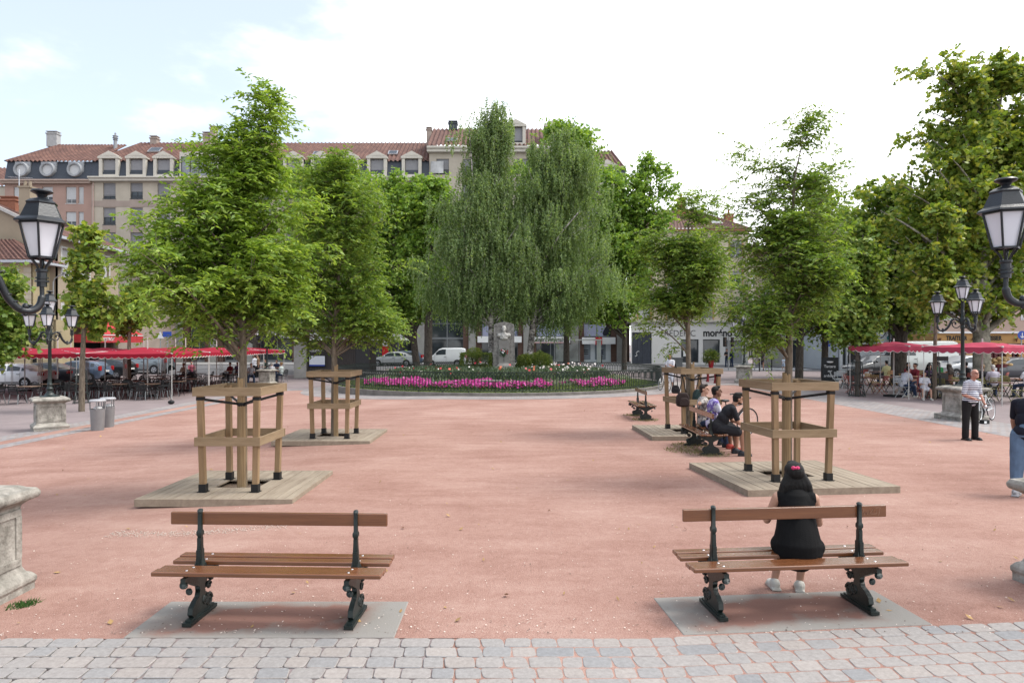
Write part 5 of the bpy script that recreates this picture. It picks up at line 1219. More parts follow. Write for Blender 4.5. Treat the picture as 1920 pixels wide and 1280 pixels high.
def bay(a, b, H, kind):
    """glazing between two pillars"""
    xa, xb = xs(a) + 1.06, xs(b) - 1.06; mb = MB(); n = max(2, int((xb - xa) / 1.5))
    for i in range(n + 1): x = xa + (xb - xa) * i / n; mb.bx(x - .05, x + .05, FY + .25, FY + .35, 0, 6.0)
    mb.bx(xa, xb, FY + .24, FY + .36, 2.75, 2.95); mb.bx(xa, xb, FY + .24, FY + .36, 4.5, 4.6); mb.bx(xa, xb, FY + .2, FY + .36, 0, .35)
    f = mb.build('shop_window', M('shop_frame_grey', (.20, .215, .23), .5, .1), H)
    mb = MB(); mb.bx(xa, xb, FY + .29, FY + .30, .35, 6.0); mb.build('shop_glass', dark_glass, f)
    if kind == 'film':
        mb = MB()
        for i in range(n): w = (xb - xa) / n; mb.bx(xa + i * w + .08, xa + (i + 1) * w - .08, FY + .27, FY + .285, 3.10, 4.45)
        mb.build('window_film', lavender, f)
    return f
bays = []
for i in range(len(pil) - 1): bays.append(bay(pil[i], pil[i + 1], host((pil[i] + pil[i + 1]) / 2), 'film' if i >= 7 else 'clear'))
def board(label, a, b, ya, yb, mat, y=FY - .8, group='shop signs', name='shop_sign'):
    c = ((xs(a) + xs(b)) / 2, y, zs((ya + yb) / 2)); t = thing(name, label, 'shop sign', c, 0, group)
    w, h = xs(b) - xs(a), zs(ya) - zs(yb); mb = MB(); mb.bx(-w / 2, w / 2, -.08, .12, -h / 2, h / 2); mb.build('board', mat, t, bevel=.015); return t, w, h
t, w, h = board('white blank sign board on the arcade above the red parasols', 287, 330, 607, 630, sign_white)
t, w, h = board('black fascia with pale lettering of the optician by the far parasols', 480, 556, 614, 636, sign_black, FY - .8)
text('ÇUMii', -.45, -.09, .05, .78, letter_white, t, bold=.02); text('OPTICIEN', .45, -.09, -.52, .40, letter_white, t, bold=.008)
for a, b, tx, lab in ((577, 664, 610, 'white optician fascia with blue lettering half hidden by the second young tree'), (683, 776, 707, 'white optician fascia with blue lettering above the silver saloon')):
    t, w, h = board(lab, a, b, 625, 638, sign_white); x = xs(tx) - (xs(a) + xs(b)) / 2
    text('AT', x, -.09, -.24, .68, letter_blue, t, bold=.035, sx=1.05); text('O', x + .80, -.10, -.30, .86, letter_blue, t, bold=.05); text('L', x + 1.52, -.09, -.24, .62, letter_blue, t, bold=.04)
    text('LES OPTICIENS', x + 2.1, -.09, -.10, .25, letter_grey, t, sx=.9)
t, w, h = board('plain white fascia behind the monument', 896, 978, 630.5, 642, sign_white)
t, w, h = board('white fascia with black savings bank lettering behind the birch stems', 996, 1068, 631.5, 643, sign_white)
text("CAISSE D'EPARGNE", -2.15, -.09, -.18, .48, letter_black, t, bold=.015, sx=.98); mb = MB(); mb.bx(-2.1, 2.1, -.088, -.08, -.32, -.27); mb.build('underline', red_sign, t)
t, w, h = board('white fascia carrying the red square emblem of the bank', 1090, 1152, 632.5, 645, sign_white)
mb = MB(); mb.bx(-.39, .36, -.22, -.082, -.46, .40); e = mb.build('emblem', red_sign, t)
mb = MB(); mb.bar((-.26, -.235, -.10), (.26, -.235, .24), .02, .07, (0, 1, 0)); mb.bar((-.24, -.235, -.08), (-.14, -.235, -.30), .02, .09, (0, 1, 0)); mb.bar((-.05, -.235, .04), (.02, -.235, -.26), .02, .11, (0, 1, 0)); mb.bar((.08, -.235, .10), (.06, -.235, -.20), .02, .06, (0, 1, 0)); mb.bx(.02, .24, -.245, -.225, -.24, -.18); mb.bx(.05, .25, -.245, -.225, -.36, -.31); mb.ell((-.17, -.235, -.02), (.08, .012, .07), 8, 6); mb.build('emblem_mark', letter_white, e)
# window displays
t = thing('poster_display', 'red lit display column with a portrait behind the optician glass', 'display', (xs(722), FY + .15, 0)); mb = MB(); mb.bx(-.36, .36, 0, .1, .2, 1.95); mb.build('red_panel', red_sign, t); mb = MB(); mb.bx(-.36, .36, 0, .1, 1.96, 2.5); mb.build('portrait_panel', sign_white, t); mb = MB(); mb.ell((0, -.01, 2.22), (.14, .02, .18), 10, 8); mb.build('portrait', hair_brown if 'hair_brown' in globals() else dark_inside, t)
t = thing('window_poster', 'window poster of a man in a dark suit above the bank fascia', 'poster', (xs(1144), FY + .2, 3.15)); mb = MB()
mb.prism([(-.75, 0), (.62, 0), (.70, .9), (.50, 1.22), (.16, 1.36), (-.05, 1.36), (-.42, 1.1), (-.72, .62), (-.85, .3)], 0, .02, 'y'); mb.build('suit', M('poster_navy', (.015, .017, .03), .5, .2), t)
mb = MB(); mb.lathe([(.0, 0), (.22, 0), (.22, .02), (0, .02)], (.06, .01, 1.62), 14, M=Matrix.Rotation(PI / 2, 3, 'X')); mb.build('face', M('poster_grey', (.45, .44, .44), .5, .15), t); mb = MB(); mb.prism([(-.02, 1.3), (.16, 1.3), (.05, .95)], -.01, 0, 'y'); mb.build('shirt', sign_white, t)
t = thing('ad_sticker', 'small blue round sticker with white letters on the optician glass', 'sticker', (xs(693), FY + .1, .9)); mb = MB(); mb.lathe([(0, 0), (.42, 0), (.42, .03), (0, .03)], seg=20, M=Matrix.Rotation(PI / 2, 3, 'X')); mb.build('disc', M('sticker_blue', (.05, .2, .5), .4, .1), t, smooth=30); text('ATOL', -.36, -.04, -.1, .28, letter_white, t, bold=.01)
# security lattice behind the optician window
t = thing('shop_grille', 'metal lattice shutter drawn behind the optician window', 'grille', (xs(730), FY + .6, 0)); mb = MB()
for i in range(26): x = -2.2 + i * .176; mb.tube([(x, 0, .4), (x + .9, 0, 2.7)], .012, 3); mb.tube([(x, .01, 2.7), (x + .9, .01, .4)], .012, 3)
mb.build('lattice', grey_metal, t)

# white corner shop with black lettering
MY = 73.0
mx_ = lambda px: X(px, MY); mz = lambda py: Z(py, MY)
Mb = thing('shop_house', 'cream house over a white ground floor shop with large black lettering', 'building', (0, 0, 0))
x0, x1 = mx_(1183), mx_(1403)
gh = [(mx_(1185), mx_(1222), 0, mz(623)), (mx_(1277), mx_(1310), .25, mz(636)), (mx_(1318), mx_(1350), .25, mz(636)), (mx_(1360), mx_(1392), .12, mz(638))]
mb = MB(); mb.wall(x0, x1, 0, mz(604), MY, gh, .3); mb.bx(x1 - .3, x1, MY + .3, MY + 14, 0, mz(604)); mb.build('shop_wall', wall_white, Mb)
mb = MB(); mb.bx(x0 - .1, x1 + .15, MY - .35, MY + 14, mz(604), mz(600)); mb.build('ledge', trim_cream, Mb, bevel=.02)
uh = [(mx_(c) - .62, mx_(c) + .62, mz(a), mz(b)) for c in (1208, 1262, 1325, 1380) for a, b in ((598, 566), (540, 508), (482, 450))]
mb = MB(); mb.wall(x0, x1, mz(600), mz(434), MY, uh, .25); mb.bx(x1 - .3, x1, MY + .3, MY + 14, mz(600), mz(434)); mb.build('upper_wall', M('pale_cream_render', (0.493, 0.431, 0.332), .9, .07, .7), Mb)
for i, h in enumerate(uh): window(Mb, h[0], h[1], h[2], h[3], MY, 'whiteshut', .25, True, .9 if i == 0 else .2)
mb = MB()
for h in uh:
    for s, e in ((h[0] - .16, h[0] - .003), (h[1] + .003, h[1] + .16)): mb.bx(s, e, MY - .04, MY, h[2] - .1, h[3] + .12)
mb.build('window_trim', M('ochre_trim', (.36, .22, .10), .8, .1), Mb)
mb = MB(); mb.bx(x0 - .3, x1 + .3, MY - .4, MY + 14.3, mz(434), mz(430)); mb.build('eaves', M('brown_eaves', (.22, .12, .06), .8, .2), Mb)
rz0, rz1 = mz(430), mz(430) + 3.3; rx0, rx1 = mx_(1270), mx_(1330)
tiled('roof', (x0 - .35, MY - .45, rz0), (x1 + .35, MY - .45, rz0), (rx1, MY + 6.5, rz1), (rx0, MY + 6.5, rz1), Mb, .4, .07)
tiled('roof_side', (x1 + .35, MY - .45, rz0), (x1 + .35, MY + 14, rz0), (rx1 + .1, MY + 6.6, rz1), (rx1, MY + 6.5, rz1), Mb, .4, .07); tiled('roof_side', (x0 - .35, MY + 14, rz0), (x0 - .35, MY - .45, rz0), (rx0, MY + 6.5, rz1), (rx0 - .1, MY + 6.6, rz1), Mb, .4, .07)
brick_red = M('chimney_brick', (.26, .11, .07), .9, .2, 6); chimney(Mb, X(1277, 78), 78, rz0 + 1.0, Z(374, 78), .8, brick_red, 1); chimney(Mb, X(1366, 77), 77, rz0 + .6, Z(404, 77), .9, brick_red, 1); skylight(Mb, mx_(1352), MY + 1.6, rz0 + 1.0, .44, 1.1, .9)
mb = MB(); a, b_, c, d = gh[0]; mb.bx(a, b_, MY + .2, MY + .28, 0, d)
for s in (0, 1):
    xa, xb = a + (b_ - a) * s / 2, a + (b_ - a) * (s + 1) / 2
    for za, zb in ((.15, 1.1), (1.25, 3.2)):
        for u in (0, 1): q = (xb - xa) / 2; mb.bx(xa + u * q + .1, xa + (u + 1) * q - .1, MY + .16, MY + .2, za, zb)
dr = mb.build('door', M('slate_blue_door', (.038, .045, .062), .5, .2), Mb); mb = MB(); mb.tube([(mx_(1191), MY + .14, .9), (mx_(1195), MY + .14, 1.0), (mx_(1193), MY + .14, 1.25), (mx_(1197), MY + .14, 1.45), (mx_(1199), MY + .14, 1.40)], .035, 5); mb.build('graffiti', letter_white, dr)
for i in (1, 2):
    a, b_, c, d = gh[i]; mb = MB()
    for s in (a + .04, b_ - .04): mb.bx(s - .04, s + .04, MY + .18, MY + .26, c, d)
    mb.bx(a, b_, MY + .18, MY + .26, d - .08, d - .001); f = mb.build('shop_window', win_dark, Mb); mb = MB(); mb.bx(a, b_, MY + .27, MY + .28, c, d); mb.build('shop_glass', dark_glass, f)
    mb = MB(); mb.bx(a + .3, a + .75, MY + .26, MY + .268, .9, 1.5) if i == 1 else mb.bx(a + .2, a + .9, MY + .26, MY + .268, .7, 1.25); mb.build('notice', sign_white, f)
a, b_, c, d = gh[3]; mb = MB(); n = 26
for i in range(n): mb.bx(a, b_, MY + .2, MY + .23 + .01 * (i % 2), c + (d - c) * i / n, c + (d - c) * (i + .93) / n)
mb.build('roller_shutter', M('alu_shutter', (.30, .31, .32), .5, .08, metal=.3), Mb)
t = thing('shop_lettering', 'black raised lettering on the white shop front, thin capitals then bold', 'shop sign', (mx_(1238), MY - .03, mz(630)), 0, 'shop signs'); text('FRÉDÉRIC', 0, 0, 0, .92, letter_black, t, bold=-.012, sx=.93); text('moréno', mx_(1318) - mx_(1238), 0, 0, 1.05, letter_black, t, bold=.03, sx=.90)
# beige houses down the side street
S1 = thing('house_row', 'beige house row closing the side street behind the crossing', 'building', (0, 0, 0)); SY = 104.0; sx_ = lambda px: X(px, SY); sz = lambda py: Z(py, SY)
sh = [(sx_(c), sx_(e), 0, sz(f)) for c, e, f in ((1404, 1413, 648), (1427, 1436, 648), (1439, 1450, 648), (1468, 1482, 645), (1486, 1503, 642), (1507, 1516, 641))] + [(sx_(c) - .7, sx_(c) + .7, sz(a), sz(b)) for c in (1420, 1450, 1480, 1510, 1545) for a, b in ((618, 596), (578, 556), (536, 514))]
mb = MB(); mb.wall(sx_(1395), sx_(1575), 0, 14.5, SY, sh, .3); mb.bx(sx_(1395), sx_(1575), SY + 8, SY + 8.3, 0, 14.5); mb.build('wall', M('street_beige', (0.394, 0.359, 0.296), .9, .08, .6), S1)
for i, h in enumerate(sh): window(S1, h[0], h[1], h[2], h[3], SY, 'white' if i < 6 else 'surround', .3, False, .0 if i < 6 else .3)
tiled('roof', (sx_(1393), SY - .4, 14.5), (sx_(1577), SY - .4, 14.5), (sx_(1577), SY + 5, 17.5), (sx_(1393), SY + 5, 17.5), S1, .5, .10)
mb = MB(); mb.bx(sx_(1446), sx_(1458), SY - .1, SY - .003, 0, sz(647)); mb.build('door', M('salmon_door', (.46, .24, .20), .7, .1), S1)
t = thing('shop_sign', 'red shop board over a dark window down the side street', 'shop sign', (sx_(1523), SY - .1, sz(644)), 0, 'shop signs'); mb = MB(); mb.bx(-.9, .9, 0, .1, -.14, .14); mb.build('board', red_sign, t)
# house with dark shop windows on the corner of the side street
S2 = thing('corner_house', 'grey beige corner house with tall dark shop openings beside the street trees', 'building', (0, 0, 0)); TY = 66.0; tx_ = lambda px: X(px, TY); tz = lambda py: Z(py, TY)
sh = [(tx_(a), tx_(b), .1, tz(638)) for a, b in ((1485, 1500), (1506, 1512), (1516, 1531), (1556, 1564), (1567, 1576))] + [(tx_(c) - .55, tx_(c) + .55, tz(a), tz(b)) for c in (1500, 1535, 1570) for a, b in ((612, 585), (560, 530), (505, 475))]
mb = MB(); mb.wall(tx_(1483), tx_(1600), 0, 11.5, TY, sh, .3); mb.bx(tx_(1483), tx_(1483) + .3, TY + .3, TY + 10, 0, 11.5); mb.build('wall', M('street_grey', (0.386, 0.376, 0.349), .9, .08, .6), S2)
for i, h in enumerate(sh): window(S2, h[0], h[1], h[2], h[3], TY, 'dark' if i < 5 else 'surround', .3, False, .0 if i < 5 else .3)
tiled('roof', (tx_(1481), TY - .4, 11.5), (tx_(1600), TY - .4, 11.5), (tx_(1600), TY + 5, 14), (tx_(1481), TY + 5, 14), S2, .5, .10)
t = thing('shop_sign', 'crimson shop board over the dark window beside the blue street signs', 'shop sign', (tx_(1523), TY - .1, tz(643.5)), 0, 'shop signs'); mb = MB(); mb.bx(-.4, .4, 0, .08, -.1, .1); mb.build('board', red_sign, t)
# pale blue house
UY = 58.0; ux = lambda px: X(px, UY); uz = lambda py: Z(py, UY)
U = thing('house', 'pale blue rendered house with white sills behind the pink parasols', 'house', (0, 0, 0))
uh = [(ux(1580), ux(1587), 0, uz(646)), (ux(1590), ux(1605), 0, uz(646)), (ux(1650), ux(1658), 0, uz(648))] + [(ux(c) - .62, ux(c) + .62, uz(a), uz(b)) for c in (1585, 1668, 1723) for a, b in ((619, 592), (568, 536), (512, 480))]
mb = MB(); mb.wall(ux(1574), ux(1757), 0, 9.6, UY, uh, .25); mb.bx(ux(1574), ux(1574) + .3, UY + .3, UY + 12, 0, 9.6); mb.build('wall', wall_blue, U)
for i, h in enumerate(uh): window(U, h[0], h[1], h[2], h[3], UY, 'dark' if i < 3 else 'surround', .25, i > 2, .0 if i < 3 else .35)
tiled('roof', (ux(1572), UY - .5, 9.6), (ux(1760), UY - .5, 9.6), (ux(1760), UY + 5, 12), (ux(1572), UY + 5, 12), U, .4, .07)
mb = MB(); mb.tube([(ux(1704), UY - .08, 0), (ux(1704), UY - .08, 9.5)], .06, 6); mb.ell((ux(1704), UY - .1, uz(619)), (.16, .1, .14), 8, 6); mb.build('downpipe', grey_metal, U)
t = thing('street_name_plate', 'blue plate with three white lines on the pale blue house', 'sign', (ux(1715), UY - .06, uz(638)), 0, 'blue signs'); mb = MB(); mb.bx(-.2, .2, 0, .03, -.22, .22); mb.build('plate', M('sign_blue', (.02, .06, .32), .4, .05), t); mb = MB(); [mb.bx(-.17, .17, -.006, 0, z - .022, z + .022) for z in (.1, -.02, -.14)]; mb.build('lines', letter_white, t)
t = thing('pharmacy_snake_sign', 'teal curled sign bracketed on the pale blue house', 'sign', (ux(1668), UY - .35, uz(632.5))); mb = MB(); mb.tube([(.34 * math.cos(a) * (1 + .1 * math.sin(2 * a)), 0, .22 * math.sin(a)) for a in np.linspace(.3, 5.9, 18)], .07, 6); mb.tube([(.1, 0, 0), (.34, 0, .06), (.5, 0, .18)], .06, 6); mb.build('curl', M('teal_enamel', (.03, .17, .17), .4, .2), t, smooth=60); mb = MB(); mb.bx(-.02, .02, 0, .34, -.02, .02); mb.build('bracket', black_paint, t)
# orange pastry and delicatessen shop
VY = 52.0; vx = lambda px: X(px, VY); vz = lambda py: Z(py, VY)
Vb = thing('shop_house', 'salmon house over an orange delicatessen shop with black lettering', 'building', (0, 0, 0)); x0, x1 = vx(1757), vx(2120)
vh = [(vx(1792), vx(1812), 0, vz(648)), (vx(1851), vx(1887), .1, vz(648)), (vx(1897), vx(1911), 0, vz(648))]
mb = MB(); mb.wall(x0, x1, 0, vz(625), VY, vh, .3); mb.bx(x0, x0 + .3, VY + .3, VY + 12, 0, vz(625)); mb.build('shop_wall', wall_orange, Vb)
mb = MB(); mb.bx(x0, x1, VY - .25, VY + .2, vz(625), vz(621.5)); mb.build('ledge', white_paint, Vb, bevel=.01)
uh = [(vx(c) - .5, vx(c) + .5, vz(a), vz(b)) for c in (1780, 1858, 1930, 2000) for a, b in ((596, 560), (530, 494))]
mb = MB(); mb.wall(x0, x1, vz(621.5), 9.5, VY, uh, .25); mb.bx(x0, x0 + .3, VY + .3, VY + 12, vz(621.5), 9.5); mb.build('upper_wall', wall_salmon, Vb)
for h in uh: window(Vb, h[0], h[1], h[2], h[3], VY, 'surround', .25, True, .3)
tiled('roof', (x0 - .2, VY - .5, 9.5), (x1, VY - .5, 9.5), (x1, VY + 5, 12), (x0, VY + 5, 12), Vb, .4, .07)
wine = M('wine_red_joinery', (.10, .018, .022), .5, .2, 2)
for i, h in enumerate(vh):
    mb = MB(); k = 4 if i == 1 else 2
    for j in range(k + 1): x = h[0] + (h[1] - h[0]) * j / k; mb.bx(max(h[0], x - .06), min(h[1], x + .06), VY + .16, VY + .24, h[2], h[3])
    mb.bx(h[0], h[1], VY + .15, VY + .25, h[2], h[2] + .5); f = mb.build('shop_window' if i == 1 else 'door', wine, Vb); mb = MB(); mb.bx(h[0], h[1], VY + .26, VY + .28, h[2], h[3]); mb.build('glass', dark_glass if i != 1 else wine, f)
for a, b in ((1764, 1815), (1848, 1916)):
    mb = MB(); mb.bx(vx(a), vx(b), VY - .3, VY, vz(647), vz(643.5)); mb.bx(vx(a), vx(b), VY - .55, VY - .32, vz(649), vz(645.5)); mb.build('awning_box', wine, Vb)
lamp = None
for c in (1760, 1822, 1903):
    mb = MB(); mb.lathe([(.02, -.2), (.10, .1), (.11, .1)], (vx(c), VY - .18, vz(636)), 8); mb.bx(vx(c) - .02, vx(c) + .02, VY - .16, VY, vz(636) - .05, vz(636)); mb.build('wall_light', M('rust_brown', (.15, .06, .03), .5, .2), Vb)
t = thing('shop_lettering', 'black stencil like capitals on the orange delicatessen front', 'shop sign', (vx(1774), VY - .02, vz(637.5)), 0, 'shop signs'); text('TRAITEUR', 0, 0, 0, .45, letter_black, t, bold=.014, sx=.76); text('PATISSIER', vx(1841) - vx(1774), 0, 0, .45, letter_black, t, bold=.014, sx=.76)

# west side: beige house with a red shop awning, yellow banded house
def west_house():
    H = thing('house', 'tall beige house with white window surrounds behind the red parasols', 'house', (0, 0, 0)); a = 37.0; y0, y1 = a * 1300 / 856, a * 1300 / 738; ze = 2.3 + 178 * y1 / 1300
    # east facade is built facing -Y in a turned empty
    E_ = bpy.data.objects.new('east_facade', None); COL.objects.link(E_); E_.parent = H; E_.location = (-a, y0, 0); E_.rotation_euler = (0, 0, PI / 2); L = y1 - y0
    def yy(px): return a * 1300 / (960 - px) - y0
    def zz(py, px): return 2.3 - (py - 643) * (a * 1300 / (960 - px)) / 1300
    wh = [(yy(125) - .6, yy(125) + .6, zz(519, 125), zz(467, 125)), (yy(197) - .6, yy(197) + .6, zz(529, 197), zz(482, 197)), (yy(160) - .55, yy(160) + .55, zz(524, 160), zz(474, 160)), (yy(125) - .6, yy(125) + .6, zz(610, 125), zz(560, 125)), (yy(160) - .55, yy(160) + .55, zz(608, 160), zz(580, 160)), (yy(197) - .6, yy(197) + .6, zz(600, 197), zz(560, 197)), (1.0, L - .8, -.2, 2.6)]
    mb = MB(); mb.wall(0, L, -.3, ze, 0, wh, .25); mb.build('wall', M('lit_side_beige_render', (0.304, 0.255, 0.194), .9, .08, .5), E_)  # same render as the gable, painted lighter for the stronger light on this side
    for h in wh[:6]: window(E_, *h, 0, 'surround', .25, False, .85)
    mb = MB(); mb.bx(1.0, L - .8, 1.2, 1.3, -.2, 2.6); mb.build('shop_interior', dark_inside, E_)
    # gable facing the square
    xr = -a - 8.5; zr = ze + 3.9
    mb = MB(); mb.prism([(-a - .0, -.3), (-a - .0, ze), (xr, zr), (xr - 8.5, ze), (xr - 8.5, -.3)], y0, y0 + .3, 'y'); mb.bx(-a - 17, -a - .3, y1 - .3, y1, -.3, ze); mb.build('gable', wall_beige, H)
    tiled('roof', (-a + .6, y0 - .3, ze - .25), (-a + .6, y1 + .4, ze - .25), (xr, y1 + .4, zr), (xr, y0 - .3, zr), H, .4, .07); tiled('roof_back', (xr - 9, y1 + .4, ze - .2), (xr - 9, y0 - .3, ze - .2), (xr, y0 - .3, zr), (xr, y1 + .4, zr), H, .4, .07)
    mb = MB(); mb.bx(-a + .45, -a + .75, y0 - .3, y1 + .4, ze - .5, ze - .27); mb.bx(-a + .02, -a + .45, y0 - .3, y1 + .4, ze - .42, ze - .30); mb.build('gutter', M('pale_gutter', (0.380, 0.403, 0.441), .5, .08), H)
    mb = MB(); mb.bar((-a + .5, y0 - .2, ze - .3), (xr, y0 - .2, zr + .02), .25, .25, (0, 1, 0)); mb.build('verge', M('grey_verge', (.36, .35, .34), .7, .1), H)
    chimney(H, X(52, y0 + 1), y0 + 1, ze + .5, Z(354, y0 + 1), .9, wall_beige, 2); chimney(H, X(20, y0 + 2), y0 + 2, ze + 1.5, Z(378, y0 + 2), 1.3, brick_red)
    mb = MB(); q = (X(36, y0 + 1.5), y0 + 1.5, Z(385, y0 + 1.5)); mb.tube([q, (q[0], q[1], Z(318, y0 + 1.5))], .035, 5); zt = Z(332, y0 + 1.5); mb.tube([(q[0] - .9, q[1], zt), (q[0] + 1.1, q[1], zt - .1)], .02, 4)
    for k in range(9): mb.tube([(q[0] - .8 + k * .22, q[1] - .3, zt - k * .01), (q[0] - .8 + k * .22, q[1] + .3, zt - k * .01)], .012, 3)
    mb.build('antenna', steel, H)
    # red shop awning
    A_ = thing('shop_awning', 'red fixed awning with white lettering on the beige house', 'awning', (-a, y0 + 1.2, 0)); ar = M('awning_red', (.42, .035, .042), .8, .12, 3); La = y1 - y0 - 1.0; z1_, z0_ = Z(613, y0 + 2), Z(634, y0 + 1)
    mb = MB(); mb.prism([(0.05, z1_ + .6), (2.2, z0_ + .4), (2.2, z0_ + .32), (.05, z1_ + .5)], 0, La, 'y'); mb.build('canopy', ar, A_); mb = MB(); mb.bx(2.17, 2.22, 0, La, z0_ - .35, z0_ + .33); mb.bx(0, 2.17, -.02, .02, z0_ - .35, z0_ + .33); mb.build('valance', ar, A_); mb = MB(); mb.bx(2.215, 2.235, 0, La, z0_ + .26, z0_ + .34); mb.build('hem_tape', white_paint, A_)
    text('BISTROT', 2.24, 1.6, z0_ - .2, .42, letter_white, A_, rz=PI / 2)
    # yellow house in front
    Yh = thing('house', 'yellow house with a banded ground floor and hipped tile roof at the frame edge', 'house', (0, 0, 0)); yf = 54.0; cx = X(58, yf); ze2 = Z(491, yf); zg = Z(592, yf)
    wh = [(X(22, yf), X(32, yf), Z(545, yf), Z(508, yf)), (X(-40, yf), X(-28, yf), Z(545, yf), Z(508, yf))]
    mb = MB(); mb.wall(cx - 14, cx, zg, ze2, yf, wh, .25); mb.bx(cx - .3, cx, yf + .26, yf + 3.2, zg, ze2); mb.build('upper_wall', wall_yellow, Yh)
    for h in wh: window(Yh, *h, yf, 'surround', .25, False, .4)
    gx = X(105, yf); gh_ = [(X(62, yf), X(74, yf), -.3, Z(640, yf))]; mb = MB(); mb.wall(cx - 14, gx, -.4, zg - .3, yf - .3, gh_, .3); mb.bx(gx - .3, gx, yf + .01, yf + 2.2, -.4, zg - .3); mb.bx(cx - 14, gx, yf - .3, yf + .0, zg - .3, zg); mb.build('ground_wall', wall_yellow, Yh)
    mb = MB()
    for k in range(8): z = -.2 + k * .55; mb.bx(cx - 14, gh_[0][0] - .3, yf - .306, yf - .3, z, z + .035); mb.bx(gh_[0][1] + .3, gx, yf - .306, yf - .3, z, z + .035)
    mb.build('banding', M('band_dark_line', (.20, .16, .09), .9, .1), Yh)  # thin darker lines across the ground floor wall
    mb = MB(); [mb.bx(cx - .55 - .12 * (k % 2), cx + .02, yf - .04, yf, zg + k * .42 + .02, zg + k * .42 + .40) for k in range(int((ze2 - zg) / .42))]; mb.build('quoins', M('pale_quoin', (0.395, 0.350, 0.274), .85, .1), Yh)
    mb = MB(); mb.bx(gh_[0][0], gh_[0][1], yf - .05, yf, -.3, Z(640, yf)); mb.build('door', dark_inside, Yh)
    tiled('roof', (cx - 14, yf - .8, ze2 + .1), (cx + .8, yf - .8, ze2 + .1), (cx - 2.6, yf + 1.6, ze2 + 2.0), (cx - 14, yf + 1.6, ze2 + 2.0), Yh, .4, .07); tiled('roof_side', (cx + .8, yf - .8, ze2 + .1), (cx + .8, yf + 3.2, ze2 + .1), (cx - 2.6, yf + 1.65, ze2 + 2.0), (cx - 2.6, yf + 1.6, ze2 + 2.0), Yh, .4, .07)
    mb = MB(); mb.bx(cx - 14, cx + .9, yf - .9, yf + .1, ze2 - .12, ze2 + .06); mb.bx(cx + .0, cx + .9, yf + .1, yf + 3.2, ze2 - .12, ze2 + .06); mb.build('gutter', M('pale_gutter', (0.380, 0.403, 0.441), .5, .08), Yh)
    # infill on the west street so the sky does not show under the trees
    J = thing('house', 'low shaded wing between the beige house and the cream block', 'house', (0, 0, 0)); mb = MB(); mb.bx(-a - 14, -a - 1.5, y1 + .05, 79.5, -.3, 6.5); mb.build('wall', wall_band, J); mb = MB(); mb.bx(-a - 14.2, -a - 1.3, y1 + .05, 79.5, 6.5, 6.8); mb.build('roof', roof_tile, J)
west_house()
# ------------------------------------------------------------------ people
def remesh(mb, voxel, it=3, fac=0.5, rough=0.0, seed=0, rs=9.0):
    me = mb.mesh('blob'); t = bpy.data.objects.new('blob', me); COL.objects.link(t)
    r = t.modifiers.new('r', 'REMESH'); r.mode = 'VOXEL'; r.voxel_size = voxel
    if it:
        s = t.modifiers.new('s', 'SMOOTH'); s.iterations = it; s.factor = fac
    dg = bpy.context.evaluated_depsgraph_get(); out = bpy.data.meshes.new_from_object(t.evaluated_get(dg))
    bpy.data.objects.remove(t); bpy.data.meshes.remove(me)
    if rough > 0:
        nrm = [v.normal.copy() for v in out.vertices]
        for v, n in zip(out.vertices, nrm):
            v.co += n * rough * mnoise.noise(Vector((v.co.x * rs, v.co.y * rs, v.co.z * rs * .7 + seed)))
    return out
SKIN = {'light': M('skin_light', (0.42, 0.24, 0.17), 0.5, 0.08, 14), 'tan': M('skin_tan', (0.31, 0.165, 0.11), 0.5, 0.08, 14), 'brown': M('skin_brown', (0.16, 0.078, 0.05), 0.5, 0.1, 14), 'rosy': M('skin_rosy', (0.42, 0.21, 0.155), 0.5, 0.1, 14)}
def cloth(col, name=None, rough=0.85, var=0.18):
    name = name or 'cloth_' + ''.join('abcdefghijklmnopqrstuvwxyz'[int(c * 25)] for c in col)
    return M(name, col, rough, var, 7.0, bump=0.25, bscale=120, spec=0.2)
def stripe_mat():
    m, nt, b, out = node_mat('striped_jersey'); tc = nd(nt, 'ShaderNodeTexCoord'); sp = nd(nt, 'ShaderNodeSeparateXYZ'); lk(nt, tc.outputs['Object'], sp.inputs[0])
    a = nd(nt, 'ShaderNodeMath', operation='MULTIPLY'); lk(nt, sp.outputs['Z'], a.inputs[0]); a.inputs[1].default_value = 23.0
    f = nd(nt, 'ShaderNodeMath', operation='FRACT'); lk(nt, a.outputs[0], f.inputs[0])
    g = nd(nt, 'ShaderNodeMath', operation='LESS_THAN'); lk(nt, f.outputs[0], g.inputs[0]); g.inputs[1].default_value = 0.45
    mx = nd(nt, 'ShaderNodeMixRGB'); lk(nt, g.outputs[0], mx.inputs[0]); mx.inputs['Color1'].default_value = (0.62, 0.63, 0.68, 1); mx.inputs['Color2'].default_value = (0.03, 0.035, 0.085, 1)
    lk(nt, mx.outputs[0], b.inputs['Base Color']); b.inputs['Roughness'].default_value = 0.85
    return m
def pattern_mat(name, stops, scale):
    m, nt, b, out = node_mat(name); tc = nd(nt, 'ShaderNodeTexCoord'); n = nd(nt, 'ShaderNodeTexNoise', Scale=scale, Detail=4.0, Roughness=.7); lk(nt, tc.outputs['Object'], n.inputs['Vector'])
    r = ramp_node(nt, n.outputs['Fac'], stops); lk(nt, r.outputs[0], b.inputs['Base Color']); b.inputs['Roughness'].default_value = .85; return m
hair_black = M('hair_black', (0.004, 0.0032, 0.003), 0.5, 0.4, 30, bump=0.6, bscale=90, stretch=(3, 3, .4), spec=0.25)
hair_brown = M('hair_brown', (0.022, 0.012, 0.008), 0.5, 0.4, 30, bump=0.6, bscale=90, stretch=(3, 3, .6))
hair_grey = M('hair_grey', (0.45, 0.44, 0.42), 0.6, 0.25, 30, bump=0.5, bscale=90)
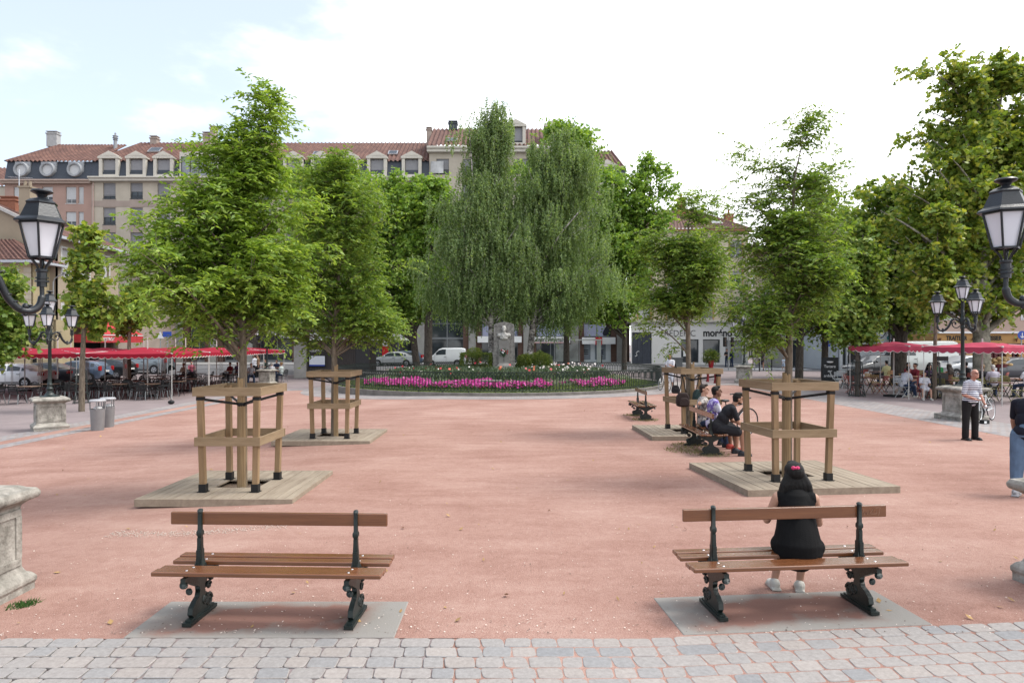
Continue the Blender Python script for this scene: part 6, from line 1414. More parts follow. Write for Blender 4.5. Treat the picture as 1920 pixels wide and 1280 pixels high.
hair_fair = M('hair_fair', (0.22, 0.13, 0.06), 0.55, 0.3, 30, bump=0.5, bscale=90)
eye_mat = M('eye_dark', (0.02, 0.015, 0.012), 0.2, 0.1)
def rot_yaw(v, a): return Matrix.Rotation(a, 3, 'Z') @ Vector(v)

def person(label, loc, rz, pose, look, voxel=0.016, group=None):
    """faces its own +Y.  pose: directions of the limbs; look: clothes and hair"""
    t = thing('person', label, 'person', loc, rz, group)
    s = pose.get('s', 1.0); fat = pose.get('fat', 1.0); fem = pose.get('fem', False)
    V_ = lambda k, d: Vector(pose.get(k, d)).normalized()
    pel = Vector((0, 0, pose.get('pz', 0.93))); pel.y = pose.get('py', 0.0)
    tor = V_('torso', (0, 0.03, 1)); up2 = V_('chest', tuple(tor))
    side = rot_yaw((1, 0, 0), pose.get('twist', 0.0))
    waist = pel + tor * 0.20; chest = waist + (tor * .4 + up2 * .6).normalized() * 0.19; neck = chest + up2 * 0.145
    hd = V_('headv', (0, 0.10, 1)); head = neck + hd * 0.175
    hy, hp = pose.get('yaw', 0.0), pose.get('pitch', 0.0)
    HM = Matrix.Rotation(hy, 3, 'Z') @ Matrix.Rotation(-hp, 3, 'X')
    fine = voxel < 0.012
    body, shirt, pants, hair = MB(), MB(), MB(), MB(); pair = []
    cs = look.get('skirt', False)
    # torso
    fwd = up2.cross(side).normalized() * -1
    if fwd.y < -0.2 and abs(pose.get('twist', 0)) < 1: fwd = -fwd
    TM = Matrix((side, fwd, up2)).transposed()
    hw = 0.155 * (1.03 if fem else 1.0)
    def torso(mb, g):
        mb.ell(pel + Vector((0, 0, .02)), (0.165 * fat + g, 0.125 * fat + g, 0.13 + g), 14, 9)
        mb.ell(waist, (0.148 * fat * (.9 if fem else 1) + g, 0.112 * fat + g, 0.15 + g), 14, 9)
        mb.ell(chest, (0.172 + g, 0.118 * (fat * .5 + .5) + g, 0.165 + g), 14, 9, M=TM)
        mb.cap(chest + side * .135 + up2 * .075, chest - side * .135 + up2 * .075, 0.062 + g, 0.062 + g)
        mb.cap(neck - up2 * .06, neck - up2 * .03, 0.085 + g * .6, 0.066 + g * .4)
        if fat > 1.05: mb.ell(waist + fwd * .05 - tor * .03, (0.13 * fat + g, 0.12 * fat + g, .13 + g), 12, 8)
    torso(body, 0)
    body.cap(neck - up2 * .05, head - hd * .05, 0.058, 0.052)
    hc = head
    P = lambda x, y, z: hc + HM @ Vector((x, y, z))
    body.ell(P(0, -.008, .03), (.074, .094, .092), 14, 10, M=HM); body.ell(P(0, .028, -.045), (.056, .062, .068), 12, 8, M=HM); body.ell(P(0, .062, -.085), (.032, .026, .026), 8, 6, M=HM)
    body.cap(P(0, .088, .025), P(0, .108, -.018), .011, .016, 8); body.ell(P(0, .085, -.052), (.024, .012, .010), 8, 6, M=HM); body.ell(P(0, .082, .035), (.05, .014, .012), 8, 6, M=HM)
    for sx in (-1, 1): body.ell(P(sx * .075, -.005, -.005), (.012, .022, .034), 8, 6, M=HM)
    # arms
    hands = {}
    for k, sx in (('l', -1), ('r', 1)):
        sh = chest + side * sx * .175 + up2 * .075
        ud = V_('u' + k, (sx * .18, 0, -1)); fd = V_('f' + k, (sx * .06, .15, -1))
        el = sh + ud * .285; wr = el + fd * .245; hands[k] = (wr, fd)
        body.cap(sh, el, .050 * (fat * .5 + .5), .040); body.cap(el, wr, .041, .027)
        sl = look.get('sleeve', .62)
        if sl > 0:
            shirt.cap(sh, sh + ud * .285 * min(1, sl), .064, .058)
            if sl > 1: shirt.cap(el, el + fd * .245 * (sl - 1), .053, .043)
        # palm, four fingers and a thumb
        nrm = Vector(pose.get('palm' + k, (-sx, 0.0, 0.0))); nrm = (nrm - fd * nrm.dot(fd)); nrm = nrm.normalized() if nrm.length > .05 else fd.orthogonal().normalized()
        wid = fd.cross(nrm).normalized() * sx; curl = pose.get('curl' + k, 0.55)
        PM = Matrix((wid, fd, nrm)).transposed()
        body.ell(wr + fd * .05, (.040, .058, .017), 10, 7, M=PM)
        for i, (off, ln) in enumerate(((-.03, .066), (-.010, .075), (.010, .070), (.028, .055))):
            b0 = wr + fd * (.092 - abs(i - 1.3) * .004) + wid * off
            d1 = (fd + nrm * curl * .7).normalized(); d2 = (fd + nrm * curl * 2.0).normalized()
            b1 = b0 + d1 * ln * .52; b2 = b1 + d2 * ln * .48
            body.cap(b0 - fd * .02, b1, .0095, .0085, 7); body.cap(b1, b2, .0085, .0075, 7)
        th = wr + fd * .035 - wid * .034
        t1 = th + (fd * .7 - wid * .75 + nrm * .35).normalized() * .035; body.cap(th, t1, .0125, .010, 7); body.cap(t1, t1 + (fd * .9 - wid * .2 + nrm * (.3 + curl * .5)).normalized() * .028, .010, .008, 7)
    # legs
    for k, sx in (('l', -1), ('r', 1)):
        hip = pel + rot_yaw((sx * .092, 0, -.02), pose.get('twist', 0.) * .5)
        td = V_('t' + k, (sx * .05, .02, -1)); sd = V_('s' + k, (sx * .01, -.03, -1))
        kn = hip + td * .435; an = kn + sd * .405
        body.cap(hip, kn, .083 * (fat * .5 + .5), .056); body.cap(kn, kn + sd * .15, .054, .054); body.cap(kn + sd * .15, an, .052, .036)
        pl = look.get('legs', 2.0)      # 1 = to the knee, 2 = to the ankle
        if not cs:
            g = look.get('loose', .014)
            pants.cap(hip, hip + td * .435 * min(1, pl), .088 * (fat * .5 + .5) + g, .062 + g + (.012 if pl <= 1 else 0))
            if pl > 1: pants.cap(kn, kn + sd * .39 * (pl - 1), .060 + g, .050 + g * (1.3 if pl > 1.6 else 1))
        ft = Vector((sd.x * .2, 0, 0)) + rot_yaw((0, 1, 0), pose.get('toe' + k, -sx * .12 * -1 if False else sx * -.12)); fp = pose.get('footp' + k, -.05)
        ft = Vector((ft.x, ft.y, fp)).normalized(); heel = an + Vector((0, 0, -.035)) - ft * .045
        body.cap(heel, heel + ft * .16 + Vector((0, 0, -.015)), .036, .03)
        if look.get('shoe') is not None:
            shoes = MB(); pair.append(shoes); lat = ft.cross(Vector((0, 0, 1))).normalized(); SM = Matrix((lat, ft, lat.cross(ft))).transposed()
            shoes.ell(heel + ft * .03 + Vector((0, 0, .012)), (.056, .082, .066), 10, 7, M=SM); shoes.ell(heel + ft * .14 + Vector((0, 0, -.012)), (.056, .094, .046), 10, 7, M=SM)
            shoes.box(heel + ft * .085 + Vector((0, 0, -.034)), (.096, .275, .026), M=SM)
    if not cs:
        pants.ell(pel + Vector((0, 0, .01)), (.178 * fat, .137 * fat, .125), 14, 9)
        pants.cap(pel + Vector((0, 0, .02)), pel + tor * .09, .13 * fat, .125 * fat)
    torso(shirt, .014)
    if pose.get('hem', 0) > 0:
        hem = pose['hem']; dr = pose.get('drape', 1.0); shirt.cap(pel + tor * .05, pel + Vector((0, 0, -hem)), .16 * fat, .165 * fat * (dr * .4 + .6), 28)
        shirt.ell(pel + Vector((0, -.02, -hem * .5 + .02)), (.185 * fat * dr, .15 * fat, .15), 28, 14)
    if pose.get('drape'): shirt.cap(chest + up2 * .02, pel + Vector((0, -.03, -.02)), .155, .20 * fat, 28)
    if cs:
        L = look.get('skirt'); e = pel + Vector(V_('tl', (0, 0, -1)) * L * .5 + V_('tr', (0, 0, -1)) * L * .5)
        for sx in (-1, 1): shirt.cap(pel + side * sx * .06, e + side * sx * .085, .135 * fat, .11)
    # close the neckline: keep the shirt below the throat
    r_ = .006 if fine else .004
    S = lambda mb, name, mat, par, it=3, rough=0.0: obj(name, remesh(mb, voxel, it, .5, rough, seed=hash(label) % 97), mat, par, smooth=180)
    b = S(body, 'body', SKIN[look.get('skin', 'light')], t, 2)
    if look.get('top') is not None: S(shirt, look.get('topname', 'shirt'), look['top'], t, 4, r_)
    if look.get('bottom') is not None and not cs: S(pants, look.get('bottomname', 'trousers'), look['bottom'], t, 4, r_)
    for q in pair: S(q, 'shoe', look['shoe'], t, 2)
    # hair
    hs = look.get('hair', 'short')
    if hs != 'bald':
        if hs == 'fringe':      # balding: a band round the back and sides
            hair.ell(P(0, -.026, .0), (.080, .082, .052), 12, 8, M=HM); hair.ell(P(0, -.03, .045), (.066, .074, .075), 12, 8, M=HM)
        else:
            hair.ell(P(0, -.020, .042), (.082, .094, .088), 14, 9, M=HM); hair.ell(P(0, -.045, -.01), (.074, .064, .07), 12, 8, M=HM)
            hair.ell(P(0, .052, .098), (.058, .04, .03), 10, 7, M=HM)
            if hs == 'top': hair.ell(P(0, .03, .112), (.068, .075, .036), 10, 7, M=HM); hair.ell(P(0.0, -.01, .105), (.075, .08, .04), 10, 7, M=HM)
            if hs == 'bun': hair.ell(P(0, -.12, .05), (.045, .045, .045), 10, 7)
            if hs == 'long':
                hair.ell(P(0, -.03, .045), (.100, .108, .100), 16, 10, M=HM); hair.ell(P(0, -.06, -.06), (.098, .075, .09), 14, 9, M=HM); ch = pose.get('hairlen', .34); hw_ = pose.get('hairw', 1.0)
                for xx in (-.062, -.042, -.02, 0, .02, .042, .062):
                    hair.tube([P(xx, -.06, .03), P(xx * 1.25 * hw_, -.10, -.08), P(xx * 1.5 * hw_, -.115, -.20), P(xx * 1.7 * hw_, -.12, -.30), P(xx * 1.3 * hw_, -.105, -ch - .06 + abs(xx))], [.037, .046, .050, .046, .016], 8)
                for xx in (-1, 1): hair.tube([P(xx * .07, .0, .04), P(xx * .085, -.02, -.06), P(xx * .088, -.05, -.16)], [.02, .028, .03], 8)
        S(hair, 'hair', look.get('haircol', hair_brown), t, 2, .008 if hs == 'long' else .003)
    if look.get('beard'):
        mb = MB(); mb.ell(P(0, .048, -.088), (.040, .042, .026), 10, 7, M=HM); mb.ell(P(0, .02, -.07), (.062, .05, .026), 10, 7, M=HM); S(mb, 'beard', look.get('haircol', hair_brown), t, 2)
    if fine or look.get('eyes'):
        mb = MB()
        for sx in (-1, 1): mb.ell(P(sx * .031, .083, .012), (.011, .007, .006), 8, 6, M=HM); mb.ell(P(sx * .032, .090, .036), (.02, .005, .004), 8, 5, M=HM)
        mb.build('eyes', eye_mat, t, smooth=180)
    if look.get('glasses'):
        mb = MB()
        for sx in (-1, 1):
            mb.tube([P(sx * .032 + .024 * math.cos(a), .103, .010 + .017 * math.sin(a)) for a in np.linspace(0, 2 * PI, 10)[:-1]], .0025, 4, closed=True); mb.tube([P(sx * .056, .10, .014), P(sx * .08, 0, .012)], .0022, 4)
        mb.tube([P(-.009, .105, .014), P(.009, .105, .014)], .0025, 4); mb.build('glasses', black_paint, t)
    t.scale = (s, s, s)
    t['_joints'] = 0
    del t['_joints']
    return t, dict(P=P, hands=hands, chest=chest, pel=pel, neck=neck, head=head, HM=HM)

SIT = dict(pz=0.555, tl=(-.18, 1, -.12), tr=(.18, 1, -.12), sl=(-.03, .08, -1), sr=(.03, .08, -1))
def pose(*ds, **k):
    o = {}
    for d in ds: o.update(d)
    o.update(k); return o
white_shoe = M('white_shoe', (0.45, 0.44, 0.40), .7, .08); dark_shoe = M('dark_shoe', (0.018, 0.02, 0.026), .6, .2); blk_shoe = M('black_leather', (0.012, 0.011, 0.011), .35, .2)
blk = cloth((0.003, 0.003, 0.0035), 'black_jersey'); char = cloth((0.018, 0.018, 0.022), 'charcoal_tee'); wht = cloth((0.55, 0.56, 0.60), 'white_cotton'); navy = cloth((0.020, 0.026, 0.055), 'navy_cotton')
denim = cloth((0.10, 0.155, 0.24), 'faded_denim'); dden = cloth((0.03, 0.045, 0.085), 'dark_denim'); anth = cloth((0.014, 0.0135, 0.0145), 'anthracite_trousers')

# the woman on the front bench, seen from behind
wl = (2.52, 6.12, 0.0)
t, J = person('woman with long black hair and pink clip, seated on the front bench, back turned', wl, math.radians(-13),
    pose(SIT, s=.87, fem=True, pz=.595, py=.03, fat=1.20, hairw=1.5, torso=(0.02, .20, 1), chest=(0.0, .30, 1), headv=(-.05, .40, 1), pitch=-.2, yaw=.12, ul=(-.38, .25, -1), fl=(.42, .85, .62), ur=(.24, .3, -1), fr=(-.05, 1, -.12), tl=(.0, 1, -.24), tr=(.10, 1, -.24), sl=(-.18, -.05, -1), sr=(-.10, -.03, -1), hem=.05, drape=1.18, hairlen=.42),
    dict(skin='light', top=blk, topname='top', sleeve=0, bottom=navy, bottomname='shorts', legs=.6, shoe=white_shoe, hair='long', haircol=hair_black), 0.0085)
mb = MB()
for sx in (-1, 1): mb.ell(J['P'](sx * .022 - .015, -.105, .108), (.022, .014, .020), 8, 6)
mb.ell(J['P'](-.015, -.112, .108), (.012, .014, .014), 8, 6); mb.build('hair_clip', M('pink_ribbon', (0.52, 0.04, 0.13), .6, .45, 60), t, smooth=180)
# three men on the side bench, facing the court (+X)
E = math.radians(-90)
camo = pattern_mat('mottled_grey_shirt', [(.40, (.10, .085, .08)), (.50, (.30, .27, .25)), (.60, (.48, .45, .42))], 22.0)
viol = pattern_mat('violet_white_shirt', [(.44, (.14, .09, .34)), (.50, (.45, .42, .62)), (.58, (.65, .64, .70))], 9.0)
person('bearded young man in a charcoal tee leaning forward on the bench, elbows on his knees', (4.33, 14.32, 0), E,
    pose(SIT, py=-.06, torso=(0, .50, 1), chest=(0, .85, 1), headv=(0, .75, 1), pitch=.05, yaw=.0, ul=(-.12, .35, -1), fl=(.35, 1, -.30), ur=(.15, .35, -1), fr=(-.35, 1, -.3), sl=(0, -.02, -1), sr=(0, .04, -1), curll=.9, curlr=.9, hem=.02),
    dict(skin='tan', top=char, topname='tee', sleeve=.72, bottom=cloth((.02, .02, .024), 'black_sport_shorts'), bottomname='shorts', legs=.80, loose=.03, shoe=dark_shoe, hair='top', haircol=hair_black, beard=True), 0.0085, 'young men on the side bench')
person('dark skinned young man in a violet and white shirt seated between his two friends', (4.30, 14.92, 0), E,
    pose(SIT, torso=(0, .05, 1), chest=(0, .16, 1), headv=(0, .3, 1), pitch=-.15, yaw=-.15, ul=(-.2, .35, -1), fl=(.2, 1, .15), ur=(.2, .35, -1), fr=(-.1, 1, .0)),
    dict(skin='brown', top=viol, sleeve=.7, bottom=anth, bottomname='shorts', legs=.9, loose=.03, shoe=cloth((.30, .05, .04), 'red_shoe'), hair='short', haircol=hair_black), 0.011, 'young men on the side bench')
person('young man in a mottled grey shirt with one arm laid along the bench back', (4.28, 15.50, 0), E,
    pose(SIT, torso=(0, -.05, 1), chest=(0, .02, 1), headv=(0, .15, 1), pitch=-.05, yaw=-.5, ul=(-.6, .3, -1), fl=(.1, 1, -.1), ur=(.75, -.62, -.12), fr=(.9, -.25, .05)),
    dict(skin='light', top=camo, sleeve=.85, bottom=dden, bottomname='jeans', legs=2, shoe=dark_shoe, hair='short', haircol=hair_brown), 0.011, 'young men on the side bench')
# standing men on the court
t, J = person('old man in a blue and white striped polo holding petanque balls', (*G(1819, 824)[:2], 0), math.radians(192),
    pose(s=.965, fat=1.10, pz=.935, torso=(0, .05, 1), chest=(0, .22, 1), headv=(.03, .5, 1), pitch=-.22, yaw=-.18, ul=(-.14, .08, -1), fl=(.1, .55, -.75), ur=(.22, -.02, -1), fr=(-.5, .75, -.35), palmr=(0, 0, 1), curll=1.0, curlr=.8, tl=(-.11, .02, -1), tr=(.11, .03, -1)),
    dict(skin='rosy', top=stripe_mat(), topname='polo', sleeve=.85, bottom=anth, legs=2, loose=.022, shoe=blk_shoe, hair='fringe', haircol=hair_grey, glasses=True), 0.0085)
for k, lab in (('r', 'steel ball resting on the old man\'s raised palm'), ('l', 'steel ball held low in the old man\'s other hand')):
    wr, fd = J['hands'][k]; c = t.matrix_basis
    p = Matrix.Translation(t.location) @ Matrix.Rotation(t.rotation_euler.z, 4, 'Z') @ Matrix.Scale(.965, 4) @ (wr + fd * .10 + (Vector((0, 0, .038)) if k == 'r' else Vector((.035, .02, 0))))
    q = thing('petanque_ball', lab, 'ball', p, 0, 'petanque balls'); mb = MB(); mb.ell((0, 0, 0), (.038,) * 3, 16, 10)
    for z in (-.012, .012): mb.lathe([(math.sqrt(.0384 ** 2 - z * z), z - .001), (math.sqrt(.0384 ** 2 - z * z) + .0004, z + .001)], seg=16, cap=False)
    mb.build('ball_shell', steel, q, smooth=60)
person('man in a black tee and faded jeans, half cut off by the frame', (*G(1926, 930)[:2], 0), math.radians(-52),
    pose(s=1.0, fat=1.08, torso=(0, .18, 1), chest=(0, .3, 1), headv=(0, .5, 1), pitch=-.25, ul=(-.14, .12, -1), fl=(0, .3, -1), ur=(.14, .25, -1), fr=(0, .5, -1), tl=(-.05, -.12, -1), tr=(.08, .22, -1), sl=(0, -.12, -1), sr=(0, -.02, -1)),
    dict(skin='tan', top=cloth((.012, .013, .022), 'black_blue_tee'), topname='tee', sleeve=.75, bottom=denim, bottomname='jeans', legs=1.55, loose=.035, shoe=M('grey_trainer', (.30, .30, .31), .6, .5, 30), hair='short', haircol=wht), 0.009)
person('bare legged person in white with bowed head standing by the ring fence', (*G(1257, 729)[:2], 0), math.radians(150),
    pose(s=1.0, torso=(0, .06, 1), headv=(0, .5, 1), pitch=-.5, ul=(-.1, .3, -1), fl=(.3, 1, .3), ur=(.1, .3, -1), fr=(-.3, 1, .3)),
    dict(skin='tan', top=wht, sleeve=.8, bottom=M('white_shorts', (.6, .62, .68), .85, .1), bottomname='shorts', legs=1.15, loose=.035, shoe=M('pale_trainer', (.55, .52, .55), .7, .2), hair='short', haircol=hair_brown), 0.014)
# people in the far street
WALK = dict(tl=(-.04, .25, -1), tr=(.04, -.2, -1), sl=(0, -.1, -1), sr=(0, -.35, -1), ul=(-.12, -.25, -1), ur=(.12, .25, -1))
def far(label, px, py, rz, po, lk_, d=None, v=.02, group=None):
    g = G(px, py); return person(label, (g.x, g.y, g.z), rz, po, lk_, v, group)
far('woman in a dark knee length dress walking away with a shopping bag', 1428, 694.5, math.radians(-10), pose(WALK, fem=True), dict(skin='tan', top=cloth((.035, .03, .04), 'dark_dress'), topname='dress', sleeve=.5, skirt=.36, bottom=None, shoe=dark_shoe, hair='bun', haircol=hair_brown))
far('child in pale blue holding the hand of the walking woman', 1469, 694, 0, pose(WALK, s=.62), dict(skin='light', top=cloth((.45, .52, .62), 'pale_blue_cotton'), sleeve=.5, bottom=cloth((.40, .48, .60), 'blue_short_cotton'), bottomname='shorts', legs=.8, shoe=white_shoe, hair='short', haircol=hair_fair))
far('man with a yellow bag on a white shirt walking ahead of the child', 1463, 686, 0.2, pose(WALK), dict(skin='tan', top=cloth((.60, .58, .40), 'cream_shirt'), sleeve=.6, bottom=anth, shoe=dark_shoe, hair='short'), v=.024)
far('person in a red top walking by the far shop fronts', 1432, 673, 1.2, pose(WALK), dict(skin='tan', top=cloth((.45, .03, .03), 'red_top'), sleeve=.6, bottom=dden, shoe=dark_shoe, hair='short'), v=.03)
far('man in dark grey standing with crossed arms before the shop shutter', 1363, 688.5, 2.4, pose(ul=(-.2, .3, -1), fl=(.8, .6, .2), ur=(.2, .3, -1), fr=(-.8, .6, .2)), dict(skin='tan', top=char, sleeve=.7, bottom=dden, shoe=dark_shoe, hair='short'), v=.022)
far('man in navy blue standing beside the shop shutter', 1372, 688, 2.0, pose(), dict(skin='brown', top=navy, sleeve=1.8, bottom=dden, shoe=dark_shoe, hair='short', haircol=hair_black), v=.022)
far('man in a dark coat using the cash machine under the red emblem', 1126, 682.6, 0.2, pose(ur=(.1, .4, -1), fr=(0, 1, .2), s=1.02), dict(skin='light', top=navy, topname='coat', sleeve=1.9, bottom=anth, shoe=dark_shoe, hair='short', haircol=hair_grey), v=.024)

# the bust on the monument
mb = MB(); mb.ell((0, -.02, .62), (.115, .14, .155), 14, 10); mb.ell((0, -.09, .52), (.085, .085, .11), 12, 8); mb.cap((0, -.14, .61), (0, -.165, .57), .016, .026); mb.ell((0, -.12, .645), (.08, .03, .022), 8, 6); mb.ell((0, -.12, .50), (.09, .06, .05), 10, 7); mb.ell((0, 0, .67), (.122, .145, .12), 12, 8)
for sx in (-1, 1): mb.ell((sx * .118, 0, .61), (.02, .035, .05), 8, 6)
mb.cap((0, .0, .30), (0, -.01, .5), .10, .085); mb.ell((0, 0, .22), (.31, .16, .17), 14, 10); mb.cap((-.27, .02, .24), (.27, .02, .24), .12, .12); mb.ell((0, -.02, .08), (.24, .15, .12), 12, 8)
mb.bar((-.12, -.14, .33), (0, -.17, .08), .06, .03); mb.bar((.12, -.14, .33), (0, -.17, .08), .06, .03); mb.bx(-.06, .06, -.17, -.12, .34, .38)
o = obj('bust', remesh(mb, .014, 2), M('bust_stone', (.38, .37, .35), .75, .15, 8), mon, smooth=180); o.location = (0, -.08, 2.0)
t = thing('flower_bouquet', 'small bouquet of red and white flowers against the monument', 'bouquet', (mon.location.x, mon.location.y - .28, mon.location.z + .95))
mb = MB(); r = random.Random(3)
for _ in range(60): a = Vector((r.gauss(0, .11), r.gauss(0, .04), .36 + r.gauss(0, .08))); mb.tube([(0, 0, .05), a], .006, 3); mb.ell(a, (.035, .02, .03), 5, 4)
mb.build('greenery', M('bouquet_green', (.03, .06, .03), .7, .3), t)
for nm, c, n in (('red_blooms', (.28, .02, .03), 5), ('white_blooms', (.6, .6, .62), 4)):
    mb = MB()
    for _ in range(n): mb.ell((r.gauss(.03 if n == 5 else -.04, .07), -.07, .40 + r.gauss(0, .06)), (.045, .03, .045), 7, 5)
    mb.build(nm, M('bouquet_' + nm, c, .6, .2), t, smooth=180)
mb = MB(); mb.tube([(0, 0, -.2), (0, 0, .35)], .012, 5); mb.build('stem', black_paint, t)
# ------------------------------------------------------------------ vehicles
tyre_m = M('tyre_rubber', (.014, .014, .015), .85, .2); rim_m = M('alloy_rim', (.42, .43, .45), .35, .1, metal=.6); car_glass = glass('car_glass', (.030, .038, .045), .04); tail_red = M('tail_lamp_red', (.35, .012, .015), .25, .1); head_clear = M('head_lamp', (.5, .52, .55), .15, .1); trim_blk = M('car_trim_black', (.016, .016, .018), .6, .1); plate_m = M('number_plate', (.6, .6, .58), .5, .05)
def paint(name, c, metal=.0): return M(name, c, .28, .03, 2, metal=metal, spec=.5, coat=.6)
KIND = {  # stations front to rear: x fraction, waist z, roof z, half width fraction
 'saloon': (4.65, 1.80, [(0, .52, .52, .80), (.03, .66, .67, .92), (.12, .80, .83, .98), (.27, .93, .96, 1), (.40, .97, 1.36, 1), (.47, .97, 1.43, 1), (.62, .98, 1.44, 1), (.74, 1.0, 1.33, 1), (.86, 1.02, 1.05, .99), (.97, .98, 1.0, .94), (1, .62, .62, .86)], (.19, .80)),
 'hatch': (4.1, 1.75, [(0, .52, .52, .80), (.03, .68, .69, .92), (.14, .86, .88, .98), (.27, .96, .99, 1), (.40, .98, 1.42, 1), (.48, .98, 1.49, 1), (.70, 1.0, 1.48, 1), (.88, 1.04, 1.38, .98), (.97, 1.02, 1.06, .95), (1, .66, .66, .90)], (.19, .82)),
 'suv': (4.6, 1.86, [(0, .62, .62, .82), (.03, .86, .87, .93), (.14, 1.02, 1.04, .99), (.26, 1.10, 1.13, 1), (.37, 1.12, 1.64, 1), (.45, 1.12, 1.72, 1), (.72, 1.14, 1.72, 1), (.90, 1.18, 1.60, .98), (.98, 1.12, 1.16, .95), (1, .74, .74, .92)], (.19, .80)),
 'van': (4.15, 1.75, [(0, .55, .55, .80), (.03, .80, .81, .92), (.14, .98, 1.0, .98), (.22, 1.04, 1.08, 1), (.36, 1.08, 1.70, 1), (.44, 1.08, 1.80, 1), (.90, 1.10, 1.82, 1), (.985, 1.10, 1.74, .99), (1, 1.0, 1.2, .97)], (.18, .80)),
 'bigvan': (5.5, 2.0, [(0, .6, .6, .82), (.03, .95, .96, .94), (.10, 1.15, 1.18, .99), (.17, 1.25, 1.30, 1), (.28, 1.3, 2.2, 1), (.34, 1.3, 2.42, 1), (.95, 1.3, 2.46, 1), (.99, 1.3, 2.40, .99), (1, 1.2, 1.5, .98)], (.17, .80)),
}
def car(label, cat, loc, rz, kind, mat, group='cars parked round the square', cargo=False, tint=None):
    """length along local -Y (front) to +Y (rear)"""
    L, Wd, st, (wf, wr) = KIND[kind]; t = thing({'van': 'delivery_van', 'bigvan': 'panel_van'}.get(kind, 'parked_car'), label, cat, loc, rz, group)
    hw = Wd / 2; v = []; rows = 7; R = []
    for (f, zb, zr, w) in st:
        y = -L / 2 + f * L; gh = zr - zb; low = .24 if 0 < f < 1 else .36; tw = hw * w * (1 - .20 * min(1, gh / .45)) if gh > .15 else hw * w * .90
        half = [(hw * w * .93, low), (hw * w * 1.0, max(.5, low + .1)), (hw * w * .99, (zb + .5) / 2 + .06), (hw * w * .955, zb), (tw, zr - (.07 if gh > .15 else .004)), (tw * .72, zr - .005), (0, zr + (.012 if gh > .15 else .02))]
        R.append([Vector((x, y, z)) for x, z in half])
    mb = MB(); n = len(R)
    for s in (1, -1):
        vs = [Vector((p.x * s, p.y, p.z)) for r in R for p in r]
        mb.add(vs, [(i * rows + j, i * rows + j + 1, (i + 1) * rows + j + 1, (i + 1) * rows + j) for i in range(n - 1) for j in range(rows - 1)])
        mb.add(R[0] if s > 0 else [Vector((-p.x, p.y, p.z)) for p in R[0]], [tuple(range(rows))]); mb.add(R[-1] if s > 0 else [Vector((-p.x, p.y, p.z)) for p in R[-1]], [tuple(range(rows))])
    me = mb.mesh('body'); bm = bmesh.new(); bm.from_mesh(me); bmesh.ops.remove_doubles(bm, verts=bm.verts, dist=.004); bmesh.ops.recalc_face_normals(bm, faces=bm.faces); bm.to_mesh(me); bm.free()
    b = obj('body', me, mat, t, smooth=32, bevel=.02, seg=2)
    def inset(q, k=.06, off=.012):
        q = [Vector(p) for p in q]; c = sum(q, Vector()) / len(q); nr = (q[1] - q[0]).cross(q[-1] - q[0]); nr.normalize()
        if nr.dot(c - Vector((0, c.y * .3, .9))) < 0: nr = -nr
        return [p + (c - p) * k + nr * off for p in q]
    # side glass between waist and roof edge, one window per door
    gl = [i for i in range(n) if st[i][2] - st[i][1] > .15]; a, z = gl[0], gl[-1]
    front, rear = a - 1, z + 1
    for s in (1, -1):
        S = lambda i, j: Vector((R[i][j].x * s, R[i][j].y, R[i][j].z))
        lo = lambda i: S(i, 3).lerp(S(i, 4), .10 if st[i][2] - st[i][1] > .15 else .0); hi = lambda i: S(i, 4).lerp(S(i, 3), .10 if st[i][2] - st[i][1] > .15 else 0)
        def at(f):   # interpolate along the length
            y = -L / 2 + f * L
            for i in range(n - 1):
                if R[i][3].y <= y <= R[i + 1][3].y:
                    u = (y - R[i][3].y) / (R[i + 1][3].y - R[i][3].y); return lo(i).lerp(lo(i + 1), u), hi(i).lerp(hi(i + 1), u)
        f0 = st[front][0] + (st[a][0] - st[front][0]) * .25; f1 = st[z][0] + (st[min(rear, n - 1)][0] - st[z][0]) * (.55 if kind in ('saloon',) else .25)
        cuts = [f0, (st[a][0] + st[z][0]) / 2 - .02, st[z][0] - (.0 if kind == 'saloon' else .06), f1] if not cargo else [f0, st[a + 1][0] + .10]
        for c0, c1 in zip(cuts[:-1], cuts[1:]):
            m = MB(); fs = [c0 + .012] + [st[i][0] for i in range(n) if c0 + .02 < st[i][0] < c1 - .02] + [c1 - .012]
            lows, highs = zip(*[at(f) for f in fs]); off = Vector((s * .012, 0, .004))
            m.add([p + off for p in lows] + [p + off for p in highs], [(i, i + 1, len(fs) + i + 1, len(fs) + i) for i in range(len(fs) - 1)]); m.build('side_window', car_glass, t)
        m = MB(); z0 = .62 if kind != 'bigvan' else .8
        for cdoor in cuts: y = -L / 2 + cdoor * L; m.bx(s * hw * .995, s * (hw * 1.002), y - .006, y + .006, .38, st[a][1] - .05)
        m.bx(s * hw * .97, s * (hw + .012), -L * .5 + L * wf + .42, -L * .5 + L * wr - .42, .30, .36)
        for cdoor in cuts[1:-1] if not cargo else cuts[1:]: y = -L / 2 + cdoor * L - .12; m.bx(s * hw * .98, s * (hw + .022), y - .09, y + .09, st[a][1] - .16, st[a][1] - .13)
        m.build('door_gaps', trim_blk, t)
        m = MB(); p = at(f0 + .03)[0]; m.ell((p.x + s * .11, p.y + .02, p.z + .06), (.10, .06, .07), 8, 6); m.build('door_mirror', mat, t, smooth=60)
    def screen(i0, i1, j0):
        q = [R[i0][j0], R[i1][4], Vector((-R[i1][4].x, R[i1][4].y, R[i1][4].z)), Vector((-R[i0][j0].x, R[i0][j0].y, R[i0][j0].z))]
        return q
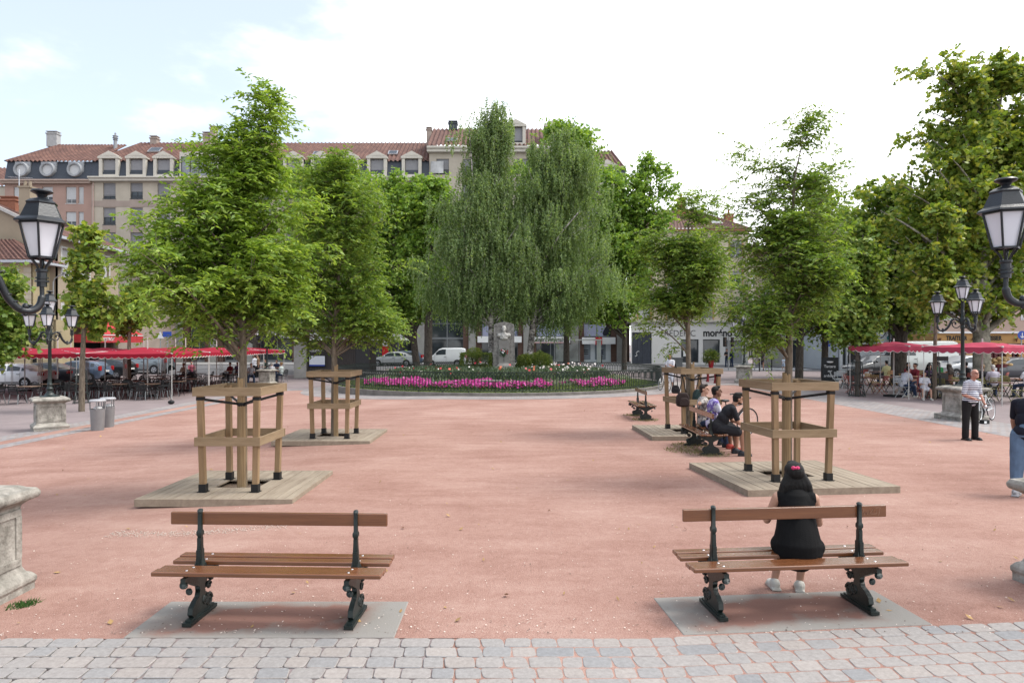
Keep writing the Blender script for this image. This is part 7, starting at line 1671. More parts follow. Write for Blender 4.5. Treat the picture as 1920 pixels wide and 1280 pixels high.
    for nm, i0, i1 in (('windscreen', front, a), ('rear_window', min(rear, n - 1), z)):
        if cargo and nm == 'rear_window': continue
        q = screen(i0, i1, 4); c = sum(q, Vector()) / 4; nr = (q[1] - q[0]).cross(q[3] - q[0]).normalized(); nr = nr if nr.z > 0 else -nr
        m = MB(); m.add([p.lerp(c, .09) + nr * .018 for p in q], [(0, 1, 2, 3)]); m.build(nm, car_glass, t)
    rw = .335 if kind in ('suv', 'bigvan') else .305
    for f in (wf, wr):
        for s in (1, -1):
            y = -L / 2 + f * L; RM = Matrix.Rotation(s * PI / 2, 3, 'Y'); m = MB(); m.lathe([(rw + .055, -.02), (rw + .055, .004), (rw + .03, .008), (0, .008)], (s * (hw - .002), y, rw), 22, M=RM, cap=False); m.build('wheel_arch', trim_blk, t)
            m = MB(); m.lathe([(rw * .55, -.18), (rw - .03, -.18), (rw, -.15), (rw, -.03), (rw - .03, .0), (rw * .66, .002), (rw * .62, -.02)], (s * (hw + .018), y, rw), 22, M=RM, cap=False); w = m.build('wheel', tyre_m, t, smooth=40)
            m = MB(); m.lathe([(rw * .66, -.002), (rw * .62, -.012), (rw * .2, -.004), (0, .002)], (s * (hw + .018), y, rw), 18, M=RM, cap=False)
            rim = m.build('rim', rim_m, w, smooth=40); m = MB()
            for k in range(5):
                an = k * 2 * PI / 5 + .3; m.box((s * (hw + .0185), y + math.cos(an) * rw * .42, rw + math.sin(an) * rw * .42), (.006, .085, .06), M=Matrix.Rotation(an, 3, 'X'))
            m.build('rim_gaps', trim_blk, w)
    zt = st[-2][1]; m = MB(); y1 = L / 2
    for s in (1, -1):
        if kind in ('van', 'bigvan'): m.box((s * hw * .93, y1 - .02, 1.05), (.12, .06, .5))
        elif kind in ('suv', 'hatch'): m.box((s * hw * .86, y1 - .055, zt - .08), (.20, .16, .30), rz=-s * .25)
        else: m.box((s * hw * .82, y1 - .05, zt - .16), (.34, .16, .17), rz=-s * .3)
    m.build('tail_lamp', tail_red, t, bevel=.02)
    m = MB()
    for s in (1, -1): m.box((s * hw * .76, -L / 2 + .10, .68 if kind != 'bigvan' else .9), (.36, .20, .14), rz=s * .45)
    m.build('headlight', head_clear, t, bevel=.03)
    m = MB(); m.box((0, y1 + .004, .62 if kind == 'saloon' else .75), (.5, .02, .11)); m.box((0, -L / 2 - .004, .48), (.5, .02, .11)); m.build('number_plate', plate_m, t)
    m = MB(); m.box((0, y1 - .02, .40), (Wd * .8, .10, .12)); m.box((0, -L / 2 + .02, .40), (Wd * .7, .08, .14)); m.box((0, 0, .27), (Wd * .86, L * .92, .10)); m.build('bumper', trim_blk, t)
    return t
Wst = math.radians(-90)      # front toward -X
def rear_at(px, py): g = G(px, py); return g
cw = paint('white_car_paint', (.66, .68, .70)); cdk = paint('dark_grey_car_paint', (.035, .04, .052)); cbl = paint('steel_blue_car_paint', (.075, .105, .155)); cbk = paint('black_car_paint', (.014, .016, .018)); csv = paint('grey_silver_car_paint', (.20, .23, .25), .3); csl = paint('bright_silver_car_paint', (.45, .47, .49), .3)
for lab, y, xr, k, m, z in (('white saloon parked behind the lamp standard and the black chairs', 42.6, -28.4, 'saloon', cw, -.4), ('dark grey saloon parked next to the white one', 45.8, -28.7, 'saloon', cdk, -.4), ('steel blue hatchback parked behind the thin young plane', 48.8, -28.5, 'hatch', cbl, -.4), ('black hatchback parked between the blue car and the silver estate', 51.9, -28.4, 'hatch', cbk, -.35), ('big silver grey four wheel drive parked at the end of the row', 57.3, -28.2, 'suv', csv, -.19)):
    car(lab, 'car', (xr - KIND[k][0] / 2, y, z), Wst, k, m)
car('silver saloon parked before the optician shop beyond the ring', 'car', (X(738, 69.5), 69.5, .005), Wst, 'saloon', csl)
car('dark blue car behind the silver saloon, mostly hidden', 'car', (X(757, 72.0), 71.7, .005), Wst, 'hatch', cbl)
car('small white delivery van between the street tree and the hedge block', 'van', (X(835, 69.5), 69.5, .005), Wst, 'van', cw, cargo=True)
car('black hatchback parked before the pale blue house', 'car', (X(1637, 48), 48.0, .0), math.radians(-70), 'hatch', cbk)
car('large pale panel van parked behind the swollen plane trunk', 'van', (X(1718, 50.5), 50.8, 0), Wst, 'bigvan', paint('pale_van_paint', (.52, .56, .54)), cargo=True)
car('light silver hatchback parked before the orange shop', 'car', (X(1805, 46), 46, 0), math.radians(-80), 'hatch', csl)
car('dark grey saloon cut by the frame beside the bread basket', 'car', (X(1908, 42), 42.5, 0), math.radians(-90), 'saloon', cdk)
car('silver car half hidden behind the chalkboard terrace', 'car', (X(1650, 55), 54.6, 0), Wst, 'hatch', csl)
# ------------------------------------------------------------------ cafe terraces and street furniture
def canvas(name, top, under):
    m, nt, b, out = node_mat(name); b.inputs['Roughness'].default_value = .85; b.inputs['Specular IOR Level'].default_value = .2
    tc = nd(nt, 'ShaderNodeTexCoord'); n = nd(nt, 'ShaderNodeTexNoise', Scale=2.2, Detail=5.0); lk(nt, tc.outputs['Object'], n.inputs['Vector']); r = ramp_node(nt, n.outputs['Fac'], [(.3, mul(top, .85)), (.7, mul(top, 1.1))]); lk(nt, r.outputs[0], b.inputs['Base Color'])
    t = nd(nt, 'ShaderNodeBsdfTranslucent'); t.inputs['Color'].default_value = (*under, 1); ms = nd(nt, 'ShaderNodeMixShader'); ms.inputs[0].default_value = .12; lk(nt, b.outputs[0], ms.inputs[1]); lk(nt, t.outputs[0], ms.inputs[2]); lk(nt, ms.outputs[0], out.inputs['Surface']); return m
red_canvas = canvas('red_canvas', (.28, .011, .028), (.30, .01, .015)); pink_canvas = canvas('faded_pink_canvas', (.40, .055, .095), (.25, .01, .015)); hem_white = M('white_hem', (.62, .58, .56), .8, .05); pole_pale = M('pale_parasol_pole', (.46, .45, .43), .5, .1)
def parasol(label, loc, rz, sx, sy, ze, zt, mat, val=.22, scal=.34, group='parasols', mast=.45, seed=1, legs=True):
    """market parasol: canopy > valance, hem; mast, four corner legs"""
    t = thing('parasol', label, 'parasol', loc, rz, group); r = random.Random(seed); mb = MB(); N = 12; v = []
    for j in range(N + 1):
        for i in range(N + 1):
            u, w = -1 + 2 * i / N, -1 + 2 * j / N; m = max(abs(u), abs(w)); cr = abs(abs(u) - abs(w)); z = zt + (ze - zt) * m ** .9 - .10 * min(cr, .5) * m * (1 if m < .99 else .45)
            v.append((u * sx / 2, w * sy / 2, z + r.gauss(0, .008)))
    mb.add(v, [(j * (N + 1) + i, j * (N + 1) + i + 1, (j + 1) * (N + 1) + i + 1, (j + 1) * (N + 1) + i) for j in range(N) for i in range(N)]); can = mb.build('canopy', mat, t, smooth=180)
    ed = [(j, 0, 0) for j in range(N + 1)]
    def edge(k): return {0: [v[i] for i in range(N + 1)], 1: [v[j * (N + 1) + N] for j in range(N + 1)], 2: [v[N * (N + 1) + N - i] for i in range(N + 1)], 3: [v[(N - j) * (N + 1)] for j in range(N + 1)]}[k]
    vb, hb = MB(), MB()
    for k in range(4):
        e = edge(k); pts = []; L = sx if k % 2 == 0 else sy; M_ = int(L / scal) * 6
        for i in range(M_ + 1):
            f = i / M_ * N; a = min(int(f), N - 1); p = Vector(e[a]).lerp(Vector(e[a + 1]), f - a); d = val * (.72 + .28 * abs(math.sin(PI * i / 6))) ; o = Vector((p.x * .006, p.y * .006, 0)) * (1 + .5 * math.sin(i))
            pts.append((p, p - Vector((0, 0, d)) + o))
        vb.add([q for p in pts for q in p], [(2 * i, 2 * i + 1, 2 * i + 3, 2 * i + 2) for i in range(M_)]); hb.tube([p[1] for p in pts], .012, 3)
    vb.build('valance', mat, can, fix=False); hb.build('hem', hem_white, can)
    mb = MB(); mb.tube([(0, 0, 0), (0, 0, zt + mast)], .032, 8); mb.build('mast', pole_pale, t, smooth=60)
    for ax in (-1, 1) if legs else ():
        for ay in (-1, 1):
            mb = MB(); mb.tube([(ax * (sx / 2 - .04), ay * (sy / 2 - .04), 0), (ax * (sx / 2 - .03), ay * (sy / 2 - .03), ze)], .018, 6); mb.tube([(ax * (sx / 2), ay * (sy / 2), ze + .0), (0, 0, zt - .05)], .014, 4); mb.ell((ax * sx / 2, ay * sy / 2, ze), (.05, .05, .035), 8, 5); mb.build('leg', pole_pale, t)
    mb = MB(); mb.box((0, 0, .04), (.6, .6, .08)); mb.build('base', black_paint, t)
    return t
XR = -16.2; k = 0
where = ['first row', 'second row', 'third row', 'last row']
for i in range(4):
    for j in range(3):
        if i == 3 and j == 2: continue
        x = XR - 2.25 - j * 4.55; y = 35.1 + i * 4.1; k += 1
        parasol('red scalloped market parasol, %s, %s' % (where[i], ('edging the square', 'middle file', 'file closest to the parked cars')[j]), (x, y, gz(x, y)), 0, 4.48, 4.05, 2.20, 2.44, red_canvas, .22, .32, 'red parasols of the west terrace', .55, k)
parasol('pink faded parasol seen corner on above the table of people', (X(1683, 29.6), 29.9, 0), math.radians(34), 2.55, 2.55, 2.17, 2.38, pink_canvas, .24, .30, 'pink parasols of the east terrace', .12, 31)
parasol('pink faded parasol behind the lamp standard and the old man', (X(1845, 27.2), 27.3, 0), math.radians(28), 2.95, 2.95, 2.16, 2.36, pink_canvas, .24, .32, 'pink parasols of the east terrace', .12, 32)

blk_resin = M('black_resin', (.016, .017, .018), .45, .15); grey_alu = M('dull_aluminium', (.20, .215, .225), .4, .1, metal=.5)
def resin_chair(label, loc, rz, group):
    t = thing('terrace_chair', label, 'chair', loc, rz, group); mb = MB(); mb.box((0, 0, .44), (.46, .45, .03)); mb.build('seat', blk_resin, t, bevel=.02)
    mb = MB(); mb.tube([(-.22, -.21, .44), (-.235, -.27, .70), (-.19, -.31, .84), (0, -.325, .90), (.19, -.31, .84), (.235, -.27, .70), (.22, -.21, .44)], .02, 5)
    for i in range(7): z = .53 + i * .052; y = -.225 - (z - .44) * .2; mb.box((0, y, z), (.43 - max(0, i - 4) * .05, .014, .030))
    mb.build('backrest', blk_resin, t)
    for s in (-1, 1):
        mb = MB(); mb.tube([(s * .235, -.26, .64), (s * .265, -.05, .655), (s * .26, .16, .645), (s * .245, .21, .60), (s * .235, .20, .44)], .018, 5); mb.build('armrest', blk_resin, t)
        for yy in (-1, 1): mb = MB(); mb.tube([(s * .21, yy * .19, .43), (s * .245, yy * .25 - .01, 0)], [.022, .016], 5); mb.build('leg', grey_alu, t)
    return t
def cafe_table(label, loc, rz, group, sx=.7, sy=.7, mat=None):
    t = thing('cafe_table', label, 'table', loc, rz, group); mb = MB(); mb.box((0, 0, .735), (sx, sy, .03)); mb.build('table_top', mat or M('brown_table_top', (.17, .115, .08), .5, .15, 4), t, bevel=.008)
    for s in (-1, 1): mb = MB(); mb.tube([(s * sx * .42, -sy * .40, 0), (s * sx * .42, sy * .36, .72)], .014, 5); mb.tube([(s * sx * .40, sy * .40, 0), (s * sx * .40, -sy * .36, .72)], .014, 5); mb.build('leg', black_paint, t)
    return t
CH0 = resin_chair('black resin armchair on the edge of the west terrace, back turned to the square', (-16.6, 32.4, gz(-16.6)), .1, 'black armchairs of the west terrace')
TB0 = cafe_table('dark folding table on the edge of the west terrace', (-17.4, 33.6, gz(-17.4)), .05, 'tables of the west terrace')
rng = random.Random(21); first = True; spots = []
for row, (y0, xs_) in enumerate(((33.3, (-17.3, -18.9, -20.6, -22.3)), (35.6, (-17.2, -19.0, -20.9, -22.8)), (38.2, (-17.6, -19.6, -21.6)), (41.2, (-17.4, -19.5, -21.4)), (44.4, (-17.8, -20.0)))):
    for x in xs_: spots.append((x + rng.uniform(-.15, .15), y0 + rng.uniform(-.15, .15)))
near = [(-21.9, 31.4), (-23.6, 30.9), (-25.2, 31.0)]
ordn = ['first', 'second', 'third', 'fourth']; rown = ['front row', 'second row', 'middle row', 'fourth row', 'last row']
cnt = {}
for idx, (x, y) in enumerate(near + spots):
    rowi = 0 if y < 34.5 else 1 if y < 37 else 2 if y < 40 else 3 if y < 43 else 4
    key = 'out' if idx < 3 else rowi; cnt[key] = cnt.get(key, 0) + 1
    tail = '%s table behind the lamp pedestal' % ordn[cnt[key] - 1] if idx < 3 else '%s table from the path, %s' % (ordn[cnt[key] - 1], rown[rowi])
    if idx == 3: TB0.location = (x, y, gz(x)); tb = TB0
    else: tb = dup(TB0, (x, y, gz(x)), rng.uniform(-.1, .1))
    tb['label'] = 'dark folding terrace table, the %s' % tail
    for dx, dy, a in ((0, -.62, 0), (0, .62, PI), (-.62, 0, -PI / 2), (.62, 0, PI / 2)):
        if rng.random() < (.12 if dy < 0 else .3): continue
        if dx and rng.random() < .25: continue
        side = 'back to the square' if dy < 0 else 'facing the square' if dy > 0 else 'on the car side' if dx < 0 else 'on the path side'
        l = 'black resin armchair %s, %s' % (side, tail); q = (x + dx + rng.uniform(-.1, .1), y + dy + rng.uniform(-.1, .1), gz(x)); r_ = a + rng.uniform(-.25, .25)
        if first: CH0.location = q; CH0.rotation_euler = (0, 0, r_); CH0['label'] = l; first = False
        else: dup(CH0, q, r_, l)
# folding bistro chairs and tables, east terrace
def bistro(label, loc, rz, group, mat):
    t = thing('folding_chair', label, 'chair', loc, rz, group); mb = MB()
    for i in range(5): mb.box((0, -.16 + i * .085, .45), (.40, .06, .014))
    mb.build('seat', mat, t, bevel=.004); mb = MB()
    for z in (.66, .74, .81): mb.box((0, -.245 - (z - .45) * .22, z), (.38, .014, .05))
    mb.build('backrest', mat, t)
    for s in (-1, 1):
        mb = MB(); mb.tube([(s * .19, .24, 0), (s * .19, -.20, .52), (s * .19, -.33, .84)], .011, 5); mb.build('leg', mat, t); mb = MB(); mb.tube([(s * .165, -.26, 0), (s * .165, .18, .44)], .011, 5); mb.build('leg', mat, t)
    return t
ochre = M('ochre_slats', (.30, .19, .075), .6, .15); rust = M('brick_red_slats', (.27, .06, .045), .6, .15); olive = M('olive_slats', (.19, .18, .06), .6, .15); palem = M('pale_metal_slats', (.40, .42, .42), .5, .1)
protos = {}
def bis(kind, loc, rz, label):
    m = {'ochre': ochre, 'brick red': rust, 'olive': olive, 'pale grey': palem}[kind]
    if kind not in protos: protos[kind] = bistro(label, loc, rz, 'folding chairs of the east terrace', m); return protos[kind]
    return dup(protos[kind], loc, rz, label)
T2 = None
def tab2(loc, rz, label):
    global T2
    if T2 is None: T2 = cafe_table(label, loc, rz, 'tables of the east terrace', .62, .62, M('dark_red_table_top', (.13, .05, .04), .5, .15)); return T2
    return dup(T2, loc, rz, label)
east = [((1622, 738), 'red', 'by the tree in the iron corset'), ((1662, 735), 'ochre', 'in the middle of the east terrace'), ((1712, 742), 'people', 'under the first pink parasol'), ((1782, 745), 'brown', 'between the young plane and the lamp standard'), ((1875, 752), 'olive', 'by the old man and the bicycle'), ((1640, 722), 'back', 'in the back row before the black hatchback'), ((1600, 720), 'pale', 'beside the chalkboard'), ((1850, 728), 'dark', 'in the back row by the bread basket'), ((1590, 727), 'pale2', 'in front of the chalkboard diner'), ((1745, 726), 'b2', 'in the back row behind the shared table'), ((1905, 742), 'o2', 'at the frame edge')]
cols_ = ['brick red', 'ochre', 'pale grey', 'olive', 'olive', 'brick red', 'pale grey', 'brick red', 'pale grey', 'ochre', 'olive']
rng = random.Random(8)
for ((px, py), nm, wh), ck in zip(east, cols_):
    g = G(px, py); tab2((g.x, g.y, 0), rng.uniform(0, 1), 'small dark red folding table %s' % wh)
    for dx, dy, a in ((-.55, -.25, -.9), (.55, -.2, .9), (0, .65, PI), (-.35, .5, -2.4)):
        if rng.random() < .12: continue
        sd = 'near' if dy < 0 and dx < 0 else 'shop' if dy > 0 and dx == 0 else 'lamp' if dx > 0 else 'corner'
        bis(ck, (g.x + dx, g.y + dy, 0), a + rng.uniform(-.4, .4), '%s folding chair, %s side of table %s' % (ck, sd, wh))

# diners.  seated on chairs of their own
SITC = pose(SIT, pz=.545)
def diner(label, px, py, rz, look, po=None, kind=None, v=.02, group='people at the terraces', d=None):
    g = G(px, py); p_ = pose(SITC, ul=(-.15, .4, -1), fl=(.2, 1, .1), ur=(.15, .4, -1), fr=(-.2, 1, .1)); p_.update(po or {})
    t, J = person(label, (g.x, g.y, g.z), rz, p_, look, v, group)
    c, s = math.cos(rz), math.sin(rz)
    if kind == 'resin': dup(CH0, (g.x + s * .06, g.y - c * .06, g.z), rz, 'black resin armchair under the %s' % label.split(' seated')[0].split(' with a pale')[0].rstrip(','))
    elif kind: bis(kind, (g.x, g.y, g.z), rz, '%s folding chair under the %s' % (kind, label.split(' seated')[0].split(' with a pale')[0].rstrip(',')))
    return t
LK = lambda top, bot=dden, skin='light', hair='short', hc=hair_brown, **k: dict(dict(skin=skin, top=top, sleeve=.7, bottom=bot, shoe=dark_shoe, hair=hair, haircol=hc), **k)
yel = cloth((.46, .42, .22), 'straw_shirt'); pal = cloth((.55, .57, .62), 'pale_blue_shirt'); grys = cloth((.33, .33, .36), 'grey_shirt'); brn = cloth((.15, .08, .05), 'brown_top'); jack = cloth((.02, .02, .023), 'black_jacket'); plum = cloth((.06, .035, .075), 'plum_top'); grn = cloth((.05, .30, .10), 'green_top'); rdd = cloth((.16, .02, .03), 'dark_red_top')
diner('man in a pale shirt seated leaning over the shared table, white trainers showing', 1693, 745, math.radians(-70), LK(pal, shoe=white_shoe), dict(torso=(0, .35, 1), chest=(0, .6, 1), headv=(0, .5, 1), sl=(0, -.25, -1), sr=(0, .2, -1)), 'pale grey', .015)
diner('man in dark red seated across the shared table in the shade', 1702, 733, math.radians(200), LK(rdd, skin='tan', hc=hair_black), None, 'ochre')
diner('dark haired woman in a red top seated at the shaded side of the shared table', 1717, 736, math.radians(100), LK(rdd, skin='tan', hc=hair_black, hair='bun'), None, 'brick red')
diner('child in a white dress seated on a lap with bare legs hanging', 1733, 748, math.radians(165), LK(wht, wht, skirt=.3, shoe=white_shoe, hc=hair_black), dict(s=.82), 'brick red', .016)
diner('woman with dark hair seated behind the child in the white dress', 1742, 740, math.radians(170), LK(plum, hc=hair_black, hair='long'), None, 'brick red')
diner('person in a straw coloured shirt seated alone in the back row', 1663, 724, math.radians(10), LK(yel, hc=hair_black), None, 'ochre', .022)
diner('person in black seated beside the chalkboard with legs stretched out', 1562, 722, math.radians(-60), LK(navy, navy, skin='tan', hc=hair_black, legs=.9), dict(sl=(0, .5, -1), sr=(0, .6, -1)), 'pale grey', .018)
diner('woman in a brown sleeveless top seated with her back turned, by the lamp pedestal', 1780, 742, math.radians(15), LK(brn, skin='rosy', sleeve=0, hc=hair_brown, hair='long'), dict(ul=(-.8, .3, -.6)), 'olive', .016)
diner('woman in black seated beyond the lamp standard, facing the shops', 1812, 730, 0.1, LK(jack, hc=hair_black, hair='short'), None, 'brick red')
diner('fair haired person in a black jacket seated behind the old man', 1842, 742, math.radians(-8), LK(jack, hc=hair_fair, hair='short', sleeve=1.8), dict(torso=(0, -.05, 1)), 'olive', .016)
diner('grey haired man in a lilac grey shirt seated behind the bicycle', 1863, 744, math.radians(-20), LK(cloth((.42, .40, .47), 'lilac_grey_shirt'), hc=hair_grey, sleeve=.9), dict(torso=(0, .15, 1)), 'olive', .016)
diner('person with light hair seated in the shade behind the lilac grey shirt', 1862, 726, 2.9, LK(pal, hc=hair_black), None, 'brick red')
diner('person in white at the frame edge seated beyond the man in the black tee', 1926, 745, .2, LK(wht, hc=hair_grey), None, 'olive', .018)
diner('person in green seated by the dark menu stand', 1759, 728, -.3, LK(grn, hc=hair_brown), None, 'ochre')
diner('person in a straw top seated in the shade by the swollen trunk', 1688, 721, .4, LK(yel, hc=hair_black), None, 'ochre', .024)
t = thing('bread_basket', 'pile of pale paper wrapped loaves on a high stand at the east terrace', 'basket', (*G(1872, 733)[:2], 0)); mb = MB(); r = random.Random(2)
for _ in range(34): mb.ell((r.gauss(0, .22), r.gauss(0, .12), 1.25 + r.random() * .36), (.15, .09, .07), 7, 5, M=Matrix.Rotation(r.uniform(0, 3), 3, 'Z'))
mb.build('loaves', M('loaf_crust', (.42, .29, .14), .8, .3, 9), t, smooth=180); mb = MB(); mb.lathe([(.30, 0), (.30, .04), (.05, .06), (.05, 1.1), (.34, 1.15), (.38, 1.3)], seg=14); mb.build('stand', wine, t)
# west terrace people
diner('man in a white shirt seated with his back turned beside the far lamp pedestal', 509, 716, .15, LK(wht, dden, hc=hair_grey), None, 'resin', .018)
diner('woman in a pale patterned top seated opposite the white shirt', 528, 716, math.radians(75), LK(cloth((.40, .45, .44), 'pale_pattern_top'), dden, hc=hair_fair, hair='bun'), None, 'resin', .018)
diner('person in navy seated behind the white shirt', 519, 708, math.radians(170), LK(navy, hc=hair_brown), None, 'resin', .022)
diner('person with a red top seated in the shade by the young tree trunk', 432, 716, math.radians(160), LK(rdd, hc=hair_black), None, 'resin', .022)
diner('person in plum seated just beside the young tree trunk', 445, 714, math.radians(-120), LK(plum, hc=hair_grey), None, 'resin', .022)
diner('man in grey seated below the parasol by the lamp pedestal', 471, 719, math.radians(200), LK(grys, hc=hair_brown), None, 'resin', .02)
diner('person in dark green seated in the last row of the west terrace', 498, 706, 2.5, LK(cloth((.03, .06, .04), 'dark_green_top'), hc=hair_black), None, 'resin', .022)
diner('fair haired woman seated in the middle of the west terrace', 345, 718, 2.8, LK(cloth((.40, .32, .24), 'sand_top'), hc=hair_fair, hair='bun'), None, 'resin', .022)
diner('person in pink seated deep under the parasols', 359, 712, -2.7, LK(cloth((.36, .10, .14), 'rose_top'), hc=hair_brown), None, 'resin', .022)
far('waiter in a white shirt and dark trousers standing among the far tables', 478, 708, 1.2, pose(ur=(.2, .5, -1), fr=(0, 1, .2)), dict(skin='light', top=wht, sleeve=1.8, bottom=anth, shoe=dark_shoe, hair='short'), group='people at the terraces')
far('woman in a tan top and dark skirt standing beside the waiter', 484, 707, 2.2, pose(), dict(skin='light', top=cloth((.30, .20, .12), 'tan_top'), sleeve=.6, bottom=jack, shoe=dark_shoe, hair='bun'), group='people at the terraces')

# bicycles
def bicycle(label, loc, rz, col, lean=.12):
    t = thing('bicycle', label, 'bicycle', loc, rz, 'bicycles'); t.rotation_euler = (0, lean, rz); fm = paint('bike_' + label.split()[0], col)
    for y in (-.52, .52):
        mb = MB(); mb.tube([(0, y + .335 * math.cos(a), .345 + .335 * math.sin(a)) for a in np.linspace(0, 2 * PI, 29)[:-1]], .014, 6, closed=True); w = mb.build('wheel', tyre_m, t, smooth=60)
        mb = MB(); mb.tube([(0, y + .312 * math.cos(a), .345 + .312 * math.sin(a)) for a in np.linspace(0, 2 * PI, 29)[:-1]], .009, 4, closed=True); [mb.tube([(0, y, .345), (0, y + .31 * math.cos(a), .345 + .31 * math.sin(a))], .0022, 3) for a in np.linspace(0, 2 * PI, 17)[:-1]]; mb.tube([(-.05, y, .345), (.05, y, .345)], .018, 6); mb.build('spokes', steel, w)
    mb = MB(); T = lambda a, b, r=.016: mb.tube([a, b], r, 6)
    bb, st_, hd_ = (0, -.06, .30), (0, -.20, .78), (0, .36, .80); T(bb, st_, .017); T(bb, (0, .38, .72), .02); T((0, -.18, .72), hd_, .017); T(hd_, (0, .39, .66), .02); T((.03, .52, .345), (.03, .40, .66), .011); T((-.03, .52, .345), (-.03, .40, .66), .011)
    for s in (-.04, .04): T((s, -.52, .345), (s * .5, -.07, .30), .010); T((s, -.52, .345), (s * .3, -.19, .74), .009)
    mb.build('frame', fm, t, smooth=60)
    mb = MB(); T((0, .36, .80), (0, .34, .96), .013); T((-.30, .28, 1.0), (.30, .28, 1.0), .012); T((-.30, .28, 1.0), (-.30, .18, .99), .017); T((.30, .28, 1.0), (.30, .18, .99), .017); T((0, .34, .96), (0, .28, 1.0), .013); mb.build('handlebar', black_paint, t)
    mb = MB(); mb.ell((0, -.24, .90), (.07, .13, .035), 10, 6); T((0, -.20, .76), (0, -.23, .89), .013); mb.build('saddle', black_paint, t, smooth=60)
    mb = MB(); mb.lathe([(.09, -.01), (.09, .01)], (.04, -.06, .30), 14, M=Matrix.Rotation(PI / 2, 3, 'Y')); T((.04, -.06, .30), (.06, -.02, .13)); T((-.03, -.06, .30), (-.06, -.10, .46)); mb.box((.085, -.01, .125), (.08, .09, .02)); mb.box((-.085, -.11, .465), (.08, .09, .02)); mb.build('crank', black_paint, t)
    return t
g = G(1848, 790); bicycle('white city bicycle parked behind the old man, against the lamp pedestal', (g.x, g.y, .01), math.radians(128), (.55, .57, .58), .08)
g = G(1244, 733); bicycle('black bicycle seen end on at the rim of the ring fence', (g.x, g.y - .1, .01), math.radians(8), (.02, .02, .022), .1)
bicycle('dark bicycle leaning beyond the three seated men, only its bar showing', (5.35, 17.0, .01), math.radians(-65), (.03, .03, .035), .1)

# toilets kiosk with city map
kx0, kx1 = X(576, 52), X(694, 52); ky = 52.0; kz = gz((kx0 + kx1) / 2, ky)
K = thing('toilet_kiosk', 'dark timber clad public toilet kiosk with a lit map panel', 'kiosk', ((kx0 + kx1) / 2, ky, kz)); w = (kx1 - kx0) / 2
mb = MB(); n = 38
for i in range(n): mb.bx(-w + 2 * w * i / n, -w + 2 * w * (i + .88) / n, 0, .05, .05, 2.7)
mb.bx(-w, w, .05, 2.4, 0, 2.7); mb.build('cladding', M('dark_brown_boards', (.040, .034, .032), .7, .2, 2, stretch=(6, 6, .6)), K)
mb = MB(); mb.bx(-w - 1.3, w + .2, -1.0, 2.6, 2.95, 3.07); mb.build('roof', M('kiosk_roof_grey', (.20, .21, .22), .6, .1), K); mb = MB(); mb.bx(-w - .95, -w - .02, -.2, .7, -.05, 2.95); mb.build('pillar', conc, K, bevel=.02)
mb = MB(); mb.bx(-w + .12, -w + 1.42, -.10, 0, .80, 1.68); m_ = mb.build('map_case', black_paint, K, bevel=.02); mb = MB(); mb.bx(-w + .19, -w + 1.35, -.112, -.10, .97, 1.62); mb.build('map_sheet', M('map_paper', (.52, .55, .60), .4, .06, 14), m_); mb = MB(); mb.bx(-w + .19, -w + 1.35, -.113, -.10, .87, .96); mb.build('map_footer', letter_blue, m_)
mb = MB(); mb.bx(-w + .1, -w + 1.5, -.03, -.001, 1.85, 2.15); sgn = mb.build('name_panel', sign_black, K); text('TOILETTES', -w + .16, -.035, 1.93, .22, letter_white, sgn, sx=.9)
mb = MB(); mb.bx(w - 1.1, w - .1, -.02, 0, .05, 2.2); mb.build('door', M('kiosk_door', (.02, .02, .022), .4, .1), K)
# bus shelter and cash machine front
S_ = thing('bus_shelter', 'glass bus shelter with a thin pale roof before the bank', 'bus shelter', (X(1092, 66), 66, 0)); mb = MB(); mb.bx(-2.75, 1.75, -.7, .9, 2.55, 2.66); mb.build('roof', M('shelter_roof', (.45, .46, .45), .5, .05), S_)
for x in (-2.6, -.2, 1.5): mb = MB(); mb.bx(x - .05, x + .05, .75, .85, 0, 2.55); mb.build('post', grey_metal, S_)
mb = MB(); mb.bx(-2.5, -.3, .78, .80, .3, 2.2); mb.build('glass_panel', glass('shelter_glass', (.24, .27, .26), .15), S_); mb = MB(); mb.bx(1.45, 1.52, -.6, .7, .2, 2.3); mb.bx(1.3, 1.7, -.62, -.55, .2, 2.55); mb.build('end_panel', M('shelter_panel', (.30, .33, .32), .3, .08), S_); mb = MB(); mb.bx(-2.3, .2, .45, .75, .45, .5); mb.build('bench', grey_metal, S_)
t = thing('cash_machine', 'pair of cash machines set in a pale panelled bank front', 'cash machine', (X(1115, 79), FY - .1, 0)); mb = MB(); mb.bx(-2.1, 2.3, 0, .3, 0, 2.75); mb.build('panel', M('pale_bank_panel', (.55, .60, .63), .5, .05), t)
for x in (-1.0, .75): mb = MB(); mb.bx(x - .62, x + .62, -.06, 0, .4, 2.2); m_ = mb.build('machine', M('machine_grey', (.17, .20, .23), .4, .1), t, bevel=.05); mb = MB(); [mb.bx(x - .38, x + .38, -.075, -.06, 1.45 - i * .22, 1.54 - i * .22) for i in range(3)]; mb.build('screen', black_paint, m_)
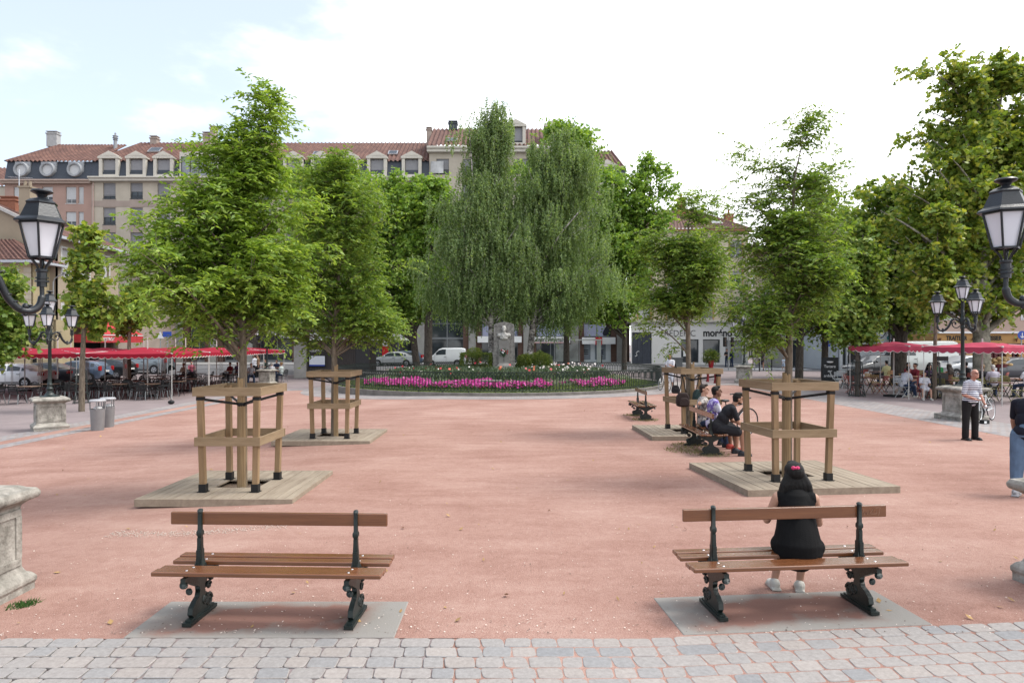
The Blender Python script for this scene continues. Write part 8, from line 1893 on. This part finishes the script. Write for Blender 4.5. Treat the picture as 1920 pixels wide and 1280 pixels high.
# chalkboard, traffic lights, bollards, signs, corsets
g = G(1556, 723); t = thing('chalkboard', 'black cafe chalkboard with white handwriting beside the seated person in black', 'chalkboard', (g.x, g.y, 0), -.1); mb = MB(); mb.bx(-.40, .40, -.02, .02, .08, 1.5); mb.build('board', M('chalk_black', (.016, .018, .020), .7, .3, 5), t); mb = MB(); mb.bx(-.44, -.40, -.03, .03, 0, 1.53); mb.bx(.40, .44, -.03, .03, 0, 1.53); mb.bx(-.40, .40, -.03, .03, 1.5, 1.53); mb.build('frame', black_paint, t)
text('Tartare', -.32, -.025, .98, .20, letter_white, t, depth=.002, rz=.0); text('sur', -.12, -.025, .74, .18, letter_white, t, depth=.002); text('ardoise', -.32, -.025, .48, .20, letter_white, t, depth=.002); mb = MB(); mb.lathe([(.03, 0), (.16, .04), (.17, .10), (.15, .10)], (0, -.026, 1.22), 10); mb.build('cup_drawing', letter_white, t)
def post(name, label, cat, px, py, h, group=None, r=.04, d=None, mat=None):
    g = G(px, py); t = thing(name, label, cat, (g.x, g.y, g.z), 0, group); mb = MB(); mb.tube([(0, 0, 0), (0, 0, h)], r, 8); mb.build('pole', mat or grey_metal, t); return t
def lights(label, px, py, h, on):
    t = post('traffic_light', label, 'traffic light', px, py, h, 'traffic lights at the crossing', .06)
    for dx, rzz in ((-.32, .3), (.30, -.3)):
        mb = MB(); R_ = Matrix.Rotation(rzz, 3, 'Z'); mb.box((dx, -.05, h - .45), (.26, .22, .82), M=R_); hsg = mb.build('housing', black_paint, t, bevel=.03); mb = MB()
        for k in range(3): mb.ell((dx, -.17, h - .18 - k * .26), (.085, .02, .085), 10, 6)
        mb.build('lens', M('signal_lens_dark', (.05, .03, .02), .3, .4, 3), hsg)
    return t
lights('traffic light with two heads before the white shop shutter', 1366, 694, 2.85, 0); lights('traffic light near the crossing with a green lens showing', 1425, 695, 2.3, 1)
post('sign_post', 'grey sign post beyond the lamp standard by the crossing', 'sign post', 1415, 695, 3.6, None, .05)
for i, (px, py, lab) in enumerate(((1447, 695, 'dark bollard in front of the walking woman'), (1412, 685, 'dark bollard beside the grey sign post'), (1424, 696, 'dark bollard under the small traffic light'), (1515, 688, 'dark rail post beside the street tree trunk'), (1528, 688, 'dark rail post facing the crimson shop board'))):
    t = post('bollard', lab, 'bollard', px, py, 1.05, 'dark metal bollards', .05, mat=black_paint); mb = MB(); mb.ell((0, 0, 1.07), (.065, .065, .05), 8, 6); mb.build('cap', steel, t)
def sign(label, px, py, h, plates, group='street signs'):
    t = post('street_sign', label, 'sign', px, py, h, group)
    for (z, wd, ht, m, kind) in plates:
        mb = MB()
        if kind == 'tri': mb.prism([(-wd / 2, z - ht / 2), (wd / 2, z - ht / 2), (0, z + ht / 2)], -.07, -.05, 'y')
        elif kind == 'disc': mb.lathe([(0, 0), (wd / 2, 0), (wd / 2, .02), (0, .02)], (0, -.05, z), 18, M=Matrix.Rotation(PI / 2, 3, 'X'))
        else: mb.bx(-wd / 2, wd / 2, -.07, -.05, z - ht / 2, z + ht / 2)
        mb.build('plate', m, t)
    return t
sblue = M('sign_blue', (.02, .06, .32), .4, .05); swh = M('sign_face_white', (.6, .6, .6), .5, .05)
t = sign('pair of blue and white square signs on one post by the street tree', 1551, 700, 3.0, [(2.78, .46, .5, swh, 'sq'), (2.25, .42, .42, sblue, 'sq')]); mb = MB(); mb.bx(-.15, .15, -.08, -.07, 2.66, 2.92); mb.build('pictogram', sblue, t)
t = sign('round blue sign with a white arrow at the frame edge by the orange shop', 1915, 705, 3.0, [(2.85, .6, .6, sblue, 'disc')]); mb = MB(); mb.bar((-.0, -.09, 2.68), (0, -.09, 3.02), .05, .01, (0, 1, 0)); mb.bar((-.12, -.09, 2.78), (0, -.09, 2.66), .05, .01, (0, 1, 0)); mb.bar((.12, -.09, 2.78), (0, -.09, 2.66), .05, .01, (0, 1, 0)); mb.build('arrow', letter_white, t)
sign('triangular warning sign seen over the red parasols', 301, 703, 3.55, [(3.2, .6, .55, swh, 'tri')]); t = sign('blue direction sign beside the triangular warning sign', 314, 703, 3.5, [(3.25, .7, .42, sblue, 'sq')])
g = G(100, 720); t = thing('tall_street_lamp', 'slim grey street lantern on a curved arm before the beige house', 'street lamp', (X(100, 56), 56, -.2)); mb = MB(); mb.tube([(0, 0, 0), (0, 0, 7.4), (.1, 0, 7.7), (.5, 0, 7.95), (1.1, 0, 8.15)], [.09, .06, .05, .045, .04], 8); mb.build('pole', grey_metal, t, smooth=60); mb = MB(); mb.ell((1.45, 0, 8.22), (.42, .16, .07), 12, 6, M=Matrix.Rotation(-.18, 3, 'Y')); mb.build('lamp_head', M('lamp_head_grey', (.42, .43, .44), .4, .05), t, smooth=180)
def corset(label, px, py):
    g = G(px, py); t = thing('tree_corset', label, 'tree guard', (g.x, g.y, g.z), 0, 'iron tree corsets'); mb = MB()
    for k in range(10): a = 2 * PI * k / 10; mb.tube([(.34 * math.cos(a), .34 * math.sin(a), 0), (.25 * math.cos(a), .25 * math.sin(a), .4), (.20 * math.cos(a), .20 * math.sin(a), 1.5)], .014, 4)
    for z, r_ in ((.05, .335), (.5, .245), (1.0, .225), (1.48, .205)): mb.tube([(r_ * math.cos(a), r_ * math.sin(a), z) for a in np.linspace(0, 2 * PI, 17)[:-1]], .016, 4, closed=True)
    mb.build('bars', iron_green, t); return t
corset('green iron corset round the thin young plane among the black chairs', 153, 756); corset('green iron corset round the slender tree near the chalkboard', 1607, 743); corset('green iron corset round the bare stem between the pink parasols', 1752, 747)
def menu(label, px, py, rz):
    g = G(px, py); t = thing('menu_stand', label, 'menu stand', (g.x, g.y, g.z), rz, 'menu stands'); mb = MB()
    for s in (-1, 1): mb.tube([(s * .26, -.12, 0), (s * .26, -.12, 1.75)], .016, 5); mb.tube([(s * .26, -.28, .03), (s * .26, .10, .03)], .016, 5)
    mb.build('frame', black_paint, t); mb = MB(); mb.bx(-.26, .26, -.135, -.11, 1.55, 1.74); mb.build('board', sign_black, t); mb = MB(); mb.bx(-.26, .26, -.135, -.11, .55, 1.05); mb.build('board', sign_black, t); return t
menu('tall dark menu stand by the tree in the iron corset', 1600, 738, -.2); menu('tall dark menu stand beside the bare stem', 1763, 745, .15)
# red planter palm before the white shop, grey litter box, low parasol ballast
g = G(1333, 690); t = thing('potted_plant', 'feathery green plant in a tapered red planter before the white shop', 'potted plant', (g.x, g.y, 0)); mb = MB(); mb.lathe([(.18, 0), (.30, .72), (.32, .72), (.28, .68)], seg=14); mb.build('pot', M('red_planter', (.40, .02, .03), .35, .1), t, smooth=40)
gg = np.random.default_rng(4); nn = 900; u = nrmz(gg.normal(size=(nn, 3)) + np.array([0, 0, .5])); P = u * gg.uniform(.2, 1.0, nn)[:, None] * np.array([.7, .55, .6]) + np.array([0, 0, .98]); V, kk = leaf_quads(P, u, gg.normal(size=(nn, 3)), gg.uniform(.2, .4, nn), gg.uniform(.04, .07, nn), .4); np_mesh('fronds', V, None, leaf_bush, t, k=kk)
g = G(1266, 700); t = thing('planter_box', 'grey square planter box standing by the person in white', 'planter', (g.x, g.y, 0)); mb = MB(); mb.bx(-.45, .45, -.45, .45, 0, 1.15); mb.bx(-.5, .5, -.5, .5, 1.15, 1.22); mb.build('box', M('box_grey', (.10, .11, .115), .6, .1), t, bevel=.02)
g = G(321, 757); t = thing('ballast_weight', 'small black ballast weight lying on the path by the corner parasol', 'weight', (g.x, g.y, g.z)); mb = MB(); mb.ell((0, 0, .08), (.15, .12, .09), 10, 7); mb.tube([(-.06, 0, .13), (0, 0, .22), (.06, 0, .13)], .012, 4); mb.build('sandbag', black_paint, t)
g = G(1770, 786); t = thing('stone_block', 'low stone block lying against the lamp pedestal behind the old man', 'stone', (g.x + .1, g.y + .3, .08)); mb = MB(); mb.box((0, 0, 0), (.32, .25, .16)); mb.build('block', stone_old, t, bevel=.02)
g = G(1846, 794); t = thing('shoe_box', 'small dark carton on the paving beside the bicycle wheel', 'box', (g.x, g.y, .05), .2); mb = MB(); mb.bx(-.10, .10, -.07, .07, -.05, .06); mb.build('carton', black_paint, t); mb = MB(); mb.bx(-.08, -.0, -.074, -.07, -.03, .03); mb.build('carton_label', sign_white, t)
